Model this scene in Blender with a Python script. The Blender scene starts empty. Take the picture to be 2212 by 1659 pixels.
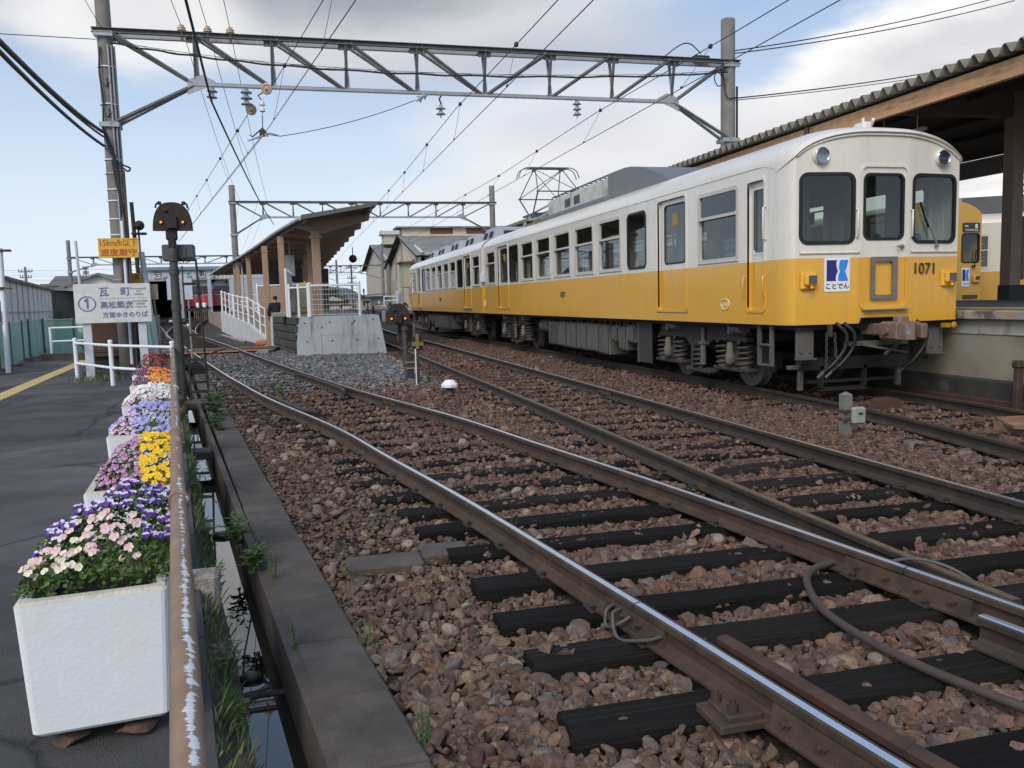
import bpy, math, random
import numpy as np
from mathutils import Vector, Matrix
rnd = random.Random(7)
S = bpy.context.scene
COL = S.collection
R = math.radians

# ------------------------------------------------------------------ camera
def cam_basis(yaw, pitch, roll):
    y, p, r = R(yaw), R(pitch), R(roll)
    fw = Vector((math.sin(y)*math.cos(p), math.cos(y)*math.cos(p), math.sin(p)))
    rt = Vector((math.cos(y), -math.sin(y), 0)); up = rt.cross(fw)
    return rt*math.cos(r)-up*math.sin(r), rt*math.sin(r)+up*math.cos(r), fw
r_, u_, f_ = cam_basis(14.64, -5.74, 1.498)
cd_ = bpy.data.cameras.new('camera'); cam = bpy.data.objects.new('camera', cd_); COL.objects.link(cam)
cam.matrix_world = Matrix((( r_.x, u_.x, -f_.x, 0), (r_.y, u_.y, -f_.y, 0), (r_.z, u_.z, -f_.z, 1.435), (0, 0, 0, 1)))
cd_.sensor_width = 36; cd_.lens = 36*1818.5/2212
cd_.clip_start = 0.05; cd_.clip_end = 6000
S.camera = cam

# ------------------------------------------------------------------ world, sun, exposure
SUN_EL, SUN_AZ = R(40), R(218)          # azimuth clockwise from +Y
W = bpy.data.worlds.new('World'); S.world = W; W.use_nodes = True
nt = W.node_tree; nt.nodes.clear()
def wn(t, **k):
    n = nt.nodes.new(t)
    for a, v in k.items(): setattr(n, a, v)
    return n
def wl(a, b): nt.links.new(a, b)
def wmath(op, a, b=None, clamp=False):
    n = wn('ShaderNodeMath', operation=op); n.use_clamp = clamp
    for i, v in enumerate((a, b)):
        if v is None: continue
        if hasattr(v, 'links'): wl(v, n.inputs[i])
        else: n.inputs[i].default_value = v
    return n.outputs[0]
def wdot(v, d):
    n = wn('ShaderNodeVectorMath', operation='DOT_PRODUCT'); wl(v, n.inputs[0]); n.inputs[1].default_value = d
    return n.outputs['Value']
def wmaprange(v, a, b, c=0., d=1., smooth=True):
    n = wn('ShaderNodeMapRange'); n.interpolation_type = 'SMOOTHSTEP' if smooth else 'LINEAR'
    wl(v, n.inputs[0])
    for i, q in enumerate((a, b, c, d)): n.inputs[i+1].default_value = q
    return n.outputs[0]
def wmix(f, a, b):
    n = wn('ShaderNodeMix', data_type='RGBA')
    if hasattr(f, 'links'): wl(f, n.inputs[0])
    else: n.inputs[0].default_value = f
    for i, v in ((6, a), (7, b)):
        if hasattr(v, 'links'): wl(v, n.inputs[i])
        else: n.inputs[i].default_value = (*v, 1)
    return n.outputs[2]
SKYK = 0.10
sky = wn('ShaderNodeTexSky', sky_type='NISHITA'); sky.sun_disc = False
sky.sun_elevation = SUN_EL; sky.sun_rotation = SUN_AZ; sky.air_density = 1.0; sky.dust_density = 2.2; sky.ozone_density = 1.0
tc = wn('ShaderNodeTexCoord'); DIR = tc.outputs['Generated']
sep = wn('ShaderNodeSeparateXYZ'); wl(DIR, sep.inputs[0])
zc = wmath('MAXIMUM', sep.outputs[2], 0.0)
den = wmath('ADD', zc, 0.16)
comb = wn('ShaderNodeCombineXYZ')
wl(wmath('DIVIDE', sep.outputs[0], den), comb.inputs[0]); wl(wmath('DIVIDE', sep.outputs[1], den), comb.inputs[1])
def wnoise(scale, detail, rough=.55, off=(0, 0, 0), dist=0.):
    m = wn('ShaderNodeMapping'); m.inputs['Location'].default_value = off; wl(comb.outputs[0], m.inputs['Vector'])
    n = wn('ShaderNodeTexNoise'); wl(m.outputs[0], n.inputs['Vector'])
    n.inputs['Scale'].default_value = scale; n.inputs['Detail'].default_value = detail
    n.inputs['Roughness'].default_value = rough; n.inputs['Distortion'].default_value = dist
    return n.outputs[0]
big = wnoise(.75, 6, .55, (3.1, 1.7, 0)); fine = wnoise(3.2, 9, .62, (1.3, 4.2, 0), .3); mid = wnoise(1.6, 7, .58, (7.3, 2.2, 0), .2)
def pix_dir(px, py):
    return (f_ + r_*((px-1106)/1818.5) - u_*((py-829.5)/1818.5)).normalized()
def blob(px, py, ax, ay, tilt=0., soft=.55, amp=1.1):
    """a bank of cloud about a direction: 1 inside, ragged edge"""
    c = pix_dir(px, py); h = Vector((c.y, -c.x, 0)).normalized(); v = h.cross(c)
    t = R(tilt); e1 = h*math.cos(t)+v*math.sin(t); e2 = -h*math.sin(t)+v*math.cos(t)
    a = wmath('POWER', wmath('ABSOLUTE', wmath('DIVIDE', wdot(DIR, e1), ax)), 2.)
    b = wmath('POWER', wmath('ABSOLUTE', wmath('DIVIDE', wdot(DIR, e2), ay)), 2.)
    d = wmath('SQRT', wmath('ADD', a, b))
    nz = wmath('MULTIPLY', wmath('SUBTRACT', wmath('ADD', wmath('MULTIPLY', fine, .55), wmath('MULTIPLY', mid, .45)), .5), amp*2)
    d = wmath('ADD', d, nz)
    front = wmaprange(wdot(DIR, c), 0., .3)
    return wmath('MULTIPLY', wmaprange(d, 1.0+soft/2, 1.0-soft/2), front), d
DIM = .80/SKYK
base = wn('ShaderNodeMix', data_type='RGBA'); base.inputs[0].default_value = .45
wl(sky.outputs[0], base.inputs[6]); base.inputs[7].default_value = (.50*DIM, .68*DIM, 1.0*DIM, 1)
skyc = base.outputs[2]
# pale haze towards the horizon
hz = wmaprange(sep.outputs[2], 0.0, .36, 1., 0.)
skyc = wmix(wmath('MULTIPLY', hz, .9), skyc, (.80*DIM, .90*DIM, 1.0*DIM))
# general thin cloud everywhere
thin = wmaprange(big, .48, .72)
skyc = wmix(wmath('MULTIPLY', thin, .35), skyc, (.83*DIM, .86*DIM, .92*DIM))
GREY = (.36*DIM, .39*DIM, .44*DIM); MIDG = (.56*DIM, .57*DIM, .63*DIM); WHITE = (1.02*DIM, 1.0*DIM, .98*DIM)
def addcloud(skyc, args, rim, core, k=1.0, corew=(.95, .25)):
    m, d = blob(*args)
    col = wmix(wmath('MULTIPLY', wmaprange(d, *corew), wmaprange(mid, .30, .62, .55, 1.)), rim, core)
    return wmix(wmath('MULTIPLY', m, k), skyc, col)
skyc = addcloud(skyc, (700, 30, .36, .062, -3, .9, .55), MIDG, GREY, .95)
skyc = addcloud(skyc, (780, -40, .30, .08, 4, .8, .5), (.74*DIM, .76*DIM, .80*DIM), GREY, .9)
skyc = addcloud(skyc, (300, 40, .10, .05, 0, .9, .6), WHITE, (.80*DIM, .80*DIM, .82*DIM), .8)
skyc = addcloud(skyc, (2080, 215, .235, .115, 14, .28, .5), WHITE, MIDG, 1., (.92, .45))
skyc = addcloud(skyc, (1560, 335, .30, .06, 6, .8, .6), (.84*DIM, .83*DIM, .84*DIM), (.72*DIM, .72*DIM, .76*DIM), .85)
skyc = addcloud(skyc, (1250, 270, .17, .05, 0, .8, .6), (.86*DIM, .85*DIM, .86*DIM), (.74*DIM, .73*DIM, .77*DIM), .75)
skyc = addcloud(skyc, (1250, 420, .22, .035, 0, 1., .6), (.84*DIM, .85*DIM, .88*DIM), (.76*DIM, .78*DIM, .83*DIM), .5)
bgn = wn('ShaderNodeBackground'); bgn.inputs['Strength'].default_value = SKYK
wl(skyc, bgn.inputs['Color']); wo = wn('ShaderNodeOutputWorld'); wl(bgn.outputs[0], wo.inputs['Surface'])

sl = bpy.data.lights.new('sun', 'SUN'); sl.energy = 1.5; sl.angle = R(30); sl.color = (1, .95, .87)
so = bpy.data.objects.new('sun', sl); COL.objects.link(so)
sd = Vector((math.sin(SUN_AZ)*math.cos(SUN_EL), math.cos(SUN_AZ)*math.cos(SUN_EL), math.sin(SUN_EL)))
so.rotation_euler = sd.to_track_quat('Z', 'Y').to_euler(); so.location = (-20, -20, 40)
S.view_settings.view_transform = 'Standard'; S.view_settings.look = 'None'
S.view_settings.exposure = 0.38; S.view_settings.gamma = 1; S.view_settings.use_curve_mapping = False
try:
    S.cycles.max_bounces = 8; S.cycles.transparent_max_bounces = 16; S.cycles.use_denoising = True
except Exception: pass

# ------------------------------------------------------------------ materials
MATS = {}
def mat(name, col, rough=.6, metal=0., var=.12, scale=6., col2=None, k2=(.45, .65), s2=None, bump=0., bscale=80., spec=.5,
        stain=None, stain_k=.5, stain_s=(6, 6, .6), stain_r=(.5, .75), coat=0., island=0., emit=None, det=6, squash=None, orand=0.):
    if name in MATS: return MATS[name]
    m = bpy.data.materials.new(name); m.use_nodes = True; t = m.node_tree; t.nodes.clear()
    def N(ty, **k):
        n = t.nodes.new(ty)
        for a, v in k.items(): setattr(n, a, v)
        return n
    L = t.links.new
    out = N('ShaderNodeOutputMaterial'); b = N('ShaderNodeBsdfPrincipled'); L(b.outputs[0], out.inputs[0])
    b.inputs['Roughness'].default_value = rough; b.inputs['Metallic'].default_value = metal
    b.inputs['Specular IOR Level'].default_value = spec; b.inputs['Coat Weight'].default_value = coat
    b.inputs['Coat Roughness'].default_value = .12
    tcn = N('ShaderNodeTexCoord'); vec = tcn.outputs['Object']
    if squash:
        mp = N('ShaderNodeMapping'); mp.inputs['Scale'].default_value = squash; L(vec, mp.inputs[0]); vec = mp.outputs[0]
    n1 = N('ShaderNodeTexNoise'); L(vec, n1.inputs['Vector']); n1.inputs['Scale'].default_value = scale; n1.inputs['Detail'].default_value = det
    n1.inputs['Roughness'].default_value = .6
    hs = N('ShaderNodeMix', data_type='RGBA'); hs.blend_type = 'MIX'
    lo = [max(0, c*(1-var)) for c in col]; hi = [c*(1+var) for c in col]
    mr = N('ShaderNodeMapRange'); L(n1.outputs[0], mr.inputs[0]); mr.inputs[1].default_value = .3; mr.inputs[2].default_value = .7
    L(mr.outputs[0], hs.inputs[0]); hs.inputs[6].default_value = (*lo, 1); hs.inputs[7].default_value = (*hi, 1)
    c = hs.outputs[2]
    if col2:
        n2 = N('ShaderNodeTexNoise'); L(vec, n2.inputs['Vector']); n2.inputs['Scale'].default_value = s2 or scale*.6; n2.inputs['Detail'].default_value = 8
        n2.inputs['Roughness'].default_value = .65
        mr2 = N('ShaderNodeMapRange'); mr2.interpolation_type = 'SMOOTHSTEP'; L(n2.outputs[0], mr2.inputs[0]); mr2.inputs[1].default_value = k2[0]; mr2.inputs[2].default_value = k2[1]
        mx = N('ShaderNodeMix', data_type='RGBA'); L(mr2.outputs[0], mx.inputs[0]); L(c, mx.inputs[6]); mx.inputs[7].default_value = (*col2, 1); c = mx.outputs[2]
    if stain:
        mp = N('ShaderNodeMapping'); mp.inputs['Scale'].default_value = stain_s; L(tcn.outputs['Object'], mp.inputs[0])
        n3 = N('ShaderNodeTexNoise'); L(mp.outputs[0], n3.inputs['Vector']); n3.inputs['Scale'].default_value = 1.; n3.inputs['Detail'].default_value = 7
        n3.inputs['Roughness'].default_value = .62
        mr3 = N('ShaderNodeMapRange'); mr3.interpolation_type = 'SMOOTHSTEP'; L(n3.outputs[0], mr3.inputs[0]); mr3.inputs[1].default_value = stain_r[0]; mr3.inputs[2].default_value = stain_r[1]
        mr3.inputs[4].default_value = stain_k
        mx = N('ShaderNodeMix', data_type='RGBA'); L(mr3.outputs[0], mx.inputs[0]); L(c, mx.inputs[6]); mx.inputs[7].default_value = (*stain, 1); c = mx.outputs[2]
    if island:
        g = N('ShaderNodeNewGeometry'); mr4 = N('ShaderNodeMapRange'); L(g.outputs['Random Per Island'], mr4.inputs[0]); mr4.inputs[3].default_value = 1-island; mr4.inputs[4].default_value = 1+island
        vm = N('ShaderNodeVectorMath', operation='SCALE'); L(c, vm.inputs[0]); L(mr4.outputs[0], vm.inputs['Scale']); c = vm.outputs[0]
    if orand:
        g = N('ShaderNodeObjectInfo'); mr4 = N('ShaderNodeMapRange'); L(g.outputs['Random'], mr4.inputs[0]); mr4.inputs[3].default_value = 1-orand; mr4.inputs[4].default_value = 1+orand
        vm = N('ShaderNodeVectorMath', operation='SCALE'); L(c, vm.inputs[0]); L(mr4.outputs[0], vm.inputs['Scale']); c = vm.outputs[0]
    L(c, b.inputs['Base Color'])
    if bump:
        nb = N('ShaderNodeTexNoise'); L(vec, nb.inputs['Vector']); nb.inputs['Scale'].default_value = bscale; nb.inputs['Detail'].default_value = 5
        bp = N('ShaderNodeBump'); bp.inputs['Strength'].default_value = bump; bp.inputs['Distance'].default_value = .02; L(nb.outputs[0], bp.inputs['Height']); L(bp.outputs[0], b.inputs['Normal'])
    if emit:
        b.inputs['Emission Color'].default_value = (*emit[0], 1); b.inputs['Emission Strength'].default_value = emit[1]
    MATS[name] = m; return m

def glass(name, tint=(.45, .5, .5), gloss=.16):
    if name in MATS: return MATS[name]
    m = bpy.data.materials.new(name); m.use_nodes = True; t = m.node_tree; t.nodes.clear()
    out = t.nodes.new('ShaderNodeOutputMaterial'); tr = t.nodes.new('ShaderNodeBsdfTransparent'); tr.inputs[0].default_value = (*tint, 1)
    gl = t.nodes.new('ShaderNodeBsdfGlossy'); gl.inputs['Roughness'].default_value = .02; gl.inputs[0].default_value = (.9, .95, 1, 1)
    mx = t.nodes.new('ShaderNodeMixShader'); ge = t.nodes.new('ShaderNodeNewGeometry')
    dt = t.nodes.new('ShaderNodeVectorMath'); dt.operation = 'DOT_PRODUCT'; t.links.new(ge.outputs['Normal'], dt.inputs[0]); t.links.new(ge.outputs['Incoming'], dt.inputs[1])
    ab = t.nodes.new('ShaderNodeMath'); ab.operation = 'ABSOLUTE'; t.links.new(dt.outputs['Value'], ab.inputs[0])
    iv = t.nodes.new('ShaderNodeMath'); iv.operation = 'SUBTRACT'; iv.inputs[0].default_value = 1; t.links.new(ab.outputs[0], iv.inputs[1])
    pw = t.nodes.new('ShaderNodeMath'); pw.operation = 'POWER'; t.links.new(iv.outputs[0], pw.inputs[0]); pw.inputs[1].default_value = 4
    mr = t.nodes.new('ShaderNodeMapRange'); t.links.new(pw.outputs[0], mr.inputs[0]); mr.inputs[3].default_value = gloss; mr.inputs[4].default_value = .95
    t.links.new(mr.outputs[0], mx.inputs[0]); t.links.new(tr.outputs[0], mx.inputs[1]); t.links.new(gl.outputs[0], mx.inputs[2]); t.links.new(mx.outputs[0], out.inputs[0])
    MATS[name] = m; return m

# ------------------------------------------------------------------ building helpers
WL = {}                                  # world location of an object's origin
def tag(o, label=None, cat=None, group=None, kind=None):
    if label: o['label'] = label
    if cat: o['category'] = cat
    if group: o['group'] = group
    if kind: o['kind'] = kind
    return o
def thing(name, label, cat, loc=(0, 0, 0), group=None):
    o = bpy.data.objects.new(name, None); COL.objects.link(o); o.location = loc; o.empty_display_size = .2
    WL[o.name] = Vector(loc); return tag(o, label, cat, group)
def link(name, me, parent=None):
    o = bpy.data.objects.new(name, me); COL.objects.link(o)
    if parent: o.parent = parent; WL[o.name] = WL[parent.name]
    else: WL[o.name] = Vector((0, 0, 0))
    return o
def dup(root, loc, rotz=0., label=None, group=None, scale=None):
    def cp(o, par):
        c = o.copy(); COL.objects.link(c)
        if par: c.parent = par
        for ch in list(o.children): cp(ch, c)
        return c
    r = cp(root, None); r.location = loc; r.rotation_euler = (0, 0, rotz)
    if scale: r.scale = scale
    if label: r['label'] = label
    if group: r['group'] = group
    return r
def frame_from(d):
    d = Vector(d).normalized(); a = Vector((0, 0, 1)) if abs(d.z) < .95 else Vector((1, 0, 0))
    x = a.cross(d).normalized(); return x, d.cross(x), d

class MB:
    def __init__(s): s.v = []; s.f = []; s.m = []; s.sm = []
    def add(s, vs, fs, mi=0, smooth=False):
        o = len(s.v); s.v += [tuple(v) for v in vs]
        for f in fs: s.f.append([i+o for i in f]); s.m.append(mi); s.sm.append(smooth)
        return s
    def box(s, x0, x1, y0, y1, z0, z1, mi=0, ch=0., mtx=None):
        if ch <= 0:
            v = [(x, y, z) for z in (z0, z1) for y in (y0, y1) for x in (x0, x1)]
            f = [(0, 2, 3, 1), (4, 5, 7, 6), (0, 1, 5, 4), (2, 6, 7, 3), (0, 4, 6, 2), (1, 3, 7, 5)]
        else:
            ch = min(ch, abs(x1-x0)*.45, abs(y1-y0)*.45, abs(z1-z0)*.45)
            v = []; idx = {}
            for ix, (x, dx) in enumerate(((x0, ch), (x1, -ch))):
                for iy, (y, dy) in enumerate(((y0, ch), (y1, -ch))):
                    for iz, (z, dz) in enumerate(((z0, ch), (z1, -ch))):
                        for ax, p in enumerate(((x, y+dy, z+dz), (x+dx, y, z+dz), (x+dx, y+dy, z))):
                            idx[ix, iy, iz, ax] = len(v); v.append(p)
            f = []
            for i in (0, 1):
                f.append([idx[i, a, b, 0] for a, b in ((0, 0), (0, 1), (1, 1), (1, 0))][::(1 if i == 0 else -1)])
                f.append([idx[a, i, b, 1] for a, b in ((0, 0), (1, 0), (1, 1), (0, 1))][::(1 if i == 0 else -1)])
                f.append([idx[a, b, i, 2] for a, b in ((0, 0), (0, 1), (1, 1), (1, 0))][::(1 if i == 0 else -1)])
            for i in (0, 1):
                for j in (0, 1):
                    f.append([idx[i, j, 0, 0], idx[i, j, 1, 0], idx[i, j, 1, 1], idx[i, j, 0, 1]])
                    f.append([idx[i, 0, j, 0], idx[i, 1, j, 0], idx[i, 1, j, 2], idx[i, 0, j, 2]])
                    f.append([idx[0, i, j, 1], idx[1, i, j, 1], idx[1, i, j, 2], idx[0, i, j, 2]])
                    for k in (0, 1): f.append([idx[i, j, k, a] for a in (0, 1, 2)])
        if mtx is not None: v = [mtx @ Vector(p) for p in v]
        return s.add(v, f, mi)
    def beam(s, p0, p1, w, h, mi=0, roll=0., ch=0.):
        """bar from p0 to p1, w across (horizontal), h the other way"""
        p0, p1 = Vector(p0), Vector(p1); x, y, d = frame_from(p1-p0)
        if roll: x, y = x*math.cos(roll)+y*math.sin(roll), y*math.cos(roll)-x*math.sin(roll)
        M4 = Matrix(((x.x, y.x, d.x, p0.x), (x.y, y.y, d.y, p0.y), (x.z, y.z, d.z, p0.z), (0, 0, 0, 1)))
        return s.box(-w/2, w/2, -h/2, h/2, 0, (p1-p0).length, mi, ch, M4)
    def cyl(s, p0, p1, r, r2=None, n=12, mi=0, cap=True, smooth=True):
        r2 = r if r2 is None else r2; p0, p1 = Vector(p0), Vector(p1); x, y, d = frame_from(p1-p0)
        v = []
        for p, q in ((p0, r), (p1, r2)):
            for i in range(n):
                a = 2*math.pi*i/n; v.append(p+x*(q*math.cos(a))+y*(q*math.sin(a)))
        s.add(v, [(i, (i+1) % n, n+(i+1) % n, n+i) for i in range(n)], mi, smooth)
        if cap:
            s.add(v[:n], [list(range(n))[::-1]], mi); s.add(v[n:], [list(range(n))], mi)
        return s
    def tube(s, pts, r, n=8, mi=0, cap=True, radii=None):
        pts = [Vector(p) for p in pts]; v = []; k = len(pts); px = None
        for i, p in enumerate(pts):
            d = (pts[min(i+1, k-1)]-pts[max(i-1, 0)]).normalized()
            if px is None: x, y, _ = frame_from(d)
            else:
                x = (px-d*px.dot(d)).normalized(); y = d.cross(x)
            px = x; q = radii[i] if radii else r
            for j in range(n):
                a = 2*math.pi*j/n; v.append(p+x*(q*math.cos(a))+y*(q*math.sin(a)))
        f = [(i*n+j, i*n+(j+1) % n, (i+1)*n+(j+1) % n, (i+1)*n+j) for i in range(k-1) for j in range(n)]
        s.add(v, f, mi, True)
        if cap: s.add(v[:n], [list(range(n))[::-1]], mi); s.add(v[-n:], [list(range(n))], mi)
        return s
    def lathe(s, prof, c=(0, 0, 0), axis=(0, 0, 1), n=16, mi=0, smooth=True):
        x, y, d = frame_from(axis); c = Vector(c); v = []; k = len(prof)
        for (r, h) in prof:
            for j in range(n):
                a = 2*math.pi*j/n; v.append(c+d*h+x*(r*math.cos(a))+y*(r*math.sin(a)))
        s.add(v, [(i*n+j, i*n+(j+1) % n, (i+1)*n+(j+1) % n, (i+1)*n+j) for i in range(k-1) for j in range(n)], mi, smooth)
        s.add(v[:n], [list(range(n))[::-1]], mi); s.add(v[-n:], [list(range(n))], mi); return s
    def prism(s, poly, a, b, axis='z', mi=0):
        """poly of 2-D points; axis z:(x,y) y:(x,z) x:(y,z)"""
        def P(q, h): return {'z': (q[0], q[1], h), 'y': (q[0], h, q[1]), 'x': (h, q[0], q[1])}[axis]
        n = len(poly); v = [P(q, a) for q in poly]+[P(q, b) for q in poly]
        s.add(v, [list(range(n))[::-1], list(range(n, 2*n))]+[(i, (i+1) % n, n+(i+1) % n, n+i) for i in range(n)], mi); return s
    def strip(s, A, B, mi=0, smooth=False):
        n = len(A); s.add(list(A)+list(B), [(i, i+1, n+i+1, n+i) for i in range(n-1)], mi, smooth); return s
    def mesh(s, name, mats, off=None):
        me = bpy.data.meshes.new(name)
        vs = s.v if off is None else [(v[0]-off[0], v[1]-off[1], v[2]-off[2]) for v in s.v]
        me.from_pydata(vs, [], s.f)
        if not isinstance(mats, (list, tuple)): mats = [mats]
        for m in mats: me.materials.append(m)
        me.polygons.foreach_set('material_index', s.m); me.polygons.foreach_set('use_smooth', s.sm)
        me.update(); return me
    def build(s, name, mats, parent=None, recalc=True, **tags):
        off = WL[parent.name] if parent else None
        me = s.mesh(name, mats, off)
        if recalc and len(me.polygons) < 40000: fixn(me)
        o = link(name, me, parent); return tag(o, **tags) if tags else o
import bmesh
def fixn(me):
    b = bmesh.new(); b.from_mesh(me); bmesh.ops.recalc_face_normals(b, faces=b.faces); b.to_mesh(me); b.free()

def rrect(x0, x1, y0, y1, r, n=5):
    """rounded rectangle outline, anticlockwise"""
    r = min(r, (x1-x0)/2, (y1-y0)/2)
    if r <= 1e-4: return [(x0, y0), (x1, y0), (x1, y1), (x0, y1)]
    o = []
    for cx, cy, a0 in ((x1-r, y0+r, -90), (x1-r, y1-r, 0), (x0+r, y1-r, 90), (x0+r, y0+r, 180)):
        for i in range(n+1):
            a = R(a0+90*i/n); o.append((cx+r*math.cos(a), cy+r*math.sin(a)))
    return o
def plate(outer, holes, t):
    """flat plate in XY with holes, thickness t (z from 0 to -t... centred)"""
    cu = bpy.data.curves.new('tmp', 'CURVE'); cu.dimensions = '2D'; cu.fill_mode = 'BOTH'; cu.extrude = t/2
    for poly in [outer]+holes:
        sp = cu.splines.new('POLY'); sp.points.add(len(poly)-1); sp.use_cyclic_u = True
        for i, q in enumerate(poly): sp.points[i].co = (q[0], q[1], 0, 1)
    ob = bpy.data.objects.new('tmp', cu); COL.objects.link(ob)
    dg = bpy.context.evaluated_depsgraph_get(); ev = ob.evaluated_get(dg); me = ev.to_mesh()
    vs = [tuple(v.co) for v in me.vertices]; fs = [list(p.vertices) for p in me.polygons]; ev.to_mesh_clear()
    bpy.data.objects.remove(ob); bpy.data.curves.remove(cu); return vs, fs
def add_plate(mb, outer, holes, t, fn, mi=0):
    vs, fs = plate(outer, holes, t); mb.add([fn(*v) for v in vs], fs, mi); return mb
def ring(mb, outer, inner, d0, d1, fn, mi=0):
    """frame between two outlines of equal length, extruded d0..d1"""
    n = len(outer); v = [fn(*q, d) for d in (d0, d1) for o in (outer, inner) for q in o]
    f = []
    for i in range(n):
        j = (i+1) % n
        f += [(i, j, n+j, n+i), (2*n+i, 3*n+i, 3*n+j, 2*n+j), (i, 2*n+i, 2*n+j, j), (n+i, n+j, 3*n+j, 3*n+i)]
    mb.add(v, f, mi); return mb
FONT_CACHE = {}
def text_mesh(body, size, depth=.004, align='CENTER', bold=0., sx=1.):
    k = (body, size, depth, align, bold, sx)
    if k in FONT_CACHE: return FONT_CACHE[k]
    cu = bpy.data.curves.new('tmp', 'FONT'); cu.body = body; cu.size = size; cu.extrude = depth/2; cu.align_x = align; cu.align_y = 'CENTER'; cu.offset = bold
    cu.resolution_u = 3
    ob = bpy.data.objects.new('tmp', cu); COL.objects.link(ob)
    dg = bpy.context.evaluated_depsgraph_get(); ev = ob.evaluated_get(dg); me = ev.to_mesh()
    vs = [(v.co.x*sx, v.co.y, v.co.z) for v in me.vertices]; fs = [list(p.vertices) for p in me.polygons]; ev.to_mesh_clear()
    bpy.data.objects.remove(ob); bpy.data.curves.remove(cu); FONT_CACHE[k] = (vs, fs); return vs, fs
def add_text(mb, body, size, fn, mi=0, **k):
    vs, fs = text_mesh(body, size, **k); mb.add([fn(*v) for v in vs], fs, mi); return mb
def spline(pts, n=8):
    """Catmull-Rom through points of any dimension"""
    P = [Vector(p) for p in pts]; P = [P[0]*2-P[1]]+P+[P[-1]*2-P[-2]]; o = []
    for i in range(1, len(P)-2):
        for k in range(n):
            t = k/n; a, b, c, d = P[i-1], P[i], P[i+1], P[i+2]
            o.append(.5*((2*b)+(c-a)*t+(2*a-5*b+4*c-d)*t*t+(3*b-a-3*c+d)*t*t*t))
    o.append(P[-2]); return o
def sag(a, b, s, n=14):
    a, b = Vector(a), Vector(b); return [a.lerp(b, i/n)-Vector((0, 0, s*4*(i/n)*(1-i/n))) for i in range(n+1)]
def zg(y): 
    t = max(0., y-46.); return .016*t if y < 130 else .016*84
# ================================================================== materials used widely
m_rust = mat('rail_rust', (.085, .052, .036), .75, .2, .25, 9, (.05, .036, .028), (.4, .65), bump=.25, bscale=120)
m_rustd = mat('rail_side_dark', (.055, .042, .034), .7, .3, .25, 7, (.10, .06, .038), (.5, .7), bump=.2, bscale=120)
m_shine = mat('rail_running_face', (.86, .87, .89), .30, 1., .04, 12)
m_gold = mat('rail_rust_film', (.20, .135, .065), .5, .5, .2, 9)
m_wood = mat('creosoted_timber', (.020, .0175, .016), .75, 0, .45, 3, (.062, .052, .044), (.52, .74), bump=1., bscale=30, squash=(1.2, 22, 10), orand=.35, spec=.15)
m_woodg = mat('weathered_timber', (.062, .052, .043), .9, 0, .35, 3, (.028, .024, .021), (.45, .65), bump=1., bscale=30, squash=(1.2, 22, 10), orand=.3, spec=.15)
m_conc = mat('concrete', (.34, .33, .31), .85, 0, .14, 3, (.24, .23, .21), (.5, .72), bump=.2, bscale=60, stain=(.12, .115, .105), stain_k=.5)
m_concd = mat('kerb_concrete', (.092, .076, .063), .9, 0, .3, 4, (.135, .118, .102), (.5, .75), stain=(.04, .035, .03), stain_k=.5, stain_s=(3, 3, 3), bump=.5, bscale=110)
m_black = mat('black_iron', (.02, .019, .018), .6, .2, .3, 10)
m_white = mat('white_paint', (.74, .76, .79), .5, 0, .05, 5, (.60, .58, .54), (.66, .85))
m_galv = mat('galvanised_steel', (.30, .32, .34), .5, .45, .15, 6, (.22, .22, .22), (.5, .7))
m_grnleaf = mat('weed_leaf', (.075, .14, .032), .6, 0, .35, 14, (.13, .16, .05), (.5, .7))
m_dryleaf = mat('dry_stalk', (.19, .18, .10), .8, 0, .3, 20)

# ------------------------------------------------------------------ ground
def XL(y): return -.135*(y-3.24)                # drain lip
def XK(y): return .09-.128*(y-2.85)             # kerb, drain side
def XP(y): return -.02-.126*y                   # hand rail line
def grid(name, xs, ys, zf, m, kind='structure'):
    mb = MB(); nx = len(xs)
    mb.add([(x, y, zf(x, y)) for y in ys for x in xs], [(j*nx+i, j*nx+i+1, (j+1)*nx+i+1, (j+1)*nx+i) for j in range(len(ys)-1) for i in range(nx-1)], 0, True)
    return mb.build(name, m, recalc=False, kind=kind)
m_earth = mat('trackside_earth', (.085, .068, .054), .95, 0, .3, 1.5, (.13, .11, .085), (.45, .7), bump=.7, bscale=40)
m_bed = mat('ballast_bed', (.045, .033, .027), .95, 0, .4, 22, (.105, .082, .066), (.5, .68), s2=45, bump=1., bscale=55)
m_asph = mat('asphalt', (.086, .084, .083), .9, 0, .30, 1.1, (.122, .119, .116), (.46, .66), bump=.7, bscale=170, stain=(.04, .039, .038), stain_k=.75, stain_s=(1.2, .4, 1), spec=.2)
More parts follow.
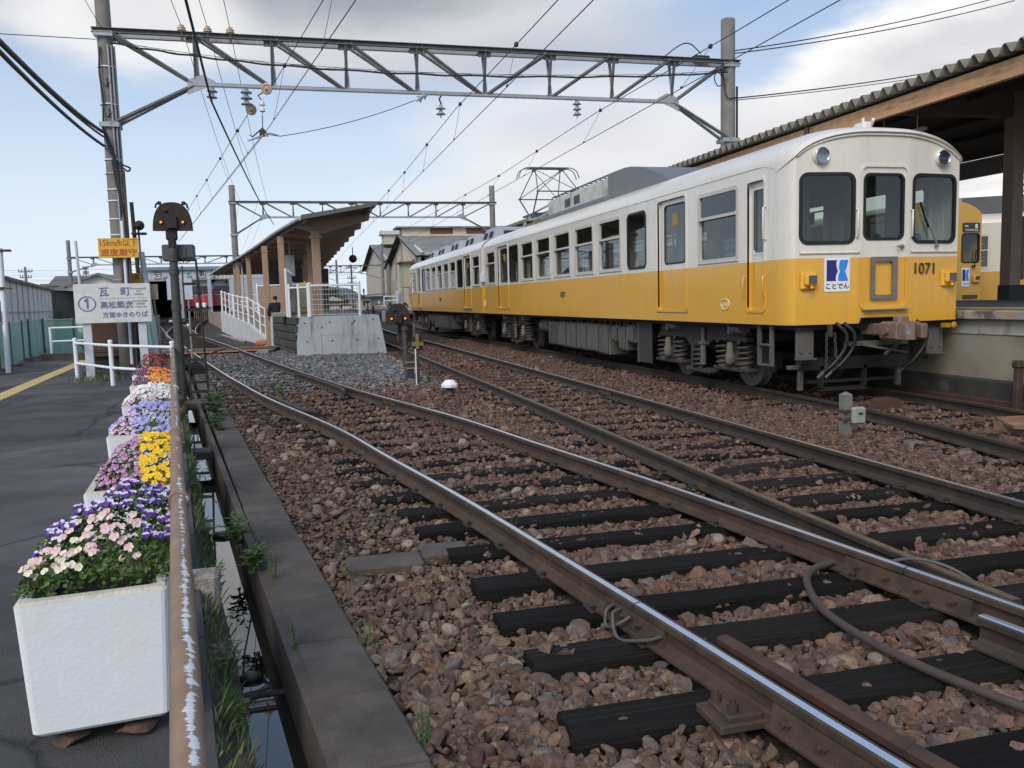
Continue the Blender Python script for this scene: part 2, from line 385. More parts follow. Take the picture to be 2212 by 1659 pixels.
def add_cracks(m, sc=.55, w=.012, dark=.45):
    t = m.node_tree; b = [n for n in t.nodes if n.type == 'BSDF_PRINCIPLED'][0]; src = b.inputs['Base Color'].links[0].from_socket; tcn = [n for n in t.nodes if n.type == 'TEX_COORD'][0]
    nz = t.nodes.new('ShaderNodeTexNoise'); nz.inputs['Scale'].default_value = 2.2; nz.inputs['Detail'].default_value = 6; t.links.new(tcn.outputs['Object'], nz.inputs['Vector'])
    mx = t.nodes.new('ShaderNodeMix'); mx.data_type = 'VECTOR'; mx.inputs[0].default_value = .25; t.links.new(tcn.outputs['Object'], mx.inputs[4]); t.links.new(nz.outputs['Color'], mx.inputs[5])
    v = t.nodes.new('ShaderNodeTexVoronoi'); v.feature = 'DISTANCE_TO_EDGE'; v.inputs['Scale'].default_value = sc; t.links.new(mx.outputs[1], v.inputs['Vector'])
    mr = t.nodes.new('ShaderNodeMapRange'); mr.inputs[1].default_value = 0; mr.inputs[2].default_value = w; mr.inputs[3].default_value = dark; mr.inputs[4].default_value = 1.; t.links.new(v.outputs['Distance'], mr.inputs[0])
    vc = t.nodes.new('ShaderNodeTexVoronoi'); vc.inputs['Scale'].default_value = sc*.6; t.links.new(mx.outputs[1], vc.inputs['Vector'])
    sp = t.nodes.new('ShaderNodeSeparateColor'); t.links.new(vc.outputs['Color'], sp.inputs[0]); m2 = t.nodes.new('ShaderNodeMapRange'); m2.inputs[3].default_value = .82; m2.inputs[4].default_value = 1.25; t.links.new(sp.outputs[0], m2.inputs[0])
    mu = t.nodes.new('ShaderNodeMath'); mu.operation = 'MULTIPLY'; t.links.new(mr.outputs[0], mu.inputs[0]); t.links.new(m2.outputs[0], mu.inputs[1])
    vm = t.nodes.new('ShaderNodeVectorMath'); vm.operation = 'SCALE'; t.links.new(src, vm.inputs[0]); t.links.new(mu.outputs[0], vm.inputs['Scale']); t.links.new(vm.outputs[0], b.inputs['Base Color'])
add_cracks(m_asph)
def zfar(x, y):
    t = max(0, min(1, (-x-6)/10.)) if y < 46 else 0
    return -.62+.0*t+max(0, zg(y)+.40*min(1, max(0, (y-46)/30.)))
ys_ = [-60, -20, 0, 20, 46, 60, 80, 100, 130, 200, 400, 900, 2500]
grid('ground', [-2500, -600, -200, -80, -40, -20, 0, 20, 40, 80, 200, 600, 2500], ys_, zfar, m_earth)
def level(x, y):
    t = min(1, max(0, (y-5.2)/4.)); l = -.195+.035*t
    if x < 1.2-.175*y+1.2: l -= .0
    return l+.012*math.sin(x*3.1+y*1.3)*math.cos(y*2.1-x)
bx = [i*.22 for i in range(-8, 52)]
def inK(x, y): return max(x, XK(y)+.2)
mbg = MB(); byy = [-3+i*.3 for i in range(32)]+[6.6+i*.6 for i in range(36)]+[30, 34, 38, 42, 46, 55, 65, 80, 100, 140]
nx = 46
mbg.add([(XK(y)+.2+(9.1+max(0, (y-46)*.05)-XK(y)-.2)*i/(nx-1), y, level(XK(y)+.2+8.9*i/(nx-1), y)-.03+zg(y)) for y in byy for i in range(nx)],
        [(j*nx+i, j*nx+i+1, (j+1)*nx+i+1, (j+1)*nx+i) for j in range(len(byy)-1) for i in range(nx-1)], 0, True)
mbg.build('ballast_bed', m_bed, recalc=False, kind='structure')
# left yard, beyond the drain, towards the depot
grid('yard_ground', [-70, -40, -22, -14, -9, -7, -5.2, -3.4, -2, -.5], [26.5, 30, 36, 46, 60, 80, 100, 130], lambda x, y: -.215+zg(y)-(0.2 if x > XK(y)+.1 else 0), mat('yard_gravel', (.105, .092, .078), .95, 0, .3, 5, (.15, .135, .115), (.5, .7), bump=1., bscale=50, stain=(.10, .115, .04), stain_k=.7, stain_s=(.25, .25, .25), stain_r=(.55, .68)))
# asphalt platform
mba = MB()
edge = [(XP(y)+.07, y) for y in (-4, 0, 4, 8, 12, 16, 20, 26)]
poly = edge+[(-5.6, 27.2), (-8.1, 31.5), (-7.4, 24.5), (-6.7, 18), (-5.9, 8), (-5.6, -4)]
mba.prism(poly, -.6, -.05)
mba.build('platform_asphalt', m_asph, kind='structure')
grid('lot_ground', [-80, -50, -30, -20, -12, -9, -6.2], [-10, 5, 12, 18, 24, 27, 31.4], lambda x, y: -.12-.0*x if x < -7 else -.3, mat('lot_dirt', (.14, .125, .10), .95, 0, .25, 2, bump=.5), 'structure')
# tactile strip: yellow blocks
tp = [(-5.05, 17), (-5.75, 25.3), (-5.95, 27.6)]
tp = spline([(a, b, 0) for a, b in [(-4.6, 12)]+tp], 6)
strip_t = thing('tactile_strip', 'worn yellow tactile strip running along the dark asphalt path', 'tactile strip', (-5, 18, -.046))
m_yel = mat('tactile_yellow', (.62, .45, .19), .8, 0, .16, 5, (.46, .36, .2), (.5, .72), bump=.3, bscale=150)
def at_len(P, d):
    for a, b in zip(P, P[1:]):
        l = (b-a).length
        if d <= l: return a+(b-a)*(d/l), (b-a).normalized()
        d -= l
    return P[-1], (P[-1]-P[-2]).normalized()
tl = sum((b-a).length for a, b in zip(tp, tp[1:]))
k = 0
while k*.305 < tl-.3:
    p, d = at_len(tp, k*.305+.15); a = Vector((d.y, -d.x, 0)); mb = MB()
    M4 = Matrix(((a.x, d.x, 0, p.x), (a.y, d.y, 0, p.y), (0, 0, 1, -.05), (0, 0, 0, 1)))
    mb.box(-.15, .15, -.149, .149, 0, .008+.003*rnd.random(), 0, .004, M4)
    for q in (-.1, -.033, .033, .1): mb.box(q-.016, q+.016, -.13, .13, .006, .0155, 0, .004, M4)
    mb.build('tactile_block', m_yel, strip_t); k += 1

# ------------------------------------------------------------------ drain and kerb
ys = [-2+i*1.0 for i in range(26)]
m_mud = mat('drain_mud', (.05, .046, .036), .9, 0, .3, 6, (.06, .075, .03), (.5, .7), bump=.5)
dr = tag(bpy.data.objects.new('drain', None), kind='structure'); COL.objects.link(dr); WL['drain'] = Vector((0, 0, 0))
mb = MB()
def ex(mb, f0, f1, z0, z1, mi=0, ys=ys):
    """wall strip along the drain between x=f0(y) and x=f1(y)"""
    n = len(ys); v = [(f(y), y, z) for f, z in ((f0, z0), (f0, z1), (f1, z1), (f1, z0)) for y in ys]
    fs = [(a*n+i, a*n+i+1, b*n+i+1, b*n+i) for a, b in ((0, 1), (1, 2), (2, 3), (3, 0)) for i in range(n-1)]
    fs += [(0, n, 2*n, 3*n), (n-1, 2*n-1, 3*n-1, 4*n-1)]
    mb.add(v, fs, mi)
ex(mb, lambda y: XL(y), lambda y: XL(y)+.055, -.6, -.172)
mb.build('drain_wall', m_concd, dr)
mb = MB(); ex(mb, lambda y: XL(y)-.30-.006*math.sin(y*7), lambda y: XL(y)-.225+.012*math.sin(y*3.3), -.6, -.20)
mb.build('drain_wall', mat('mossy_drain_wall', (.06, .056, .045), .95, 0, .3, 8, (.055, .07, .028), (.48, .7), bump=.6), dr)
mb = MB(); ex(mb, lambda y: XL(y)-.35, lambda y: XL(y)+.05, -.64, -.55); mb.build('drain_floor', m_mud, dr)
mb = MB(); fy_ = [-2+i*.25 for i in range(97)]
A = [(XP(y)+.06, y, -.052) for y in fy_]; B = [(XL(y)-.29+.02*math.sin(y*5), y, -.19+.02*math.sin(y*9)) for y in fy_]
mb.strip(A, B, 0, True); B2 = [(XL(y)-.24, y, -.26) for y in fy_]; mb.strip(B, B2, 0, True)
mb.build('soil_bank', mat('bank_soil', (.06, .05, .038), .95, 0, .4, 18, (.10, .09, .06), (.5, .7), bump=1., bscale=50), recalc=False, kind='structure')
w_ = mat('drain_water', (.012, .013, .011), .015, 0, 0, 1, spec=1.0)
t = w_.node_tree; pb = [n for n in t.nodes if n.type == 'BSDF_PRINCIPLED'][0]; pb.inputs['IOR'].default_value = 1.6
nz = t.nodes.new('ShaderNodeTexNoise'); nz.inputs['Scale'].default_value = 6; bp = t.nodes.new('ShaderNodeBump'); bp.inputs['Strength'].default_value = .03; bp.inputs['Distance'].default_value = .05
t.links.new(nz.outputs[0], bp.inputs['Height']); t.links.new(bp.outputs[0], pb.inputs['Normal'])
mb = MB(); mb.strip([(XL(y)-.235, y, -.44) for y in ys], [(XL(y)+.004, y, -.44) for y in ys]); mb.build('water', w_, recalc=False, kind='structure')
mb = MB()
for y in (4.1, 10.2): mb.box(XL(y)-.24, XL(y)+.03, y-(.02 if y < 5 else .16), y+(.02 if y < 5 else .16), -.47 if y < 5 else -.29, -.428 if y < 5 else -.2, 0, .01)
mb.build('drain_strut', m_concd, dr)
kb = tag(bpy.data.objects.new('kerb', None), kind='structure'); COL.objects.link(kb); WL['kerb'] = Vector((0, 0, 0))
y = .4
while y < 21:
    l = .60; mb = MB(); a = .009
    x0, x1 = XK(y), XK(y+l); dz = rnd.uniform(-.006, .006); w = .30+rnd.uniform(-.006, .006)
    v = [(x0, y+a), (x0+w, y+a), (x1+w, y+l-a), (x1, y+l-a)]
    c = .014
    vv = [(p[0], p[1], -.45) for p in v]+[(p[0], p[1], -.172+dz) for p in v]
    cx_ = sum(p[0] for p in v)/4; cy_ = sum(p[1] for p in v)/4
    vv += [(p[0]+(c if p[0] < cx_ else -c), p[1]+(c if p[1] < cy_ else -c), -.158+dz) for p in v]
    fs = [(0, 1, 5, 4), (1, 2, 6, 5), (2, 3, 7, 6), (3, 0, 4, 7), (4, 5, 9, 8), (5, 6, 10, 9), (6, 7, 11, 10), (7, 4, 8, 11), (8, 9, 10, 11)]
    mb.add(vv, fs); mb.build('kerb_block', m_concd, kb); y += l
slab = thing('concrete_slab', 'pair of flat concrete slabs between the kerb and the nearest rail', 'slab', (.6, 5.2, -.2))
for x0, x1, dy in ((.26, .73, 0), (.745, 1.05, .03)):
    mb = MB(); mb.box(x0, x1, 5.02+dy+.2*(x0-.26), 5.27+dy+.2*(x0-.26), -.3, -.152, 0, .015); mb.build('slab', m_concd, slab)

# ------------------------------------------------------------------ tracks
RP = [(-.0625, -.14), (-.0625, -.128), (-.02, -.113), (-.0085, -.10), (-.0085, -.045), (-.0325, -.034), (-.0325, -.007), (-.022, -.0010), (-.008, .0014),
      (.008, .0014), (.024, -.0012), (.0325, -.007), (.0325, -.034), (.0085, -.045), (.0085, -.10), (.02, -.113), (.0625, -.128), (.0625, -.14)]
def sweep(mb, pts, prof=RP, top=(7, 8), mi_top=1, cap=True):
    pts = [Vector(p) for p in pts]; n = len(prof); k = len(pts); v = []
    for i, p in enumerate(pts):
        d = pts[min(i+1, k-1)]-pts[max(i-1, 0)]; d.z = 0; d.normalize(); a = Vector((d.y, -d.x, 0))
        for x, z in prof: v.append(p+a*x+Vector((0, 0, z)))
    f = []; 
    for i in range(k-1):
        for j in range(n):
            q = (j+1) % n; f.append((i*n+j, i*n+q, (i+1)*n+q, (i+1)*n+j))
            mb.m.append(mi_top if j in top else 0); mb.sm.append(False)
    o = len(mb.v); mb.v += [tuple(p) for p in v]; mb.f += [[a+o for a in q] for q in f]
    if cap:
        mb.add(v[:n], [list(range(n))[::-1]]); mb.add(v[-n:], [list(range(n))])
def offset(pts, d):
    o = []; k = len(pts)
    for i, p in enumerate(pts):
        t = pts[min(i+1, k-1)]-pts[max(i-1, 0)]; t.z = 0; t.normalize(); o.append(p+Vector((t.y, -t.x, 0))*d)
    return o
def cl(pts, n=6): return spline([(x, y, zg(y)) for x, y in pts], n)
CA = cl([(2.95, 0), (2.72, 1), (2.5, 2), (2.29, 3.5), (1.92, 6), (1.57, 8), (1.19, 10.2), (.42, 13.5), (-.12, 16.25), (-.98, 21), (-3.27, 34.6), (-4.9, 44), (-7.5, 60), (-11.6, 84.4)])
CB = cl([(3.93, -1), (3.93, 4), (4.0, 10), (4.05, 18), (4.1, 28), (4.15, 46), (4.6, 80), (5, 130)])
CC = cl([(6.3, 0), (6.75, 4), (7.1, 6.07), (7.47, 8.49), (7.62, 11.65), (7.635, 14), (7.635, 28), (7.635, 46), (7.7, 80), (8, 130)])
CD = cl([(-2.9, 32.5), (-4.2, 40), (-5.6, 48), (-6.6, 58), (-7.3, 70), (-7.9, 86)])
m_slmix = [m_wood, m_woodg]
SL_MESH = {}
def sleeper_mesh(v, w):
    if (v, w) in SL_MESH: return SL_MESH[v, w]
    rr = random.Random(v*31+7); mb = MB(); n = 9; rows = []
    for i in range(n):                                     # worn timber, hewn a little uneven
        x = -.5+i/(n-1); j = lambda s: rr.uniform(-s, s)
        rows.append([(x, -.11+j(.006), -.14), (x, -.11+j(.006), -.012+j(.006)), (x, -.095+j(.006), j(.004)), (x, -.03+j(.01), -.001+j(.004)), (x, .035+j(.01), j(.004)), (x, .095+j(.006), j(.004)), (x, .11+j(.006), -.014+j(.006)), (x, .11, -.14)])
    k = 8; vs = [p for r in rows for p in r]
    fs = [(i*k+j, i*k+(j+1) % k, (i+1)*k+(j+1) % k, (i+1)*k+j) for i in range(n-1) for j in range(k)]
    fs += [list(range(k))[::-1], [(n-1)*k+j for j in range(k)]]
    mb.add(vs, fs); me = mb.mesh('sleeper', m_slmix[w]); fixn(me); SL_MESH[v, w] = me; return me
SLEEPERS = []
def sleeper(par, x, y, length, ang=0., w=0, dz=0.):
    o = link('sleeper', sleeper_mesh(rnd.randrange(6), w), par); off = WL[par.name]
    o.location = Vector((x, y, -.145+zg(y)+dz))-off; o.rotation_euler = (0, rnd.uniform(-.004, .004), ang+rnd.uniform(-.012, .012)); o.scale = (length, rnd.uniform(.92, 1.08), 1)
    SLEEPERS.append((x, y, length, ang, .12)); return o
pm = MB(); pm.box(-.085, .085, -.06, .06, 0, .012, 0, .003)
for sx, sy in ((-.07, -.04), (.07, .035)):
    pm.cyl((sx, sy, .01), (sx, sy, .034), .012, n=6); pm.box(sx-.018, sx+.018, sy-.014, sy+.014, .03, .042, 0, .004)
PLATE = pm.mesh('tie_plate', m_rustd); fixn(PLATE)
def tie_plate(par, x, y, ang=0.):
    o = link('tie_plate', PLATE, par); o.location = Vector((x, y, -.1455+zg(y)))-WL[par.name]; o.rotation_euler = (0, 0, ang)
RAILS = []
def rail(par, pts, mats, lab=None, top=(7, 8)):
    mb = MB(); sweep(mb, pts, top=top); o = mb.build('rail', mats, par); RAILS.append(pts)
    if lab: o['label'] = lab
    return o
def xat(pts, y):
    for a, b in zip(pts, pts[1:]):
        if a.y <= y <= b.y: return a.x+(b.x-a.x)*(y-a.y)/(b.y-a.y+1e-9)
    return pts[-1].x if y > pts[-1].y else pts[0].x
def cut(pts, y0, y1):
    z = lambda y: zg(y)
    return [Vector((xat(pts, y0), y0, z(y0)))]+[p for p in pts if y0 < p.y < y1]+[Vector((xat(pts, y1), y1, z(y1)))]
TA = thing('railway_track', 'nearest track with two shiny rails curving left past the concrete platform end to the depot', 'railway track', (1.2, 10, -.15))
TB = thing('railway_track', 'middle track of one rusty and one dark rail beside the white capped marker', 'railway track', (4, 10, -.15))
TC = thing('railway_track', 'track under the two yellow and white cars', 'railway track', (7.6, 14, -.15))
TD = thing('railway_track', 'far siding branching off towards the cream and red car in the depot', 'railway track', (-5.5, 50, 0))
al, ar = offset(CA, -.752), offset(CA, .752)
rail(TA, cut(al, .2, 3.565), [m_rust, m_shine]); rail(TA, cut(al, 3.575, 84), [m_rust, m_shine])
rail(TA, cut(ar, 1.0, 3.59), [m_rust, m_shine]); rail(TA, cut(ar, 3.60, 84), [m_rust, m_shine])
ch = [p+Vector((.115, 0, 0)) for p in cut(al, .4, 3.1)]
ck = MB(); sweep(ck, ch, top=()); ck.build('check_rail', [mat('check_rail_rust', (.075, .04, .028), .8, .2, .25, 9, (.03, .027, .026), (.5, .6), s2=.8, bump=.3), m_shine], TA)
def flared(y0, y1, base, sgn, par):
    pts = cut(base, y0, y1); n = len(pts); o = []
    for i, p in enumerate(pts):
        t = i/(n-1); e = max(0, .12-t)/.12+max(0, t-.88)/.12; o.append(p+Vector((sgn*(.115+.12*e), 0, 0)))
    mb = MB(); sweep(mb, o, top=()); mb.build('check_rail', [m_rustd, m_shine], par)
ca_f = [Vector((xat(CA, y), y, 0)) for y in [10+i*.4 for i in range(40)]]
flared(11.6, 14.6, offset(ca_f, -.752), 1, TA); flared(14.2, 18.2, offset(ca_f, .752), -1, TA)
bl, br_ = offset(CB, -.752), offset(CB, .752)
rail(TB, cut(bl, 3.05, 130), [m_rustd, m_gold], 'rusty left rail of the middle track', top=(7, 8, 9)); rail(TB, cut(br_, .5, 130), [m_rustd, m_shine])
# wing rails at the crossing
w1 = [Vector((2.88, 2.95, .0)), Vector((2.97, 2.3, 0)), Vector((3.04, 1.6, 0)), Vector((3.1, .6, 0))]
mb = MB(); sweep(mb, w1[::-1], top=(7, 8, 9)); mb.build('wing_rail', [m_rustd, m_shine], TB)
cl_, cr_ = offset(CC, -.752), offset(CC, .752)
rail(TC, cut(cl_, 1, 130), [m_rustd, m_gold], top=(8,)); rail(TC, cut(cr_, 1, 130), [m_rustd, m_gold], top=(8,))
rail(TD, offset(CD, -.752), [m_rust, m_shine]); rail(TD, offset(CD, .752), [m_rust, m_shine])
# sleepers
yy = [1.05, 1.62, 2.24, 2.83, 3.45, 3.92, 4.50, 5.13]
for y in yy:
    sleeper(TA, 3.27+rnd.uniform(-.04, .04), y, 4.7+rnd.uniform(-.1, .1), rnd.uniform(-.01, .01), 0, rnd.uniform(-.004, .004))
    for f in (al, ar, bl, br_):
        if not (f is ar and y < 2.7): tie_plate(TA, xat(f, y), y)
y = 5.72
while y < 30:
    c = xat(CA, y); t = min(1, (y-5.7)/4); far = y > 12
    sleeper(TA, c, y, 2.35+rnd.uniform(-.12, .1), .175*t, 1 if rnd.random() < (.35 if y > 7 else 0) else 0, -.008*t)
    if y < 12:
        for f in (al, ar): tie_plate(TA, xat(f, y), y, .15)
    y += .61+rnd.uniform(-.03, .03)
y = 5.6
while y < 32:
    sleeper(TB, xat(CB, y)+rnd.uniform(-.05, .05), y, 2.2+rnd.uniform(-.12, .12), rnd.uniform(-.05, .05), 1 if rnd.random() < .7 else 0, -.006)
    if y < 14:
        for f in (bl, br_): tie_plate(TB, xat(f, y), y)
    y += .62+rnd.uniform(-.04, .04)
y = 3.0
while y < 30:
    sleeper(TC, xat(CC, y), y, 2.15, -.05, 1, -.012); y += .63
for c, P in ((TA, CA), (TD, CD)):
    y = 33.
    while y < 82:
        x = xat(P, y); sleeper(c, x, y, 2.2, .17, 1, -.004); y += 1.25
# joints
m_bolt = m_rust
def fishplate(par, pts, y, side, L=.52, m=m_rust):
    x = xat(pts, y); d = Vector((xat(pts, y+.3)-xat(pts, y-.3), .6, 0)).normalized(); a = Vector((d.y, -d.x, 0))
    M4 = Matrix(((a.x, d.x, 0, x), (a.y, d.y, 0, y), (0, 0, 1, 0), (0, 0, 0, 1)))
    mb = MB(); s = side
    mb.prism([(s*.010, -.112), (s*.045, -.122), (s*.038, -.09), (s*.030, -.05), (s*.014, -.040)], -L/2, L/2, 'y')
    o0 = len(mb.v)
    mb.v = [tuple(M4 @ Vector(v)) for v in mb.v]; o = mb.build('fishplate', m, par)
    for i in range(4):
        b = MB(); yy_ = -L/2+L*(i+.5)/4; q = M4 @ Vector((s*.03, yy_, -.078)); e = M4 @ Vector((s*.066, yy_, -.078)); h = M4 @ Vector((s*.05, yy_, -.078))
        b.cyl(q, e, .012, n=8); b.cyl(q, h, .023, n=6, smooth=False); b.build('bolt', m_bolt, o)
fishplate(TA, al, 3.57, -1); fishplate(TA, al, 3.57, 1); fishplate(TA, ar, 3.595, -1, .8); fishplate(TA, al, 2.25, -1, .7)
fishplate(TB, br_, 12.4, -1); fishplate(TA, ar, 12.6, -1)
ba = MB(); ba.box(1.42, 1.66, 2.60, 2.80, -.145, -.11, 0, .006); ba.box(1.46, 1.60, 2.62, 2.78, -.115, -.09, 0, .006)
for a_, b_ in ((1.5, 2.66), (1.48, 2.75)): ba.cyl((a_, b_, -.1), (a_, b_, -.06), .02, n=6); ba.cyl((a_, b_, -.06), (a_, b_, -.04), .012, n=8)
ba.build('rail_brace', m_rust, TA)
m_cable = mat('bond_cable', (.10, .095, .09), .6, .3, .2, 30)
for (x, s) in ((1.40, -1),):
    bc = thing('bond_cable', 'looped grey bond wire bridging the joint of the nearest rail', 'cable', (1.4, 3.6, -.1))
    for k, (y0, dy) in enumerate(((3.72, -.16), (3.66, -.36))):
        x0 = xat(al, y0)-.045; x1 = xat(al, y0+dy)-.045
        pts = spline([(x0, y0, -.055), (x0-.05, y0-.03, -.07), (x0-.06+.0*k, y0+dy*.35, -.135-.01*k), (x1-.05, y0+dy*.8, -.10), (x1, y0+dy, -.06)], 7)
        mb = MB(); mb.tube(pts, .009, 8); mb.build('wire', m_cable, bc)
bc = thing('bond_cable', 'thin brown wire looped over the rail joint at the crossing', 'cable', (3.05, 3.6, -.05))
mb = MB(); mb.tube(spline([(3.02, 3.75, -.02), (3.10, 3.62, .03), (3.2, 3.5, .012), (3.27, 3.38, -.05), (3.29, 3.3, -.12)], 7), .009, 8); mb.build('wire', m_cable, bc)
hose = thing('trackside_cable', 'thick brown cable curving over the dark sleepers between the rails', 'cable', (2.5, 3.3, -.12))
mb = MB(); mb.tube(spline([(2.92, 4.06, -.10), (2.78, 4.03, -.118), (2.62, 3.86, -.12), (2.46, 3.5, -.118), (2.42, 3.15, -.118), (2.45, 2.8, -.118), (2.56, 2.4, -.12), (2.8, 1.8, -.15)], 8), .021, 10)
mb.build('cable_sheath', mat('cable_brown', (.075, .055, .045), .7, .2, .2, 20), hose)

# ------------------------------------------------------------------ ballast stones: real stones, one mass nobody could count
def rock_protos(sub, n, seed):
    b = bmesh.new(); bmesh.ops.create_icosphere(b, subdivisions=sub, radius=1); V = np.array([v.co[:] for v in b.verts]); F = np.array([[v.index for v in f.verts] for f in b.faces]); b.free()
    rg = np.random.RandomState(seed); o = []
    for _ in range(n):
        P = V.copy()
        for _k in range(14):
            nrm = rg.normal(size=3); nrm /= np.linalg.norm(nrm); d = rg.uniform(.38, .80); h = P@nrm; ex_ = np.maximum(0, h-d); P = P-ex_[:, None]*nrm[None]
        P = P*np.array([1, rg.uniform(.62, .95), rg.uniform(.45, .75)]); P += rg.normal(size=P.shape)*.012; P *= 1.22; o.append(P)
    return o, F
def round_protos(sub, n, seed):
    b = bmesh.new(); bmesh.ops.create_icosphere(b, subdivisions=sub, radius=1); V = np.array([v.co[:] for v in b.verts]); F = np.array([[v.index for v in f.verts] for f in b.faces]); b.free()
    rg = np.random.RandomState(seed)
    return [V*np.array([1, rg.uniform(.65, .9), rg.uniform(.4, .65)])*(1+.06*rg.normal(size=(len(V), 1))) for _ in range(n)], F
m_stone = bpy.data.materials.new('ballast_stone'); m_stone.use_nodes = True
t = m_stone.node_tree; pb = t.nodes['Principled BSDF']; pb.inputs['Roughness'].default_value = .85; pb.inputs['Specular IOR Level'].default_value = .3
at = t.nodes.new('ShaderNodeAttribute'); at.attribute_name = 'col'
nz = t.nodes.new('ShaderNodeTexNoise'); nz.inputs['Scale'].default_value = 55; nz.inputs['Detail'].default_value = 5
tcs = t.nodes.new('ShaderNodeTexCoord'); t.links.new(tcs.outputs['Object'], nz.inputs['Vector'])
mr = t.nodes.new('ShaderNodeMapRange'); mr.inputs[1].default_value = .3; mr.inputs[2].default_value = .7; mr.inputs[3].default_value = .72; mr.inputs[4].default_value = 1.3; t.links.new(nz.outputs[0], mr.inputs[0])
vm = t.nodes.new('ShaderNodeVectorMath'); vm.operation = 'SCALE'; t.links.new(at.outputs['Color'], vm.inputs[0]); t.links.new(mr.outputs[0], vm.inputs['Scale']); t.links.new(vm.outputs[0], pb.inputs['Base Color'])
bp = t.nodes.new('ShaderNodeBump'); bp.inputs['Strength'].default_value = .35; bp.inputs['Distance'].default_value = .01; t.links.new(nz.outputs[0], bp.inputs['Height']); t.links.new(bp.outputs[0], pb.inputs['Normal'])
RED = np.array([[.20, .112, .078], [.15, .090, .070], [.105, .070, .060], [.23, .142, .098], [.135, .078, .060], [.25, .17, .125], [.165, .118, .095], [.092, .062, .055]])
TAN = np.array([[.19, .145, .105], [.145, .115, .09], [.105, .085, .070], [.22, .16, .105], [.16, .125, .095], [.24, .195, .145], [.115, .10, .088]])
GREYS = np.array([[.15, .15, .15], [.11, .11, .112], [.19, .185, .175], [.13, .135, .14], [.09, .09, .09]])
def stones(name, X, Y, Z, Rad, cols, sub, seed, label=None, rounded=False):
    n = len(X); rg = np.random.RandomState(seed); P, F = (round_protos if rounded else rock_protos)(sub, 24, seed); nv = len(P[0]); nf = len(F)
    pid = rg.randint(0, len(P), n); base = np.stack(P)[pid]                                   # n,nv,3
    yaw = rg.uniform(0, 2*np.pi, n); tx = rg.normal(0, .45, n); ty = rg.normal(0, .45, n)
    cy, sy = np.cos(yaw), np.sin(yaw); cx, sx = np.cos(tx), np.sin(tx); cz, sz = np.cos(ty), np.sin(ty)
    v = base*Rad[:, None, None]
    x, y, z = v[..., 0], v[..., 1], v[..., 2]
    y, z = y*cx[:, None]-z*sx[:, None], y*sx[:, None]+z*cx[:, None]
    x, z = x*cz[:, None]+z*sz[:, None], -x*sz[:, None]+z*cz[:, None]
    x, y = x*cy[:, None]-y*sy[:, None], x*sy[:, None]+y*cy[:, None]
    co = np.stack([x+X[:, None], y+Y[:, None], z+Z[:, None]], -1).reshape(-1, 3).astype(np.float32)
    fa = (F[None]+(np.arange(n)*nv)[:, None, None]).reshape(-1).astype(np.int32)
    me = bpy.data.meshes.new(name); me.vertices.add(n*nv); me.vertices.foreach_set('co', co.ravel())
    me.loops.add(len(fa)); me.loops.foreach_set('vertex_index', fa); me.polygons.add(n*nf)
    me.polygons.foreach_set('loop_start', np.arange(n*nf, dtype=np.int32)*3); me.polygons.foreach_set('use_smooth', np.full(n*nf, rounded))
    me.update(calc_edges=True)
    ca_ = me.color_attributes.new('col', 'FLOAT_COLOR', 'POINT'); cc = np.ones((n, nv, 4), np.float32); cc[..., :3] = cols[:, None, :]; ca_.data.foreach_set('color', cc.ravel())
    me.materials.append(m_stone); o = link(name, me); tag(o, kind='stuff', label=label); return o
def scatter(n, x0, x1, y0, y1, seed):
    rg = np.random.RandomState(seed); return rg.uniform(x0, x1, n), rg.uniform(y0, y1, n), rg
RX = [(np.array([p.x for p in r]), np.array([p.y for p in r])) for r in RAILS]
def clear_mask(X, Y, pad_s, pad_r, leak=.04, rg=None):
    ok = np.ones(len(X), bool)
    for px, py in RX:
        xr = np.interp(Y, py, px); ok &= ~((np.abs(X-xr) < pad_r) & (Y > py[0]-.05) & (Y < py[-1]))
    hit = np.zeros(len(X), bool)
    for (sx, sy, L, a, w) in SLEEPERS:
        if sy > Y.max()+1 or sy < Y.min()-1: continue
        dx, dy = X-sx, Y-sy; u = dx*math.cos(a)+dy*math.sin(a); q = -dx*math.sin(a)+dy*math.cos(a)
        hit |= (np.abs(u) < L/2+pad_s) & (np.abs(q) < w+pad_s)
    return ok, hit
lv = np.vectorize(level)
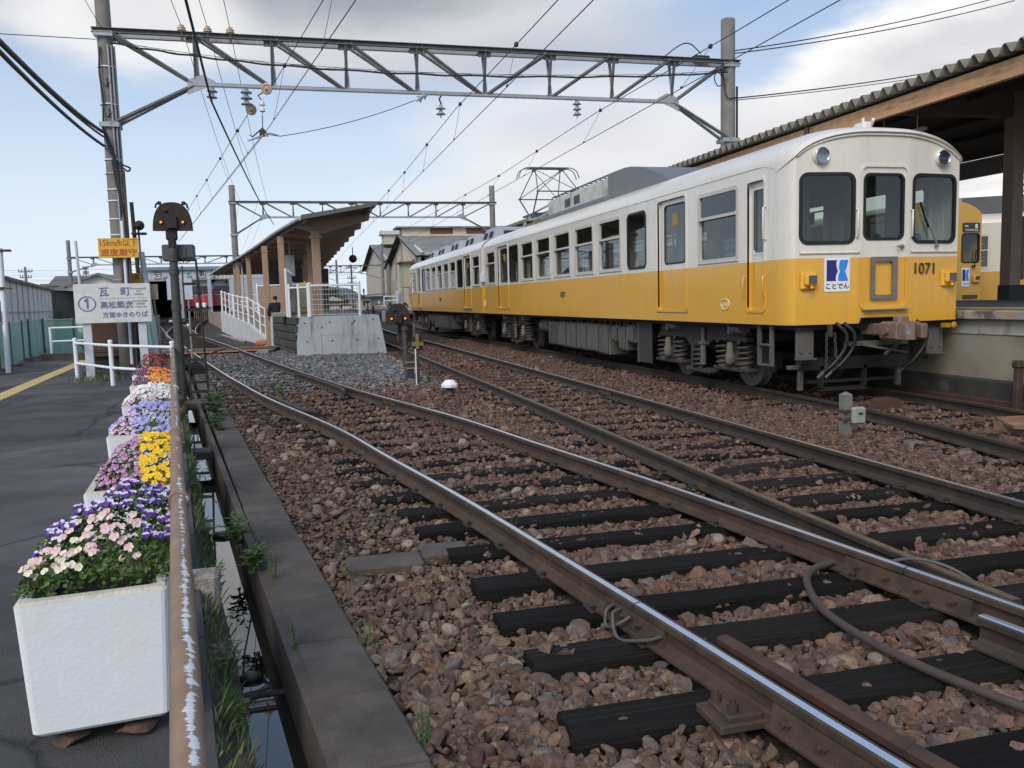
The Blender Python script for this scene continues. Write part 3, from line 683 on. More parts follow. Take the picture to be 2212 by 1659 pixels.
def ballast(name, seed, n, y0, y1, rmean, rsd, sub, label, x1=9.05):
    X, Y, rg = scatter(n, -.2-.128*y1, x1, y0, y1, seed)
    ang = np.degrees(np.arctan2(X, Y)); ok = (ang > 14.64-41) & (ang < 14.64+41) & (X > XK(Y)+.31)
    X, Y = X[ok], Y[ok]; Rad = np.clip(rg.lognormal(math.log(rmean), rsd, len(X)), rmean*.45, rmean*2.3)
    al_x = np.interp(Y, RX[1][1], RX[1][0]); left = X < np.where(Y < 3.6, np.interp(Y, RX[0][1], RX[0][0]), al_x)
    far = (Y > 9) & (X < np.interp(Y, [p.y for p in CB], [p.x for p in CB])-1.2)
    small = left & (Y > 3.9) & (rg.uniform(size=len(X)) < .75); Rad = np.where(small, Rad*.62, Rad)
    ok, hit = clear_mask(X, Y, .012, .058)
    dep = np.clip((Y-4.5)/5, 0, 1)
    keep = ok & (~hit | (rg.uniform(size=len(X)) < .03+.30*dep**1.2))
    Z = lv(X, Y)-.012+Rad*.25+np.where(hit, .03, 0)+rg.normal(0, .004, len(X))
    red = RED[rg.randint(0, len(RED), len(X))]; tan = TAN[rg.randint(0, len(TAN), len(X))]; gr = GREYS[rg.randint(0, len(GREYS), len(X))]
    pt = np.where(left, .7, np.where(X < np.interp(Y, [p.y for p in CA], [p.x for p in CA])+.7, .3, .1))
    col = np.where((rg.uniform(size=len(X)) < pt)[:, None], tan, red); col = np.where((rg.uniform(size=len(X)) < .05)[:, None], gr*1.1, col)
    g = (Y > 14.5) & (X < xcb(Y)-1.25) & (rg.uniform(size=len(X)) < np.clip((Y-14.5)/4, 0, .92)); col = np.where(g[:, None], gr, col)
    isg = g if True else None; m_ = col[~isg].mean(axis=0, keepdims=True); col = np.where(isg[:, None], col*1.25, (col*.72+m_*.28)*np.array([.80, .73, .70]))*rg.uniform(.60, 1.25, (len(X), 1))
    stones(name, X[keep], Y[keep], Z[keep], Rad[keep], col[keep], sub, seed, label)
def xcb(Y): return np.interp(Y, [p.y for p in CB], [p.x for p in CB])
ballast('ballast', 11, 34000, 1.5, 5.2, .029, .34, 2, 'crushed red brown stone around the nearest sleepers', 6.4)
ballast('ballast', 12, 62000, 5.2, 11.0, .028, .28, 1, 'red brown gravel between the three tracks')
ballast('ballast', 13, 90000, 11.0, 34.0, .040, .28, 1, 'brown and grey gravel before the concrete platform end')
# rounded cobbles lying on the gravel
X, Y, rg = scatter(420, -1.2, 3.0, 3., 13., 5)
ok, hit = clear_mask(X, Y, .03, .11); k_ = ok & ~hit & (X > XK(Y)+.36)
Rad = rg.uniform(.03, .062, len(X)); Z = lv(X, Y)+Rad*.25
col = TAN[rg.randint(0, len(TAN), len(X))]*1.05
stones('cobbles', X[k_], Y[k_], Z[k_], Rad[k_], col[k_], 2, 77, 'rounded tan pebbles scattered on the gravel', True)
# ================================================================== the two cars
def split_paint(name, z, top, bot, rough=.28, coat=.5, dirt=.22):
    m = mat(name, top, rough, 0, .03, 3, coat=coat); t = m.node_tree; b = [n for n in t.nodes if n.type == 'BSDF_PRINCIPLED'][0]
    src = b.inputs['Base Color'].links[0].from_socket; tcn = [n for n in t.nodes if n.type == 'TEX_COORD'][0]
    sp = t.nodes.new('ShaderNodeSeparateXYZ'); t.links.new(tcn.outputs['Object'], sp.inputs[0])
    gt = t.nodes.new('ShaderNodeMath'); gt.operation = 'GREATER_THAN'; t.links.new(sp.outputs[2], gt.inputs[0]); gt.inputs[1].default_value = z
    nz = t.nodes.new('ShaderNodeTexNoise'); nz.inputs['Scale'].default_value = 2.5; nz.inputs['Detail'].default_value = 6; t.links.new(tcn.outputs['Object'], nz.inputs['Vector'])
    bm = t.nodes.new('ShaderNodeMix'); bm.data_type = 'RGBA'; t.links.new(nz.outputs[0], bm.inputs[0]); bm.inputs[6].default_value = (*[c*.92 for c in bot], 1); bm.inputs[7].default_value = (*[min(1, c*1.06) for c in bot], 1)
    mx = t.nodes.new('ShaderNodeMix'); mx.data_type = 'RGBA'; t.links.new(gt.outputs[0], mx.inputs[0]); t.links.new(bm.outputs[2], mx.inputs[6]); t.links.new(src, mx.inputs[7])
    # fine run-down grime
    mp = t.nodes.new('ShaderNodeMapping'); mp.inputs['Scale'].default_value = (14, 14, .9); t.links.new(tcn.outputs['Object'], mp.inputs[0])
    n2 = t.nodes.new('ShaderNodeTexNoise'); n2.inputs['Scale'].default_value = 1; n2.inputs['Detail'].default_value = 8; t.links.new(mp.outputs[0], n2.inputs['Vector'])
    mr = t.nodes.new('ShaderNodeMapRange'); mr.inputs[1].default_value = .5; mr.inputs[2].default_value = .8; mr.inputs[4].default_value = dirt; t.links.new(n2.outputs[0], mr.inputs[0])
    m2 = t.nodes.new('ShaderNodeMix'); m2.data_type = 'RGBA'; t.links.new(mr.outputs[0], m2.inputs[0]); t.links.new(mx.outputs[2], m2.inputs[6]); m2.inputs[7].default_value = (.30, .25, .18, 1)
    t.links.new(m2.outputs[2], b.inputs['Base Color']); return m
BELT = 1.865
CREAM = (.74, .695, .615); YEL = (.76, .395, .032)
m_body = split_paint('car_paint', BELT, CREAM, YEL)
m_cream = mat('cream_paint', CREAM, .3, 0, .03, 3, coat=.4)
m_yelp = mat('yellow_paint', YEL, .3, 0, .05, 4, coat=.4)
m_roof = mat('roof_paint', (.72, .69, .63), .35, 0, .06, 2, (.56, .54, .50), (.5, .75), stain=(.40, .38, .35), stain_k=.3, stain_s=(1, 5, 1), coat=.3)
m_rub = mat('black_rubber', (.012, .012, .012), .5, 0, .2, 20)
m_alu = mat('window_frame', (.56, .53, .47), .4, .1, .06, 10)
m_glass = glass('car_glass', (.60, .67, .65), .06)
m_under = mat('underframe_grime', (.048, .043, .038), .85, .1, .25, 6, (.045, .04, .036), (.45, .7), bump=.15)
m_undl = mat('underframe_box_grey', (.115, .107, .097), .75, .15, .15, 4, (.085, .078, .07), (.5, .75), stain=(.05, .045, .04), stain_k=.6, stain_s=(5, 5, .8))
m_undd = mat('underframe_dark', (.022, .021, .020), .9, 0, .2, 8)
m_spring = mat('spring_steel', (.085, .075, .066), .6, .4, .2, 12)
m_tyre = mat('wheel_steel', (.17, .165, .155), .5, .6, .15, 6)
m_int = mat('car_interior', (.27, .31, .28), .7, 0, .08, 3)
m_seat = mat('seat_moquette', (.05, .11, .10), .9, 0, .2, 10)
m_logo1 = mat('logo_navy', (.022, .020, .16), .4); m_logo2 = mat('logo_sky_blue', (.035, .25, .72), .4); m_logow = mat('logo_white', (.78, .80, .84), .4, 0, .02)
m_ink = mat('lettering_dark', (.07, .066, .06), .5, .2)
m_chrome = mat('chrome', (.75, .76, .78), .12, 1., .03)
m_lens = mat('dark_lens', (.05, .052, .055), .12, 0, .1, 12, spec=.8)
m_acc = mat('roof_unit_cream', (.56, .54, .49), .55, 0, .08, 3, (.32, .31, .28), (.5, .7), stain=(.18, .17, .15), stain_k=.5)
m_acg = mat('roof_unit_grey', (.165, .17, .18), .5, .1, .08, 3)
m_panto = mat('pantograph_steel', (.10, .115, .125), .5, .5, .2, 14)
m_ins = mat('brown_porcelain', (.36, .25, .17), .25, 0, .1, 8, coat=.5); m_insg = mat('grey_porcelain', (.30, .33, .36), .25, 0, .1, 8, coat=.5)
HW = 1.35; CARL = 17.6
def fplan(x):
    a = abs(x)
    if a <= .38: return 0.
    if a <= 1.25: return .10*(a-.38)/.87
    q = min(1, (a-1.25)/.10); return .10+.34*(1-math.sqrt(max(0, 1-q*q)))
def arch(x): return 3.12+.47*max(0, 1-abs(x/HW)**2.7)**.55
def drop(t): return .085*max(0, 1-(t+.04)/.45)**2 if t < .41 else 0
XS_ = [HW*math.sin(math.pi/2*i/16) for i in range(17)]; XS_ = [-x for x in XS_[::-1]]+XS_[1:]

def make_bogie(par, yc, k):
    mb = MB()
    for s in (-1, 1):
        X = s*1.02
        mb.prism([(-1.5, .80), (-1.45, .92), (-.6, .92), (.6, .92), (1.45, .92), (1.5, .80), (1.0, .74), (.45, .70), (.32, .60), (-.32, .60), (-.45, .70), (-1.0, .74)], X-.06, X+.06, 'x')
        for y in (-.16, .16): mb.box(X-.07, X+.09*s+.0, y-.035, y+.035, .18, .62, 0, .01)
        mb.box(X-.1, X+.1, -.42, .42, .15, .23, 0, .02)
        for w in (-1.09, 1.09):
            mb.box(X-.10, X+.10, w-.52, w+.52, .25, .31, 0, .015); mb.box(X-.08, X+.08, w-.44, w+.44, .70, .78, 0, .02)
    mb.box(-.95, .95, -.35, .35, .55, .85); mb.box(-.9, .9, -1.5, -1.42, .7, .85); mb.box(-.9, .9, 1.42, 1.5, .7, .85)
    b = mb.build('bogie', m_under, par)
    for w in (-1.09, 1.09):
        ax = MB(); ax.cyl((-.85, w, .43), (.85, w, .43), .07, n=10); ax.build('axle', m_under, b)
        for s in (-1, 1):
            q = MB(); x0 = s*.685; q.lathe([(.43, -.065), (.43, .045), (.455, .05), (.455, .075), (.37, .08), (.35, .045), (.16, .03), (.14, .075), (.0, .075)][::1], (x0, w, .43), (-s, 0, 0), 36); q.build('wheel', [m_tyre], b)
            q = MB(); q.lathe([(.0, 0), (.17, 0), (.19, .03), (.19, .12), (.15, .16), (.14, .20), (0, .21)], (s*.90, w, .43), (s, 0, 0), 18); q.box(s*.95-.07, s*.95+.07, w-.10, w+.10, .34, .70, 0, .02); q.build('axle_box', m_under, b)
            for dy in (-.32, .32):
                q = MB(); pts = []; tn = 4.5
                for i in range(int(tn*12)+1):
                    a = 2*math.pi*i/12; pts.append((s*1.03+.115*math.cos(a), w+dy+.115*math.sin(a), .33+.37*i/(tn*12)))
                q.tube(pts, .021, 6); q.cyl((s*1.03, w+dy, .30), (s*1.03, w+dy, .42), .10, n=12); q.build('coil_spring', m_spring, b)
            q = MB(); q.lathe([(.0, 0), (.05, .01), (.075, .06), (.08, .16), (.055, .22), (.06, .25), (.04, .36), (0, .36)], (s*1.14, w-.06, .34), (0, 0, 1), 14); q.build('damper', mat('damper_tan', (.15, .13, .105), .7, .1, .2, 10), b)
            q = MB(); q.cyl((s*1.10, w-.42, .93), (s*1.10, w-.10, .93), .10, n=16); q.cyl((s*1.10, w-.10, .93), (s*1.10, w+.02, .93), .035, n=10); q.box(s*1.10-.11, s*1.10+.11, w-.12, w-.09, .82, 1.0, 0, .02); q.build('brake_cylinder', mat('brake_cylinder_grey', (.19, .18, .165), .5, .3, .15, 8), b)
        for s in (-1, 1):
            q = MB(); q.beam((s*.7, w*1.5, .25), (s*.75, w*1.48, .75), .05, .1, 0); q.box(s*.6-.05, s*.6+.12, w*1.40-.05, w*1.40+.05, .28, .55, 0, .02); q.build('brake_hanger', m_under, b)
    for s in (-1, 1):
        for dy in (-.0,):
            q = MB(); pts = []
            for i in range(49):
                a = 2*math.pi*i/12; pts.append((s*1.05+.10*math.cos(a), .02+.10*math.sin(a), .24+.32*i/48))
            q.tube(pts, .02, 6); q.build('bolster_spring', m_spring, b)
        q = MB(); q.cyl((s*1.13, -.26, .3), (s*1.13, -.26, .62), .05, n=12); q.cyl((s*1.13, -.26, .6), (s*1.13, -.26, .9), .035, n=12); q.box(s*1.13-.06, s*1.13+.06, -.32, -.20, .62, .68, 0, .01); q.build('oil_damper', m_undl, b)
    b.location = Vector((0, yc, 0)); return b

def make_car(label, number, kind, cat='train car'):
    T = thing('train_car', label, cat, (0, 0, 0), 'yellow and cream cars coupled together')
    wins = [('sash', 1.39, 2.57, 1.93, 2.95), ('sash', 16.15, 17.28, 1.95, 2.95)]+[('sash', c-.575, c+.575, 1.96, 2.96) for c in (6.39, 7.92, 9.45, 10.97, 12.48)]
    fixed = [(4.62, 5.47, 1.95, 2.96), (13.42, 14.36, 1.95, 2.96)]
    doors = [(3.03, 4.12, 1.17, 3.04, 3.14, 3.92), (14.57, 15.80, 1.17, 3.04, 14.76, 15.58)]
    cabd = (.69, 1.13, 1.19, 2.96)
    body = None
    for s in (-1, 1):
        mb = MB(); holes = [rrect(w[1], w[2], w[3], w[4], .06) for w in wins]+[rrect(w[0], w[1], w[2], w[3], .11) for w in fixed]
        holes += [rrect(d[0], d[1], d[2], d[3], .07) for d in doors]+[rrect(cabd[0], cabd[1], cabd[2], cabd[3], .05)]
        add_plate(mb, [(.44, 1.0), (CARL-.05, 1.0), (CARL-.05, 3.12), (.44, 3.12)], holes, .03, lambda u, v, d: (s*(HW-.015+d), u, v))
        for d in doors:                                   # pressed rim round the opening
            o = rrect(d[0]-.045, d[1]+.045, d[2]-.02, d[3]+.05, .1); i = rrect(d[0], d[1], d[2], d[3], .07)
            ring(mb, o, i, -.06, .012, lambda u, v, e: (s*(HW+e), u, v))
        o = rrect(cabd[0]-.04, cabd[1]+.04, cabd[2]-.03, cabd[3]+.045, .08); i = rrect(*cabd, .05); ring(mb, o, i, -.09, .012, lambda u, v, e: (s*(HW+e), u, v))
        o = mb.build('side_wall', m_body, T)
        for w in wins:
            mb = MB(); f = lambda u, v, e: (s*(HW+e), u, v)
            ring(mb, rrect(w[1]-.03, w[2]+.03, w[3]-.03, w[4]+.03, .08), rrect(w[1]+.03, w[2]-.03, w[3]+.035, w[4]-.03, .035), -.035, .014, f)
            zb = 2.585; mb.box(s*HW-.034, s*HW+.006, w[1]+.02, w[2]-.02, zb-.02, zb+.024)
            mb.box(s*HW-.02, s*HW+.035, w[1]-.03, w[2]+.03, w[3]-.035, w[3]-.01, 0, .005)
            wn_ = mb.build('window', m_alu, T)
            for z0, z1, d in ((w[3]+.03, zb, -.027), (zb, w[4]-.02, -.014)):
                g = MB(); g.add([f(w[1]+.02, z0, d), f(w[2]-.02, z0, d), f(w[2]-.02, z1, d), f(w[1]+.02, z1, d)], [(0, 1, 2, 3)]); g.build('pane', m_glass, wn_)
        for w in fixed:
            mb = MB(); f = lambda u, v, e: (s*(HW+e), u, v)
            ring(mb, rrect(w[0]-.018, w[1]+.018, w[2]-.018, w[3]+.018, .125), rrect(w[0]+.02, w[1]-.02, w[2]+.02, w[3]-.02, .09), -.03, .01, f)
            wn_ = mb.build('window', m_rub, T); g = MB(); g.add([f(*q, -.012) for q in rrect(w[0]+.01, w[1]-.01, w[2]+.01, w[3]-.01, .09)], [list(range(24))]); g.build('pane', m_glass, wn_)
        for d in doors:
            mb = MB(); f = lambda u, v, e: (s*(HW+e), u, v)
            hole = rrect(d[4], d[5], 1.97, 2.95, .07)
            add_plate(mb, rrect(d[0]-.01, d[1]+.01, d[2]-.01, d[3]+.01, .05), [hole], .03, lambda u, v, e: (s*(HW-.06+e), u, v))
            do = mb.build('door', m_body, T)
            g = MB(); ring(g, rrect(d[4]-.012, d[5]+.012, 1.958, 2.962, .08), rrect(d[4]+.015, d[5]-.015, 1.985, 2.935, .06), -.05, -.038, f); g.build('window_gasket', m_rub, do)
            g = MB(); g.add([f(*q, -.055) for q in hole], [list(range(24))]); g.build('pane', m_glass, do)
            if kind == 1 or True:
                g = MB(); yy0 = d[4]+.28; g.add([f(yy0, 2.60, -.052), f(yy0+.22, 2.60, -.052), f(yy0+.22, 2.80, -.052), f(yy0, 2.80, -.052)], [(0, 1, 2, 3)]); g.build('sticker', mat('yellow_sticker', (.34, .20, .03), .5), do)
            g = MB(); g.box(s*HW-.01, s*HW+.07, d[0]-.05, d[1]+.05, 1.135, 1.165, 0, .006); g.build('door_step', m_galv, T)
        mb = MB(); f = lambda u, v, e: (s*(HW+e), u, v); hole = rrect(cabd[0]+.07, cabd[1]-.07, 1.99, 2.85, .05)
        add_plate(mb, rrect(cabd[0]-.01, cabd[1]+.01, cabd[2]-.01, cabd[3]+.01, .04), [hole], .03, lambda u, v, e: (s*(HW-.075+e), u, v))
        ring(mb, rrect(cabd[0]+.045, cabd[1]-.045, 1.965, 2.875, .06), hole, -.075, -.052, f)
        do = mb.build('cab_door', m_body, T); g = MB(); g.add([f(*q, -.075) for q in hole], [list(range(24))]); g.build('pane', m_glass, do)
        g = MB(); g.tube([f(cabd[0]+.04, 1.66, -.03), f(cabd[0]+.04, 1.66, -.0), f(cabd[0]+.04, 1.62, 0), f(cabd[0]+.04, 1.62, -.03)], .01, 6); g.build('handle', m_alu, do)
        for yq in (cabd[0]-.05,):
            g = MB(); g.tube([f(yq, 2.15, .0), f(yq, 2.16, .05), f(yq, 2.58, .05), f(yq, 2.59, .0)], .011, 8); g.build('hand_rail', m_cream, T)
        for yq in (cabd[1]+.05, cabd[0]-.03):
            g = MB(); g.tube([f(yq, 1.38, .0), f(yq, 1.39, .035), f(yq, 1.66, .035), f(yq, 1.67, .0)], .011, 8); g.build('hand_rail', m_yelp, T)
        g = MB(); sg = -1 if s < 0 else 1
        add_text(g, number, .20, lambda x, y, z: (s*(HW+.006+z), 9.45+x*sg*1., 1.51+y), depth=.012, bold=-.001); g.build('number', m_ink, T)
        g = MB(); ring(g, [(1.75+.13*math.cos(a*math.pi/12), 1.28+.085*math.sin(a*math.pi/12)) for a in range(24)], [(1.75+.115*math.cos(a*math.pi/12), 1.28+.07*math.sin(a*math.pi/12)) for a in range(24)], -.005, .012, f)
        for i in range(4): g.box(s*HW-.003, s*HW+.01, 1.665+i*.045, 1.70+i*.045, 1.255, 1.305)
        g.build('emblem', mat('emblem_cream', (.76, .62, .38), .4), T)
    # front, corners
    mb = MB(); N_ = 14
    def face(xa, xb, holes, name, mi=m_body):
        q = MB(); top = [(xb+(xa-xb)*i/N_, arch(xb+(xa-xb)*i/N_)-.10) for i in range(N_+1)]
        lo = [(xa, 1.0), (xb, 1.0)] if xa != -.38 else [(-.38, 1.0), (-.36, 1.0), (-.33, 1.075), (.37, 1.075), (.375, 1.0), (.38, 1.0)]
        add_plate(q, lo+top, holes, .03, lambda u, v, d: (u, fplan(u)+.015-d, v)); return q
    lw = [(-1.19, -.46, 2.06, 2.94), (.46, 1.19, 2.06, 2.94)]; dw = (-.30, .30, 2.10, 2.94)
    for (xa, xb, w) in ((-1.25, -.38, lw[0]), (.38, 1.25, lw[1])):
        q = face(xa, xb, [rrect(*w, .10)], 'front_panel')
        f = lambda u, v, e: (u, fplan(u)-e, v)
        q.add([f(xa+.05, 1.945, .0), f(xb, 1.945, .0), f(xb, 1.93, .022), f(xa+.05, 1.93, .022), f(xa+.05, 1.90, .0), f(xb, 1.90, .0)], [(0, 1, 2, 3), (3, 2, 5, 4)])
        q.build('front_panel', m_body, T)
        g = MB(); ring(g, rrect(w[0]-.022, w[1]+.022, w[2]-.022, w[3]+.022, .12), rrect(w[0]+.022, w[1]-.022, w[2]+.022, w[3]-.022, .08), -.02, .014, f)
        wn_ = g.build('windscreen', m_rub, T); g = MB(); g.add([f(*p, -.005) for p in rrect(w[0], w[1], w[2], w[3], .09)], [list(range(24))]); g.build('pane', m_glass, wn_)
    q = face(-.38, .38, [rrect(-.35, .35, 1.20, 3.04, .08)], 'x'); q.build('front_panel', m_body, T)
    q = MB(); f = lambda u, v, e: (u, -e, v)
    add_plate(q, rrect(-.352, .352, 1.20, 3.04, .07), [rrect(*dw, .08)], .03, lambda u, v, d: (u, .022-d, v))
    ring(q, rrect(-.37, .37, 1.18, 3.06, .09), rrect(-.34, .34, 1.21, 3.03, .07), -.006, .014, f)
    do = q.build('gangway_door', m_body, T)
    g = MB(); ring(g, rrect(dw[0]-.015, dw[1]+.015, dw[2]-.015, dw[3]+.015, .095), rrect(dw[0]+.02, dw[1]-.02, dw[2]+.02, dw[3]-.02, .06), -.03, .004, f); g.build('window_gasket', m_rub, do)
    g = MB(); g.add([f(*p, -.02) for p in rrect(*dw, .08)], [list(range(24))]); g.build('pane', m_glass, do)
    g = MB(); g.tube([f(.28, 2.0, .0), f(.28, 2.0, .045), f(.17, 2.0, .05)], .012, 8); g.cyl(f(.28, 2.0, 0), f(.28, 2.0, .02), .03); g.build('handle', m_galv, do)
    for s in (-1, 1):                                        # corners swept from face to side
        q = MB(); A = []; B = []
        for i in range(11):
            x = s*(1.25+.10*math.sin(math.pi/2*i/10)); A.append((x, fplan(x), 1.0)); B.append((x, fplan(x), max(3.12, arch(x)-.10)))
        q.strip(A, B, 0, True); q.strip([(a[0]*.985, a[1]+.02, a[2]) for a in A], [(a[0]*.985, a[1]+.02, a[2]) for a in B], 0, True); q.build('corner_panel', m_body, T, recalc=False)
    # face moulding following the arch
    q = MB(); q.tube([(x, fplan(x)-.012, arch(x)-.135-.01) for x in XS_ if abs(x) < 1.25], .014, 6)
    q.build('roof_moulding', m_cream, T)
    # roof
    TS = [-.045, -.02, 0, .03, .08, .15, .25, .41, .7, 1.5, 4, 8, 12, 15, 17, 17.4]; q = MB(); n = len(XS_); v = []
    for t in TS:
        for x in XS_:
            fp = fplan(x); y = fp+t if t < 1.5 else t+.2; e = .03*max(0, -t/.045)
            v.append((x*(1.004), y, arch(x)-drop(t)-e+.006))
    fs = [(j*n+i, j*n+i+1, (j+1)*n+i+1, (j+1)*n+i) for j in range(len(TS)-1) for i in range(n-1)]
    q.add(v, fs, 0, True)
    lip = [(x*1.004, fplan(x)-.045, arch(x)-drop(-.045)-.024) for x in XS_]; inn = [(x*.99, fplan(x)+.03, arch(x)-.135) for x in XS_]
    q.strip(lip, inn, 1, False)
    q.build('roof', [m_body, m_cream], T)
    # rear end
    q = MB(); top = [(x, arch(x)-.01) for x in XS_[::-1]]
    add_plate(q, [(-HW, 1.0), (HW, 1.0)]+top, [rrect(-.36, .36, 1.1, 3.0, .08), rrect(-1.1, -.55, 2.1, 2.9, .06), rrect(.55, 1.1, 2.1, 2.9, .06)], .03, lambda u, v, d: (u, CARL-.03+d, v)); q.build('rear_wall', m_body, T)
    q = MB(); ring(q, rrect(-.45, .45, 1.05, 3.1, .05), rrect(-.36, .36, 1.1, 3.0, .05), CARL-.02, CARL+.2, lambda u, v, e: (u, e, v)); q.build('gangway_bellows', m_rub, T)
    # interior
    q = MB(); q.box(-1.28, 1.28, .2, CARL-.1, 1.05, 1.10); q.box(-1.25, 1.25, .2, CARL-.1, 3.02, 3.05, 0)
    add_plate(q, [(-1.28, 1.1), (1.28, 1.1), (1.28, 3.02), (-1.28, 3.02)], [rrect(-1.0, -.5, 2.0, 2.85, .04), rrect(-.3, .3, 1.15, 2.9, .04), rrect(.5, 1.0, 2.0, 2.85, .04)], .03, lambda u, v, d: (u, 1.22+d, v))
    for s in (-1, 1):
        for ya, yb in ((6.0, 13.3), (1.5, 2.9)): q.box(s*.85, s*1.28, ya, yb, 1.35, 1.52, 1); q.box(s*1.18, s*1.28, ya, yb, 1.5, 1.9, 1)
        for yv in (4.6, 5.9, 9.4, 13.3, 14.4): q.cyl((s*.82, yv, 1.1), (s*.82, yv, 3.02), .017, n=8, mi=2)
        q.tube([(s*.75, 1.4, 2.72), (s*.75, 17, 2.72)], .015, 6, 2)
    q.box(-.95, -.5, .3, .75, 1.1, 1.95, 3, .03); q.box(.5, 1.05, .3, .7, 1.1, 1.98, 3, .03)
    q.cyl((-.98, .55, 1.6), (-.98, .55, 2.32), .02, n=8, mi=2)
    q.build('interior', [m_int, m_seat, m_galv, mat('console_green', (.07, .14, .12), .6)], T)
    # underframe
    q = MB(); q.box(-1.2, 1.2, .15, CARL-.1, .93, 1.04); q.box(-.5, .5, 4.6, 13.0, .55, .93); q.box(-.12, .12, .3, 17.3, .75, .95); q.build('underframe', m_undd, T)
    make_bogie(T, 3.13, 0); make_bogie(T, 14.9, 1)
    bxs = [(10.35, 11.2, .28, .85, 'louvred_box'), (9.72, 10.28, .26, .86, 'equipment_box'), (8.98, 9.68, .25, .86, 'equipment_box'), (8.3, 8.94, .25, .86, 'equipment_box'), (7.52, 8.26, .25, .86, 'equipment_box'), (6.93, 7.47, .22, .85, 'equipment_box'), (6.42, 6.78, .52, .85, 'equipment_box'), (6.0, 6.36, .36, .83, 'equipment_box'), (5.56, 5.94, .53, .88, 'equipment_box')]
    for s in (-1, 1):
        for a, b, z0, z1, nm in bxs:
            q = MB(); dx = .04 if b-a > .4 else .0; q.box(s*1.20-.02*s if s < 0 else .72, -.72 if s < 0 else 1.18, a, b, z0, z1, 0, .012)
            X = s*1.20
            if nm == 'louvred_box':
                for i in range(8):
                    for j in range(3): q.box(X-.008, X+.012, a+.08+j*.23, a+.27+j*.23, z0+.06+i*.058, z0+.09+i*.058)
            else:
                q.box(X-.012, X+.012, a+.03, b-.03, z0+.04, z1-.04, 0, .006); q.box(X-.03, X+.03, a+.06, a+.085, z0+.02, z0+.06); q.box(X-.03, X+.03, b-.085, b-.06, z1-.07, z1-.02)
                q.box(X-.014*1, X+.016, (a+b)/2-.05, (a+b)/2+.05, (z0+z1)/2-.03, (z0+z1)/2+.04)
            for yb in (a+.1, b-.1): q.box(s*1.1-.02, s*1.1+.02, yb-.02, yb+.02, z1, .95)
            q.build(nm, m_undl, T)
        q = MB(); q.box(s*1.19-.01, s*1.19+.01, 4.75, 5.34, .19, .93, 0); q.box(s*1.2-.02, s*1.2+.02, 5.31, 5.35, .18, .95, 1); q.build('guard_plate', [m_under, m_undl], T)
        q = MB(); q.cyl((s*.95, 11.5, .72), (s*.95, 12.3, .72), .17, n=18); q.build('air_tank', m_undl, T)
        q = MB()                                              # cab step ladder and guard iron
        for yl in (.62, .93): q.box(s*1.27-.02, s*1.27+.02, yl-.03, yl+.03, .42, 1.0)
        for zl in (.44, .72): q.box(s*1.27-.03, s*1.27+.03, .62, .93, zl-.012, zl+.012)
        q.build('step_ladder', m_undl, T)
        q = MB(); q.box(s*1.03-.13, s*1.03+.13, .20, .24, .55, 1.0, 0, .005); q.box(s*1.03-.14, s*1.03+.14, .14, .24, .535, .55)
        for xb in (-.07, .07): q.cyl((s*1.03+xb, .20, .64), (s*1.03+xb, .18, .64), .022, n=8)
        q.build('step_bracket', m_undl, T)
        q = MB(); q.box(s*.80-.035, s*.80+.035, .62, .69, .06, .42, 0, .01); q.box(s*.80-.2, s*.80+.07, .6, .7, .36, .42, 0, .01); q.build('guard_iron', mat('guard_iron_tan', (.14, .115, .09), .8, .1, .2, 9), T)
    q = MB(); q.box(-.85, .85, .55, .70, .35, .52); q.box(-.7, .7, .6, .66, .16, .20); q.box(-.55, -.5, .55, .62, .08, .4); q.box(.15, .2, .55, .62, .08, .4); q.box(-.55, .2, .55, .62, .05, .1); q.build('pilot_beam', mat('pilot_black', (.026, .024, .022), .8), T)
    # lamps, plates, numbers on the face
    f = lambda u, v, e: (u, fplan(u)-e, v)
    for s in (-1, 1):
        q = MB(); c = f(s*.93, 3.17, -.01); q.lathe([(.112, -.0), (.112, .045), (.106, .062), (.098, .066), (.095, .05), (.0, .05)], c, (0, -1, 0), 28); h = q.build('headlight', m_cream, T)
        q = MB(); q.lathe([(.104, .03), (.104, .074), (.098, .08), (.092, .072), (.092, .06)], c, (0, -1, 0), 28); q.build('rim', m_chrome, h)
        q = MB(); q.lathe([(.095, .055), (.07, .03), (.03, .015), (.0, .012)], c, (0, -1, 0), 24); q.build('reflector', m_chrome, h)
        q = MB(); q.lathe([(.094, .062), (.07, .078), (.03, .086), (0, .088)], c, (0, -1, 0), 24); q.build('lens', glass('lamp_glass', (.85, .87, .88), .04), h)
        u = s*1.085; y0 = fplan(u); q = MB(); q.box(u-.115, u+.115, y0-.05, y0+.01, 1.45, 1.69, 0, .03); q.box(u-.085, u+.095, y0-.105, y0-.03, 1.50, 1.665, 0, .03); q.cyl((u, y0-.10, 1.505), (u, y0-.10, 1.475), .022, n=10); h = q.build('tail_light', m_yelp, T)
        q = MB(); q.box(u-.05, u+.07, y0-.112, y0-.10, 1.535, 1.64, 0, .01); q.build('lens', m_lens, h)
    q = MB(); q.prism(rrect(-.86, -.505, 1.425, 1.865, .02), 0, 1, 'y'); q.v = [(x, fplan(x)-.004-.006*(1-y), z) for x, y, z in q.v]; lg = q.build('logo_plate', m_logow, T)
    def lp(poly, m, nm='emblem'):
        q = MB(); q.prism(poly, 0, 1, 'y'); q.v = [(x, fplan(x)-.0115-.003*(1-y), z) for x, y, z in q.v]; q.build(nm, m, lg)
    lp([(-.83, 1.565), (-.70, 1.565), (-.705, 1.60), (-.695, 1.655), (-.675, 1.69), (-.69, 1.73), (-.70, 1.79), (-.69, 1.835), (-.83, 1.835)], m_logo1)
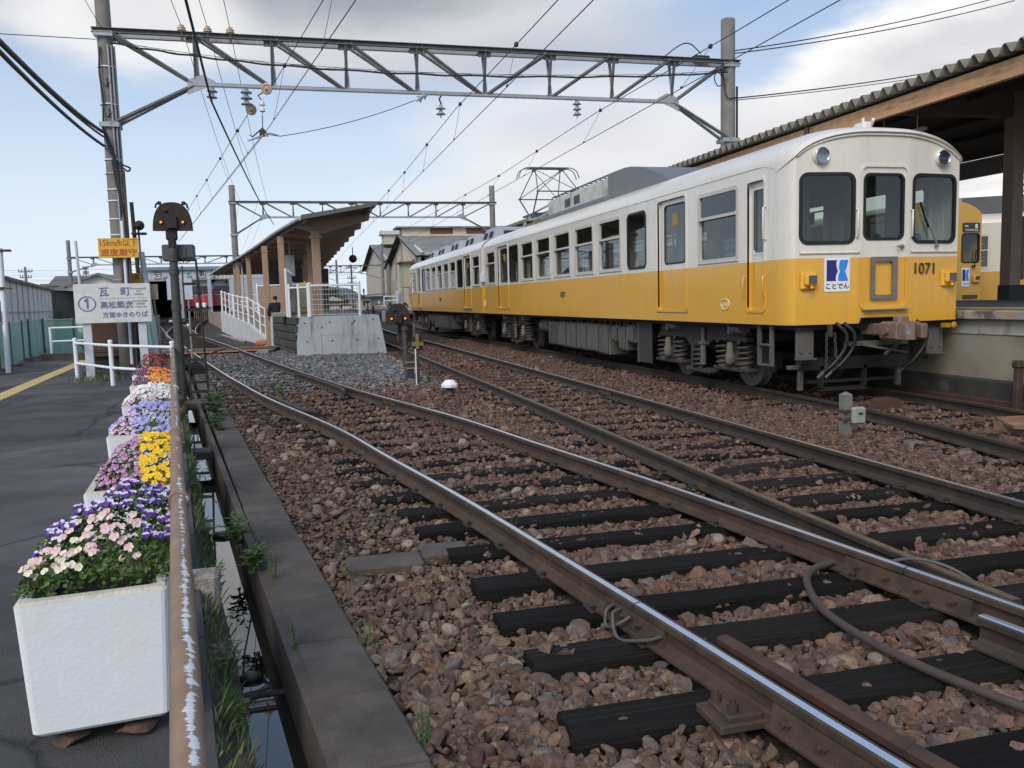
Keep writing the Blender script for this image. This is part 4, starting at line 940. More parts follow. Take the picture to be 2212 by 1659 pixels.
    lp([(-.665, 1.565), (-.53, 1.565), (-.55, 1.62), (-.575, 1.695), (-.55, 1.75), (-.53, 1.835), (-.645, 1.835), (-.655, 1.79), (-.66, 1.73), (-.645, 1.69), (-.665, 1.64), (-.67, 1.60)], m_logo2)
    q = MB(); add_text(q, 'ことでん', .083, lambda x, y, z: (-.683+x, fplan(-.683+x)-.013-z, 1.492+y), depth=.003, bold=.0015); q.build('lettering', m_ink, lg)
    q = MB(); add_text(q, number, .215, lambda x, y, z: (.67+x, fplan(.67+x)-.012-z, 1.70+y), depth=.016, bold=-.001); q.build('number', m_ink, T)
    q = MB(); ring(q, rrect(-.20, .20, 1.31, 1.868, .012), rrect(-.145, .125, 1.37, 1.805, .02), .006, .035, f); sf = q.build('sign_frame', mat('sign_frame_grey', (.21, .19, .17), .5, .3, .12, 8), T)
    q = MB(); q.box(-.33, .37, -.075, .0, 1.165, 1.185, 0, .005); q.build('gangway_step', m_galv, T)
    for xx in (-.42, .42):
        q = MB(); q.tube([f(xx, 2.13, 0), f(xx, 2.13, .04), f(xx, 2.48, .04), f(xx, 2.48, 0)], .012, 8); q.build('hand_rail', m_cream, T)
    q = MB(); q.cyl(f(.86, 2.00, 0), f(.86, 2.00, .05), .022, n=10); q.beam(f(.86, 2.0, .05), f(.62, 2.44, .035), .018, .012); q.beam(f(.70, 2.25, .035), f(.56, 2.58, .02), .026, .016, 1); q.build('wiper', [m_galv, m_rub], T)
    # coupler and hoses
    q = MB(); q.box(-.11, .13, -.18, .5, .83, .99, 0, .02); q.box(-.17, .19, -.50, -.14, .78, 1.02, 0, .03); q.prism([(-.16, -.5), (.02, -.5), (.02, -.62), (-.06, -.68), (-.14, -.62)], .80, 1.0); q.box(.10, .20, -.62, -.48, .80, 1.0, 0, .02)
    q.cyl((-.14, -.3, .90), (-.22, -.3, .90), .05, n=12); q.cyl((.16, -.34, .9), (.26, -.34, .9), .045, n=12); q.box(-.05, .1, -.4, -.25, 1.0, 1.09, 0, .02)
    q.build('coupler', mat('coupler_rust', (.20, .135, .105), .75, .2, .2, 9, (.26, .235, .22), (.5, .65), stain=(.06, .04, .03), stain_k=.7, stain_s=(9, 9, 9)), T)
    q = MB(); q.box(-.45, .45, .05, .12, .70, .76); q.beam((-.3, .0, .72), (.25, -.2, .60), .03, .03); q.beam((.3, .0, .74), (-.1, -.2, .60), .03, .03); q.build('coupler_carrier', m_undl, T)
    for k, (xh, dd) in enumerate(((-.62, 0), (-.50, .06), (.62, .03))):
        q = MB(); q.tube(spline([(xh, .12, 1.0), (xh-.06, .0, .99), (xh+.03, -.06, .86), (xh+.01, -.04, .66), (xh-.14, .0, .46), (xh-.26, .02, .38)], 6), .026, 10); q.cyl((xh-.22, .01, .405), (xh-.34, .03, .30), .02, n=8, mi=1); q.build('air_hose', [m_rub, m_undl], T)
    q = MB()
    for k, xc in enumerate((-.86, -.74)):
        for i in range(10):
            z = .86-i*.045; a = k*.0+(i % 2)*math.pi/2
            pts = [(xc+.04*k*i/10+.016*math.cos(a)*math.cos(b), -.02+.016*math.sin(a)*math.cos(b), z+.028*math.sin(b)) for b in [2*math.pi*j/8 for j in range(9)]]; q.tube(pts, .006, 5)
    q.box(-.82, -.78, -.03, .03, .84, 1.0); q.build('chain', m_spring, T)
    q = MB(); q.lathe([(0, 0), (.04, 0), (.052, .015), (.036, .03), (.02, .035), (0, .04)], (1.12, -.02, .93), (0, -1, 0), 8); q.box(1.02, 1.1, 0, .1, .9, .96); q.build('end_cock', [mat('cock_yellow', (.42, .25, .03), .5)], T)
    q = MB(); q.box(-.06, .08, .35, .6, arch(0)-.03, arch(0)+.10, 0, .03); q.beam((.06, .32, arch(0)+.12), (.14, .5, arch(0)+.02), .03, .04); q.cyl((0, .45, arch(0)+.08), (0, .45, arch(0)+.16), .02); q.build('roof_horn', m_cream, T)
    if kind == 1:
        q = MB(); q.box(-.78, .78, 7.85, 12.3, 3.5, 4.02, 0, .03); q.box(-.95, .95, 7.6, 12.5, 3.48, 3.60, 1, .02); ac = q.build('air_conditioner', [m_acc, m_acg], T)
        q = MB()
        for s in (-1, 1):
            for yv in (9.75, 10.45):
                for i in range(6): q.box(s*.78-.012, s*.78+.012, yv, yv+.42, 3.70+i*.035, 3.716+i*.035)
        q.build('louvre', m_undd, ac)
        q = MB()
        for xq in (-.7, .7): q.tube([(xq, 7.9, 4.10), (xq, 12.2, 4.10)], .014, 6)
        for i in range(15):
            for xq in (-.7, .7): q.cyl((xq, 7.95+i*.3, 4.0), (xq, 7.95+i*.3, 4.10), .012, n=6)
            q.tube([(-.7, 7.95+i*.3, 4.10), (.7, 7.95+i*.3, 4.10)], .012, 6)
        q.build('roof_guard', m_panto, ac)
        q = MB(); ys2 = [4.7+i*.315 for i in range(11)]; pr = [4.7, 3.5]; tops = [3.52+.56*math.sin(min(1, (y-4.7)/2.4)*math.pi/2) for y in ys2]
        for s in (-1, 1): q.strip([(s*.80, y, 3.42) for y in ys2], [(s*.80, y, z) for y, z in zip(ys2, tops)])
        q.strip([(-.80, y, z) for y, z in zip(ys2, tops)], [(.80, y, z) for y, z in zip(ys2, tops)], 0, True)
        q.add([(-.80, ys2[-1], 3.4), (.80, ys2[-1], 3.4), (.80, ys2[-1], tops[-1]), (-.80, ys2[-1], tops[-1])], [(0, 1, 2, 3)]); q.build('roof_fairing', m_acg, T)
        # pantograph
        yc = 14.75; zb = 3.90; q = MB()
        for xx in (-.62, .62): q.beam((xx, yc-.6, zb), (xx, yc+.6, zb), .05, .05)
        for y2 in (-.6, -.25, .25, .6): q.beam((-.62, yc+y2, zb), (.62, yc+y2, zb), .045, .045)
        p = q.build('pantograph', m_panto, T)
        q = MB()
        for sx in (-1, 1):
            for sy in (-1, 1): q.lathe([(.03, 0), (.07, .0), (.07, .03), (.04, .05), (.075, .08), (.04, .11), (.075, .14), (.04, .17), (.05, .2), (.03, .2)], (sx*.58, yc+sy*.55, arch(.58)-.02), (0, 0, 1), 12)
        q.build('insulator', m_insg, p)
        q = MB(); H_ = 5.22
        for sx in (-1, 1):
            for sy in (-1, 1):
                q.tube([(sx*.55, yc+sy*.22, zb+.03), (sx*.62, yc+sy*1.0, 4.48)], .021, 7); q.tube([(sx*.62, yc+sy*1.0, 4.48), (sx*.42, yc+sy*.1, H_)], .015, 7)
        for sy in (-1, 1):
            q.tube([(-.66, yc+sy*1.0, 4.48), (.66, yc+sy*1.0, 4.48)], .018, 7); q.tube([(-.62, yc+sy*1.0, 4.48), (.42, yc+sy*.1, H_)], .011, 6); q.tube([(.62, yc+sy*1.0, 4.48), (-.42, yc+sy*.1, H_)], .011, 6)
            q.tube([(-.55, yc+sy*.22, zb+.03), (.62, yc+sy*1.0, 4.48)], .012, 6)
        q.build('linkage', m_panto, p)
        q = MB()
        for sy in (-.13, .13):
            q.beam((-.60, yc+sy, 5.27), (.60, yc+sy, 5.27), .05, .035)
            for sx in (-1, 1): q.tube(spline([(sx*.58, yc+sy, 5.27), (sx*.72, yc+sy, 5.26), (sx*.86, yc+sy, 5.17), (sx*.94, yc+sy, 4.97)], 5), .014, 6)
        for sx in (-.42, .42): q.box(sx-.03, sx+.03, yc-.16, yc+.16, 5.19, 5.26)
        q.build('collector_head', m_panto, p)
        q = MB()
        q.tube(spline([(-.7, 12.3, 3.75), (-.8, 13, 3.66), (-.5, 13.6, 3.74), (-.75, 14.2, 3.72), (-.6, 14.6, 3.86)], 6), .04, 8); q.tube(spline([(.2, 12.3, 3.8), (.1, 13, 3.75), (-.2, 13.8, 3.86), (.1, 14.3, 3.9)], 6), .03, 8)
        q.build('roof_cable', mat('cable_grey', (.33, .34, .35), .5), T)
        q = MB(); q.box(-.55, -.1, 12.55, 13.2, 3.52, 3.85, 0, .03); q.box(.1, .5, 12.6, 13.1, 3.52, 3.80, 0, .03); q.build('roof_switch_box', m_acg, T)
        q = MB(); q.lathe([(.03, 0), (.08, 0), (.04, .04), (.08, .08), (.04, .12), (.08, .16), (.04, .2), (.03, .26)], (-.4, 13.75, 3.58), (0, 0, 1), 12); q.build('arrester', m_ins, T)
    else:
        for yv in (2.9, 5.9, 9.2, 12.3, 15.6):
            q = MB(); z0 = 3.50
            for (xa, xb, za, zb_) in ((-.62, .62, z0, 4.0),):
                v = [(-.66, yv-1.1, z0), (.66, yv-1.1, z0), (.66, yv+1.1, z0), (-.66, yv+1.1, z0), (-.50, yv-.72, 3.97), (.50, yv-.72, 3.97), (.50, yv+.72, 3.97), (-.50, yv+.72, 3.97)]
                q.add(v, [(4, 5, 6, 7), (0, 1, 5, 4), (1, 2, 6, 5), (2, 3, 7, 6), (3, 0, 4, 7)])
            vo = q.build('roof_ventilator', mat('ventilator_grey', (.36, .375, .40), .5, .2, .08, 4), T)
            for s in (-1, 1):
                y0 = yv+s*.93; e = s*.012; q = MB()
                q.add([(-.3, y0+s*.075+e, 3.62), (.3, y0+s*.075+e, 3.62), (.26, y0-s*.095+e, 3.84), (-.26, y0-s*.095+e, 3.84)], [(0, 1, 2, 3)])
                q.build('grille', m_undd, vo)
                for dy in (-.6, .25):
                    q = MB(); q.add([(s*.633, yv+dy-.15, 3.62), (s*.633, yv+dy+.35, 3.62), (s*.568, yv+dy+.35, 3.84), (s*.568, yv+dy-.15, 3.84)], [(0, 1, 2, 3)]); q.build('grille', m_undd, vo)
        for z0, z1, w in ((2.03, 2.32, .3), (1.62, 1.86, .12), (1.22, 1.42, .16)):
            q = MB(); q.box(1.12, 1.12+w, CARL-.01, CARL+.16, z0, z1, 0, .01); q.build('jumper_box', m_white, T)
    return T
car1 = make_car('yellow and cream car numbered 1071 nearest us with pantograph raised', '1071', 1)
car1.location = (7.635, 9.62, 0)
car2 = make_car('second yellow and cream car coupled behind 1071 with grey ventilators along its roof', '1072', 2)
car2.location = (7.635, 9.62+CARL+.45+CARL, 0); car2.rotation_euler = (0, 0, math.pi)
# ================================================================== right-hand platform, canopy and what stands there
m_platc = mat('platform_wall_concrete', (.275, .24, .18), .9, 0, .15, 1.6, (.30, .29, .27), (.55, .72), bump=.25, bscale=50, stain=(.07, .065, .055), stain_k=.75, stain_s=(1.6, 1.6, .55), stain_r=(.5, .72))
m_plast = mat('pale_render', (.40, .40, .38), .9, 0, .1, 3, (.27, .255, .22), (.5, .62), s2=2.2, bump=.2, bscale=60)
m_cope = mat('coping_stone', (.30, .285, .25), .85, 0, .12, 3, (.115, .105, .09), (.48, .6), s2=3.5, bump=.3, bscale=70, stain=(.40, .27, .06), stain_k=.6, stain_s=(.5, .9, .5), stain_r=(.60, .66))
m_based = mat('damp_wall_base', (.042, .040, .036), .95, 0, .3, 4, (.09, .086, .075), (.55, .75), bump=.5, bscale=40)
m_asphp = mat('platform_top', (.06, .062, .07), .85, 0, .2, 2, (.045, .045, .05), bump=.2)
PR = thing('station_platform', 'concrete station platform with stained wall and worn coping under the corrugated canopy', 'platform', (9.1, 8, -.1))
mb = MB(); mb.box(9.10, 16.0, 0, 60, .20, .80); mb.build('platform_wall', m_platc, PR)
mb = MB(); mb.box(9.085, 15.9, 0, 60, .80, 1.0); mb.build('platform_wall', m_plast, PR)
mb = MB(); mb.box(9.04, 15.9, 0, 60, -.4, .20, 0, .03); mb.build('wall_base', m_based, PR)
y = 0
while y < 44:
    mb = MB(); l = 2.0; mb.box(8.98, 9.42, y+.006, y+l-.006, 1.0, 1.12+rnd.uniform(-.004, .004), 0, .012); mb.build('coping_block', m_cope, PR); y += l
mb = MB(); mb.add([(9.42, 0, 1.118), (12.6, 0, 1.19), (16, 0, 1.118), (9.42, 60, 1.118), (12.6, 60, 1.19), (16, 60, 1.118)], [(0, 1, 4, 3), (1, 2, 5, 4)]); mb.build('platform_surface', m_asphp, PR, recalc=False)
mb = MB(); mb.box(9.68, 9.98, 0, 50, 1.12, 1.135); mb.build('warning_strip', mat('warning_strip_yellow', (.42, .30, .10), .8, 0, .2, 4, (.2, .17, .12), (.5, .7)), PR)
mb = MB(); mb.box(9.0, 9.06, -.2, 26, -.16, -.06, 0, .01); mb.build('wall_foot_beam', mat('foot_beam_red', (.075, .038, .030), .85, 0, .25, 5), PR)

m_brown = mat('brown_post_paint', (.29, .20, .15), .5, 0, .08, 3, (.17, .12, .09), (.5, .75))
m_orangew = mat('fascia_timber', (.56, .32, .16), .75, 0, .18, 5, (.26, .155, .09), (.5, .7), squash=(1, .35, 4))
m_slate = mat('corrugated_slate', (.20, .185, .155), .9, 0, .15, 4, (.10, .095, .08), (.5, .7), bump=.2)
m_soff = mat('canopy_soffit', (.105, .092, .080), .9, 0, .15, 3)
CN = thing('platform_canopy', 'long platform canopy with corrugated edge, orange brown fascia and brown steel post', 'canopy', (12.6, 12.7, 1.19))
def zcan(x): return 4.50+.50*(1-abs(x-12.6)/3.35)
ysw = [1.0+i*.0325 for i in range(int(46/.0325))]; xsw = [9.22, 10.3, 11.5, 12.6, 13.7, 14.8, 15.98]
mb = MB(); n = len(xsw)
v = [(x, y, zcan(x)+.07*math.cos(2*math.pi*y/.26)+.04) for y in ysw for x in xsw]; v += [(x, y, z-.012) for x, y, z in v]
N0 = len(ysw)*n
fs = [(j*n+i, j*n+i+1, (j+1)*n+i+1, (j+1)*n+i) for j in range(len(ysw)-1) for i in range(n-1)]
fs += [tuple(N0+a for a in q[::-1]) for q in fs]
fs += [(j*n, (j+1)*n, N0+(j+1)*n, N0+j*n) for j in range(len(ysw)-1)]
mb.add(v, fs, 0, True); mb.build('corrugated_roof', m_slate, CN, recalc=False)
mb = MB(); mb.box(9.40, 9.50, 1, 47, 4.19, 4.43); mb.build('fascia_board', m_orangew, CN)
mb = MB()
for s in (0, 1):
    a, b = ((9.5, 12.6), (12.6, 15.9))[s]; mb.add([(a, 1, zcan(a)-.07), (b, 1, zcan(b)-.07), (b, 47, zcan(b)-.07), (a, 47, zcan(a)-.07)], [(0, 1, 2, 3)])
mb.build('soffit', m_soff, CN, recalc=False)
for xq in (10.2, 10.95, 11.7, 13.4, 14.3):
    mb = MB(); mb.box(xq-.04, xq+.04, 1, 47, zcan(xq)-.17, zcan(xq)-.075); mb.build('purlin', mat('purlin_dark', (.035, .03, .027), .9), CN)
mb = MB(); mb.box(15.85, 15.95, 1, 47, 4.02, 4.42); mb.build('fascia_board', mat('fascia_pale', (.30, .29, .27), .8), CN)
for y in (2.6, 7.65, 12.7, 17.75, 22.8, 27.9, 33, 38.1, 43.2):
    q = MB(); q.box(12.68, 12.92, y-.12, y+.12, 1.18, 4.9, 0, .008); q.box(12.97, 13.05, y-.10, y+.16, 1.55, 2.7, 0, .03); q.box(12.66, 13.06, y-.14, y+.14, 1.18, 1.46, 1, .008)
    q.build('canopy_post', [m_brown, mat('post_base_dark', (.035, .034, .036), .7)], CN)
    q = MB()
    for s in (-1, 1): q.prism([(12.6, 4.95), (12.6, 4.45), (12.6+s*3.05, zcan(9.5)-.12), (12.6+s*3.05, zcan(9.5)-.03)], y-.07, y+.07, 'y')
    q.build('roof_beam', mat('beam_brown_dark', (.13, .09, .068), .8, 0, .12, 3), CN)
for y0 in (7.2, 13.2, 19.0):
    q = MB(); q.box(11.25, 11.37, y0, y0+1.3, 4.30, 4.36, 0, .01); q.cyl((11.31, y0+.04, 4.275), (11.31, y0+1.26, 4.275), .02, n=8, mi=1)
    for yq in (y0+.2, y0+1.1): q.cyl((11.31, yq, 4.36), (11.31, yq, 4.70), .01, n=6)
    tag(q.build('strip_light', [m_white, mat('lamp_tube', (.7, .7, .68), .4)]), {7.2: 'unlit strip light under the canopy nearest the right edge of the view', 13.2: 'unlit strip light hanging behind the front of car 1071', 19.0: 'farthest unlit strip light under the canopy'}[y0], 'strip light')
q = MB(); q.box(9.35, 9.9, 13.9, 14.02, 4.05, 4.45, 0, .02); q.box(9.55, 9.7, 13.8, 13.9, 4.1, 4.25, 0, .02); tag(q.build('loudspeaker', mat('speaker_red', (.12, .05, .04), .6)), 'small dark red speaker box hung beneath the fascia behind the roof horn', 'speaker')
# low trackside bits on the right
q = MB(); q.prism([(7.44, -.20), (7.47, -.03), (7.52, .0), (7.74, .0), (7.79, -.03), (7.82, -.2)], 9.42, 9.62, 'y'); tag(q.build('rail_anchor', mat('anchor_redbrown', (.09, .045, .034), .85, .1, .2, 8), None), 'red brown steel block lying between the rails before car 1071', 'steel block')
q = MB(); q.prism([(7.32, 7.15), (7.45, 7.0), (8.0, 6.95), (8.0, 7.7), (7.66, 7.75)], -.06, -.03); q.box(7.5, 7.95, 7.1, 7.6, -.2, -.06); tag(q.build('rusty_plate', mat('plate_rust', (.26, .14, .085), .8, .1, .3, 5, (.36, .26, .18), (.5, .7))), 'rusty steel plate lying at the right by the platform track', 'steel plate')
q = MB(); q.box(8.86, 8.96, 8.62, 8.70, -.2, .46, 0, .01); q.box(8.84, 8.98, 8.60, 8.72, .40, .50, 0, .02); tag(q.build('rusty_post', m_rust), 'short rusty post standing against the platform wall', 'post')
for i, (x, y, l) in enumerate(((6.26, 7.38, .22), (6.34, 6.80, .24), (6.30, 6.2, .26))):
    q = MB(); q.box(x-l/2, x+l/2, y-.11, y+.11, -.26, -.152, 0, .03); q.build('concrete_tie_end', mat('tie_concrete', (.15, .135, .115), .9, 0, .2, 5, bump=.4), TC)
q = MB(); q.box(3.65, 4.30, 20.1, 20.75, -.17, -.125, 0, .02); tag(q.build('red_board', mat('red_board_paint', (.20, .055, .035), .7, 0, .2, 6))  , 'small red board laid between the rails of the middle track', 'board')
# cable trough box on its concrete stub
bp_ = thing('junction_post', 'concrete stub post carrying a small grey junction box beside the dark rail', 'junction post', (5.97, 8.1, -.2))
q = MB(); q.prism([(5.92, 8.05), (6.02, 8.05), (6.02, 8.15), (5.92, 8.15)], -.25, .28); q.add([(5.92, 8.05, .28), (6.02, 8.05, .28), (6.02, 8.15, .28), (5.92, 8.15, .28), (5.97, 8.10, .315)], [(0, 1, 4), (1, 2, 4), (2, 3, 4), (3, 0, 4)]); q.build('post', mat('stub_concrete', (.17, .165, .15), .9, 0, .2, 6, (.11, .105, .095), (.5, .7), bump=.4, bscale=60), bp_)
q = MB(); q.box(5.965, 6.125, 7.95, 8.02, -.04, .15, 0, .02); jb = q.build('junction_box', mat('box_grey', (.29, .30, .265), .5, 0, .08, 6), bp_)
q = MB(); q.box(5.978, 6.112, 7.938, 7.955, -.028, .138, 0, .012); q.box(6.02, 6.07, 7.93, 7.942, .07, .09, 1); q.build('lid', [mat('box_grey', (.42, .43, .40)), m_black], jb)
q = MB()
for z in (.01, .10): q.box(5.905, 6.035, 8.035, 8.165, z-.012, z+.012, 0, .004); q.box(5.89, 5.94, 8.01, 8.05, z-.018, z+.018, 0, .006)
q.build('clamp', m_rust, bp_)

# cars beyond the platform
T3 = thing('train_car', 'all yellow fronted car partly hidden behind car 1071, with dark destination sign', 'train car', (17.75, 20, 0))
q = MB(); XC = 17.75
def arch3(x): return 3.45+.42*max(0, 1-abs(x/1.35)**2.4)**.6
prof = [(XC+x, arch3(x)) for x in XS_]
add_plate(q, [(XC-1.35, 1.0), (XC+1.35, 1.0)]+prof[::-1], [rrect(XC+.70, XC+1.27, 2.15, 2.93, .07), rrect(XC-1.27, XC-.70, 2.15, 2.93, .07), rrect(XC-.3, XC+.3, 2.1, 2.93, .06)], .04, lambda u, v, d: (u, 20+d, v))
q.strip([(x, 20.02, z) for x, z in prof], [(x, 38, z) for x, z in prof], 0, True); q.box(XC+1.33, XC+1.35, 20.02, 38, 1.0, 3.46); q.box(XC-1.35, XC-1.33, 20.02, 38, 1.0, 3.46)
q.build('body', mat('yellow_paint_far', (.56, .30, .035), .35, 0, .05, 3, coat=.3), T3, recalc=False)
for a, b in ((.70, 1.27), (-1.27, -.70), (-.3, .3)):
    q = MB(); ring(q, rrect(XC+a-.03, XC+b+.03, 2.12, 2.96, .09), rrect(XC+a+.01, XC+b-.01, 2.16, 2.92, .07), -.02, .03, lambda u, v, d: (u, 20-d, v)); w3 = q.build('windscreen', m_rub, T3)
    q = MB(); q.add([(XC+a, 20, 2.15), (XC+b, 20, 2.15), (XC+b, 20, 2.93), (XC+a, 20, 2.93)], [(0, 1, 2, 3)]); q.build('pane', m_glass, w3)
q = MB(); q.box(XC-1.3, XC+1.3, 20.1, 22, 1.0, 1.05); q.box(XC-1.3, XC+1.3, 21.9, 22, 1, 3.4); q.box(XC+.72, XC+.9, 20.2, 20.25, 2.18, 2.62, 1); q.build('interior', [mat('cab_dark', (.05, .055, .06), .8), m_logow], T3)
q = MB(); q.prism(rrect(XC+.70, XC+1.27, 2.99, 3.25, .04), 19.95, 19.985, 'y'); ds = q.build('destination_sign', mat('sign_black', (.02, .022, .025), .3), T3)
q = MB(); add_text(q, 'Ichinomiya', .10, lambda x, y, z: (XC+.985+x, 19.945-z, 3.05+y), depth=.004); q.box(XC+.74, XC+.86, 19.942, 19.952, 3.14, 3.17); q.box(XC+1.10, XC+1.18, 19.942, 19.952, 3.09, 3.21); q.build('lettering', mat('sign_white', (.6, .6, .58), .5), ds)
q = MB(); q.prism(rrect(XC+.70, XC+.96, 1.46, 1.98, .015), 19.96, 19.985, 'y'); l3 = q.build('logo_plate', m_logow, T3)
q = MB(); q.prism([(XC+.72, 1.62), (XC+.81, 1.62), (XC+.82, 1.77), (XC+.81, 1.94), (XC+.72, 1.94)], 19.952, 19.965, 'y'); q.build('emblem', m_logo1, l3)
q = MB(); q.prism([(XC+.84, 1.62), (XC+.94, 1.62), (XC+.91, 1.78), (XC+.94, 1.94), (XC+.85, 1.94), (XC+.835, 1.77)], 19.952, 19.965, 'y'); q.build('emblem', m_logo2, l3)
q = MB(); add_text(q, 'ことでん', .06, lambda x, y, z: (XC+.83+x, 19.95-z, 1.535+y), depth=.003, bold=.001); q.build('lettering', m_ink, l3)
q = MB(); q.box(XC+1.05, XC+1.28, 19.9, 20, 1.56, 1.76, 0, .02); tl3 = q.build('tail_light', mat('yellow_paint_far', (.56, .30, .035)), T3); q = MB(); q.box(XC+1.13, XC+1.26, 19.88, 19.92, 1.65, 1.75, 0, .01); q.build('lens', mat('red_lens', (.10, .025, .02), .3), tl3)
for z in (1.13, 1.17, 1.21): q = MB(); q.box(XC+.75, XC+1.25, 19.95, 19.99, z-.01, z+.01); q.build('grille_slat', m_undd, T3)
q = MB(); q.beam((XC+1.10, 19.94, 2.05), (XC+1.16, 19.95, 2.5), .02, .02); q.box(XC+1.03, XC+1.12, 19.9, 19.97, 2.0, 2.06, 0, .01); q.build('wiper', m_rub, T3)
q = MB()
for z in (2.17, 2.65, 3.15): q.beam((XC+1.35, 20.05, z), (XC+1.47, 20.05, z), .02, .02)
q.build('hand_hold', m_yelp, T3)
T4 = thing('train_car', 'cream and yellow car side glimpsed between the yellow front and the brown canopy post', 'train car', (19.9, 20.9, 0))
m_b4 = split_paint('car_paint_far', 1.88, (.62, .56, .48), (.50, .27, .035))
o = Vector((19.02, 21.3, 0)); dx = Vector((.82, -.572, 0)); dn = Vector((-.572, -.82, 0))
def f4(u, v, d): p = o+dx*u+dn*d; return (p.x, p.y, v)
q = MB(); add_plate(q, [(-2, 1.0), (7, 1.0), (7, 3.3), (-2, 3.3)], [rrect(.36, 1.18, 2.0, 2.95, .02), rrect(1.6, 2.4, 2.0, 2.95, .02)], .04, f4)
for i in range(6):
    a0, a1 = math.pi/2*i/6, math.pi/2*(i+1)/6
    q.add([f4(-2, 3.3+.4*math.sin(a0), -1.35+1.35*math.cos(a0)), f4(7, 3.3+.4*math.sin(a0), -1.35+1.35*math.cos(a0)), f4(7, 3.3+.4*math.sin(a1), -1.35+1.35*math.cos(a1)), f4(-2, 3.3+.4*math.sin(a1), -1.35+1.35*math.cos(a1))], [(0, 1, 2, 3)], 0, True)
q.add([f4(-2, 1, -2.6), f4(7, 1, -2.6), f4(7, 3.6, -2.6), f4(-2, 3.6, -2.6)], [(0, 1, 2, 3)]); q.build('body', m_b4, T4, recalc=False)
for a, b in ((.36, 1.18), (1.6, 2.4)):
    q = MB(); ring(q, rrect(a-.05, b+.05, 1.95, 3.0, .03), rrect(a+.03, b-.03, 2.03, 2.92, .02), -.03, .03, f4)
    q.add([f4(a, 2.50, .01), f4(b, 2.50, .01), f4(b, 2.53, .01), f4(a, 2.53, .01)], [(0, 1, 2, 3)]); w4 = q.build('window', m_alu, T4)
    q = MB(); q.add([f4(a, 2, 0), f4(b, 2, 0), f4(b, 2.95, 0), f4(a, 2.95, 0)], [(0, 1, 2, 3)]); q.build('pane', m_glass, w4)
q = MB()
for u in (.0, .5, .55): q.add([f4(u, 3.55, -.45), f4(u+3, 3.55, -.45), f4(u+3, 4.12, -.55), f4(u, 4.12, -.55)], [(0, 1, 2, 3)])
q.add([f4(0, 3.55, -.45), f4(0, 3.55, -2), f4(0, 4.12, -2), f4(0, 4.12, -.55)], [(0, 1, 2, 3)]); q.add([f4(0, 4.12, -.55), f4(3.5, 4.12, -.55), f4(3.5, 4.12, -2), f4(0, 4.12, -2)], [(0, 1, 2, 3)]); q.build('air_conditioner', m_acg, T4, recalc=False)
TT = thing('telecom_tower', 'grey steel lattice tower rising behind the far cars', 'tower', (96, 92, 0))
def lattice(par, cx, cy, w, z0, z1, m, step=3.):
    q = MB()
    for sx in (-1, 1):
        for sy in (-1, 1): q.beam((cx+sx*w/2, cy+sy*w/2, z0), (cx+sx*w/2, cy+sy*w/2, z1), .16, .16)
    q.build('leg', m, par); z = z0; k = 0
    while z < z1:
        q = MB(); c = [(cx-w/2, cy-w/2), (cx+w/2, cy-w/2), (cx+w/2, cy+w/2), (cx-w/2, cy+w/2)]
        for i in range(4):
            a, b = c[i], c[(i+1) % 4]; q.beam((*a, z), (*b, z), .10, .10); q.beam((*a, z), (*b, min(z+step, z1)), .09, .09); q.beam((*b, z), (*a, min(z+step, z1)), .09, .09)
        q.build('brace', m, par); z += step
lattice(TT, 95.4, 92, 2.6, 6, 30, m_galv, 2.4)
q = MB()
for i in range(5): q.cyl((95+i*.3, 91.5, 10), (95+i*.3, 91.5, 29), .06, n=6)
q.build('cable_run', m_galv, TT)
q = MB(); q.cyl((28.4, 27.3, 0), (28.4, 27.3, 12), .19, .15, n=14); tag(q.build('concrete_pole', m_conc), 'pale concrete pole standing beside the lattice tower', 'pole')
# ================================================================== island platform, ramp, shelter
m_facec = mat('fair_faced_concrete', (.36, .375, .40), .8, 0, .08, 2.2, (.29, .30, .32), (.5, .7), bump=.12, bscale=40, stain=(.10, .10, .10), stain_k=.75, stain_s=(3.2, 3.2, .5), stain_r=(.52, .74))
m_moss = mat('mossy_stone_wall', (.052, .048, .042), .95, 0, .35, 5, (.11, .105, .095), (.5, .72), bump=.8, bscale=30)
m_whitew = mat('ramp_wall_white', (.56, .565, .57), .8, 0, .06, 2, (.48, .48, .47), (.5, .75), stain=(.30, .30, .28), stain_k=.4, stain_s=(2, 2, .4))
m_tan = mat('shelter_post_tan', (.35, .235, .165), .55, 0, .06, 3)
m_beam = mat('shelter_beam_tan', (.27, .185, .135), .65, 0, .08, 3)
m_shroof = mat('shelter_roof_sheet', (.13, .12, .105), .6, .1, .1, 3)
m_shunder = mat('shelter_soffit', (.12, .105, .09), .85, 0, .12, 3)
m_mesh = mat('mesh_wire_white', (.62, .62, .60), .6)
m_orange = mat('orange_edge', (.52, .19, .075), .7, 0, .15, 5)
IP = thing('island_platform', 'island platform with pale concrete end wall and dark mossy stone side', 'platform', (1.5, 27.3, -.2))
q = MB()      # battered end wall: base and top lines
b0, b1, t0, t1 = (.17, 27.42), (2.93, 26.55), (.20, 27.50), (2.72, 26.70)
def endp(u, w, d):  # u along, w up (0..1), d out
    x = (b0[0]*(1-u)+b1[0]*u)*(1-w)+(t0[0]*(1-u)+t1[0]*u)*w; y = (b0[1]*(1-u)+b1[1]*u)*(1-w)+(t0[1]*(1-u)+t1[1]*u)*w
    return (x-.30*d, y-.95*d, -.3+w*1.36)
q.add([endp(0, 0, 0), endp(1, 0, 0), endp(1, 1, 0), endp(0, 1, 0), (.17, 29, -.3), (2.95, 29, -.3), (2.72, 29, 1.06), (.20, 29, 1.06)], [(0, 1, 2, 3), (1, 5, 6, 2), (4, 0, 3, 7), (3, 2, 6, 7)])
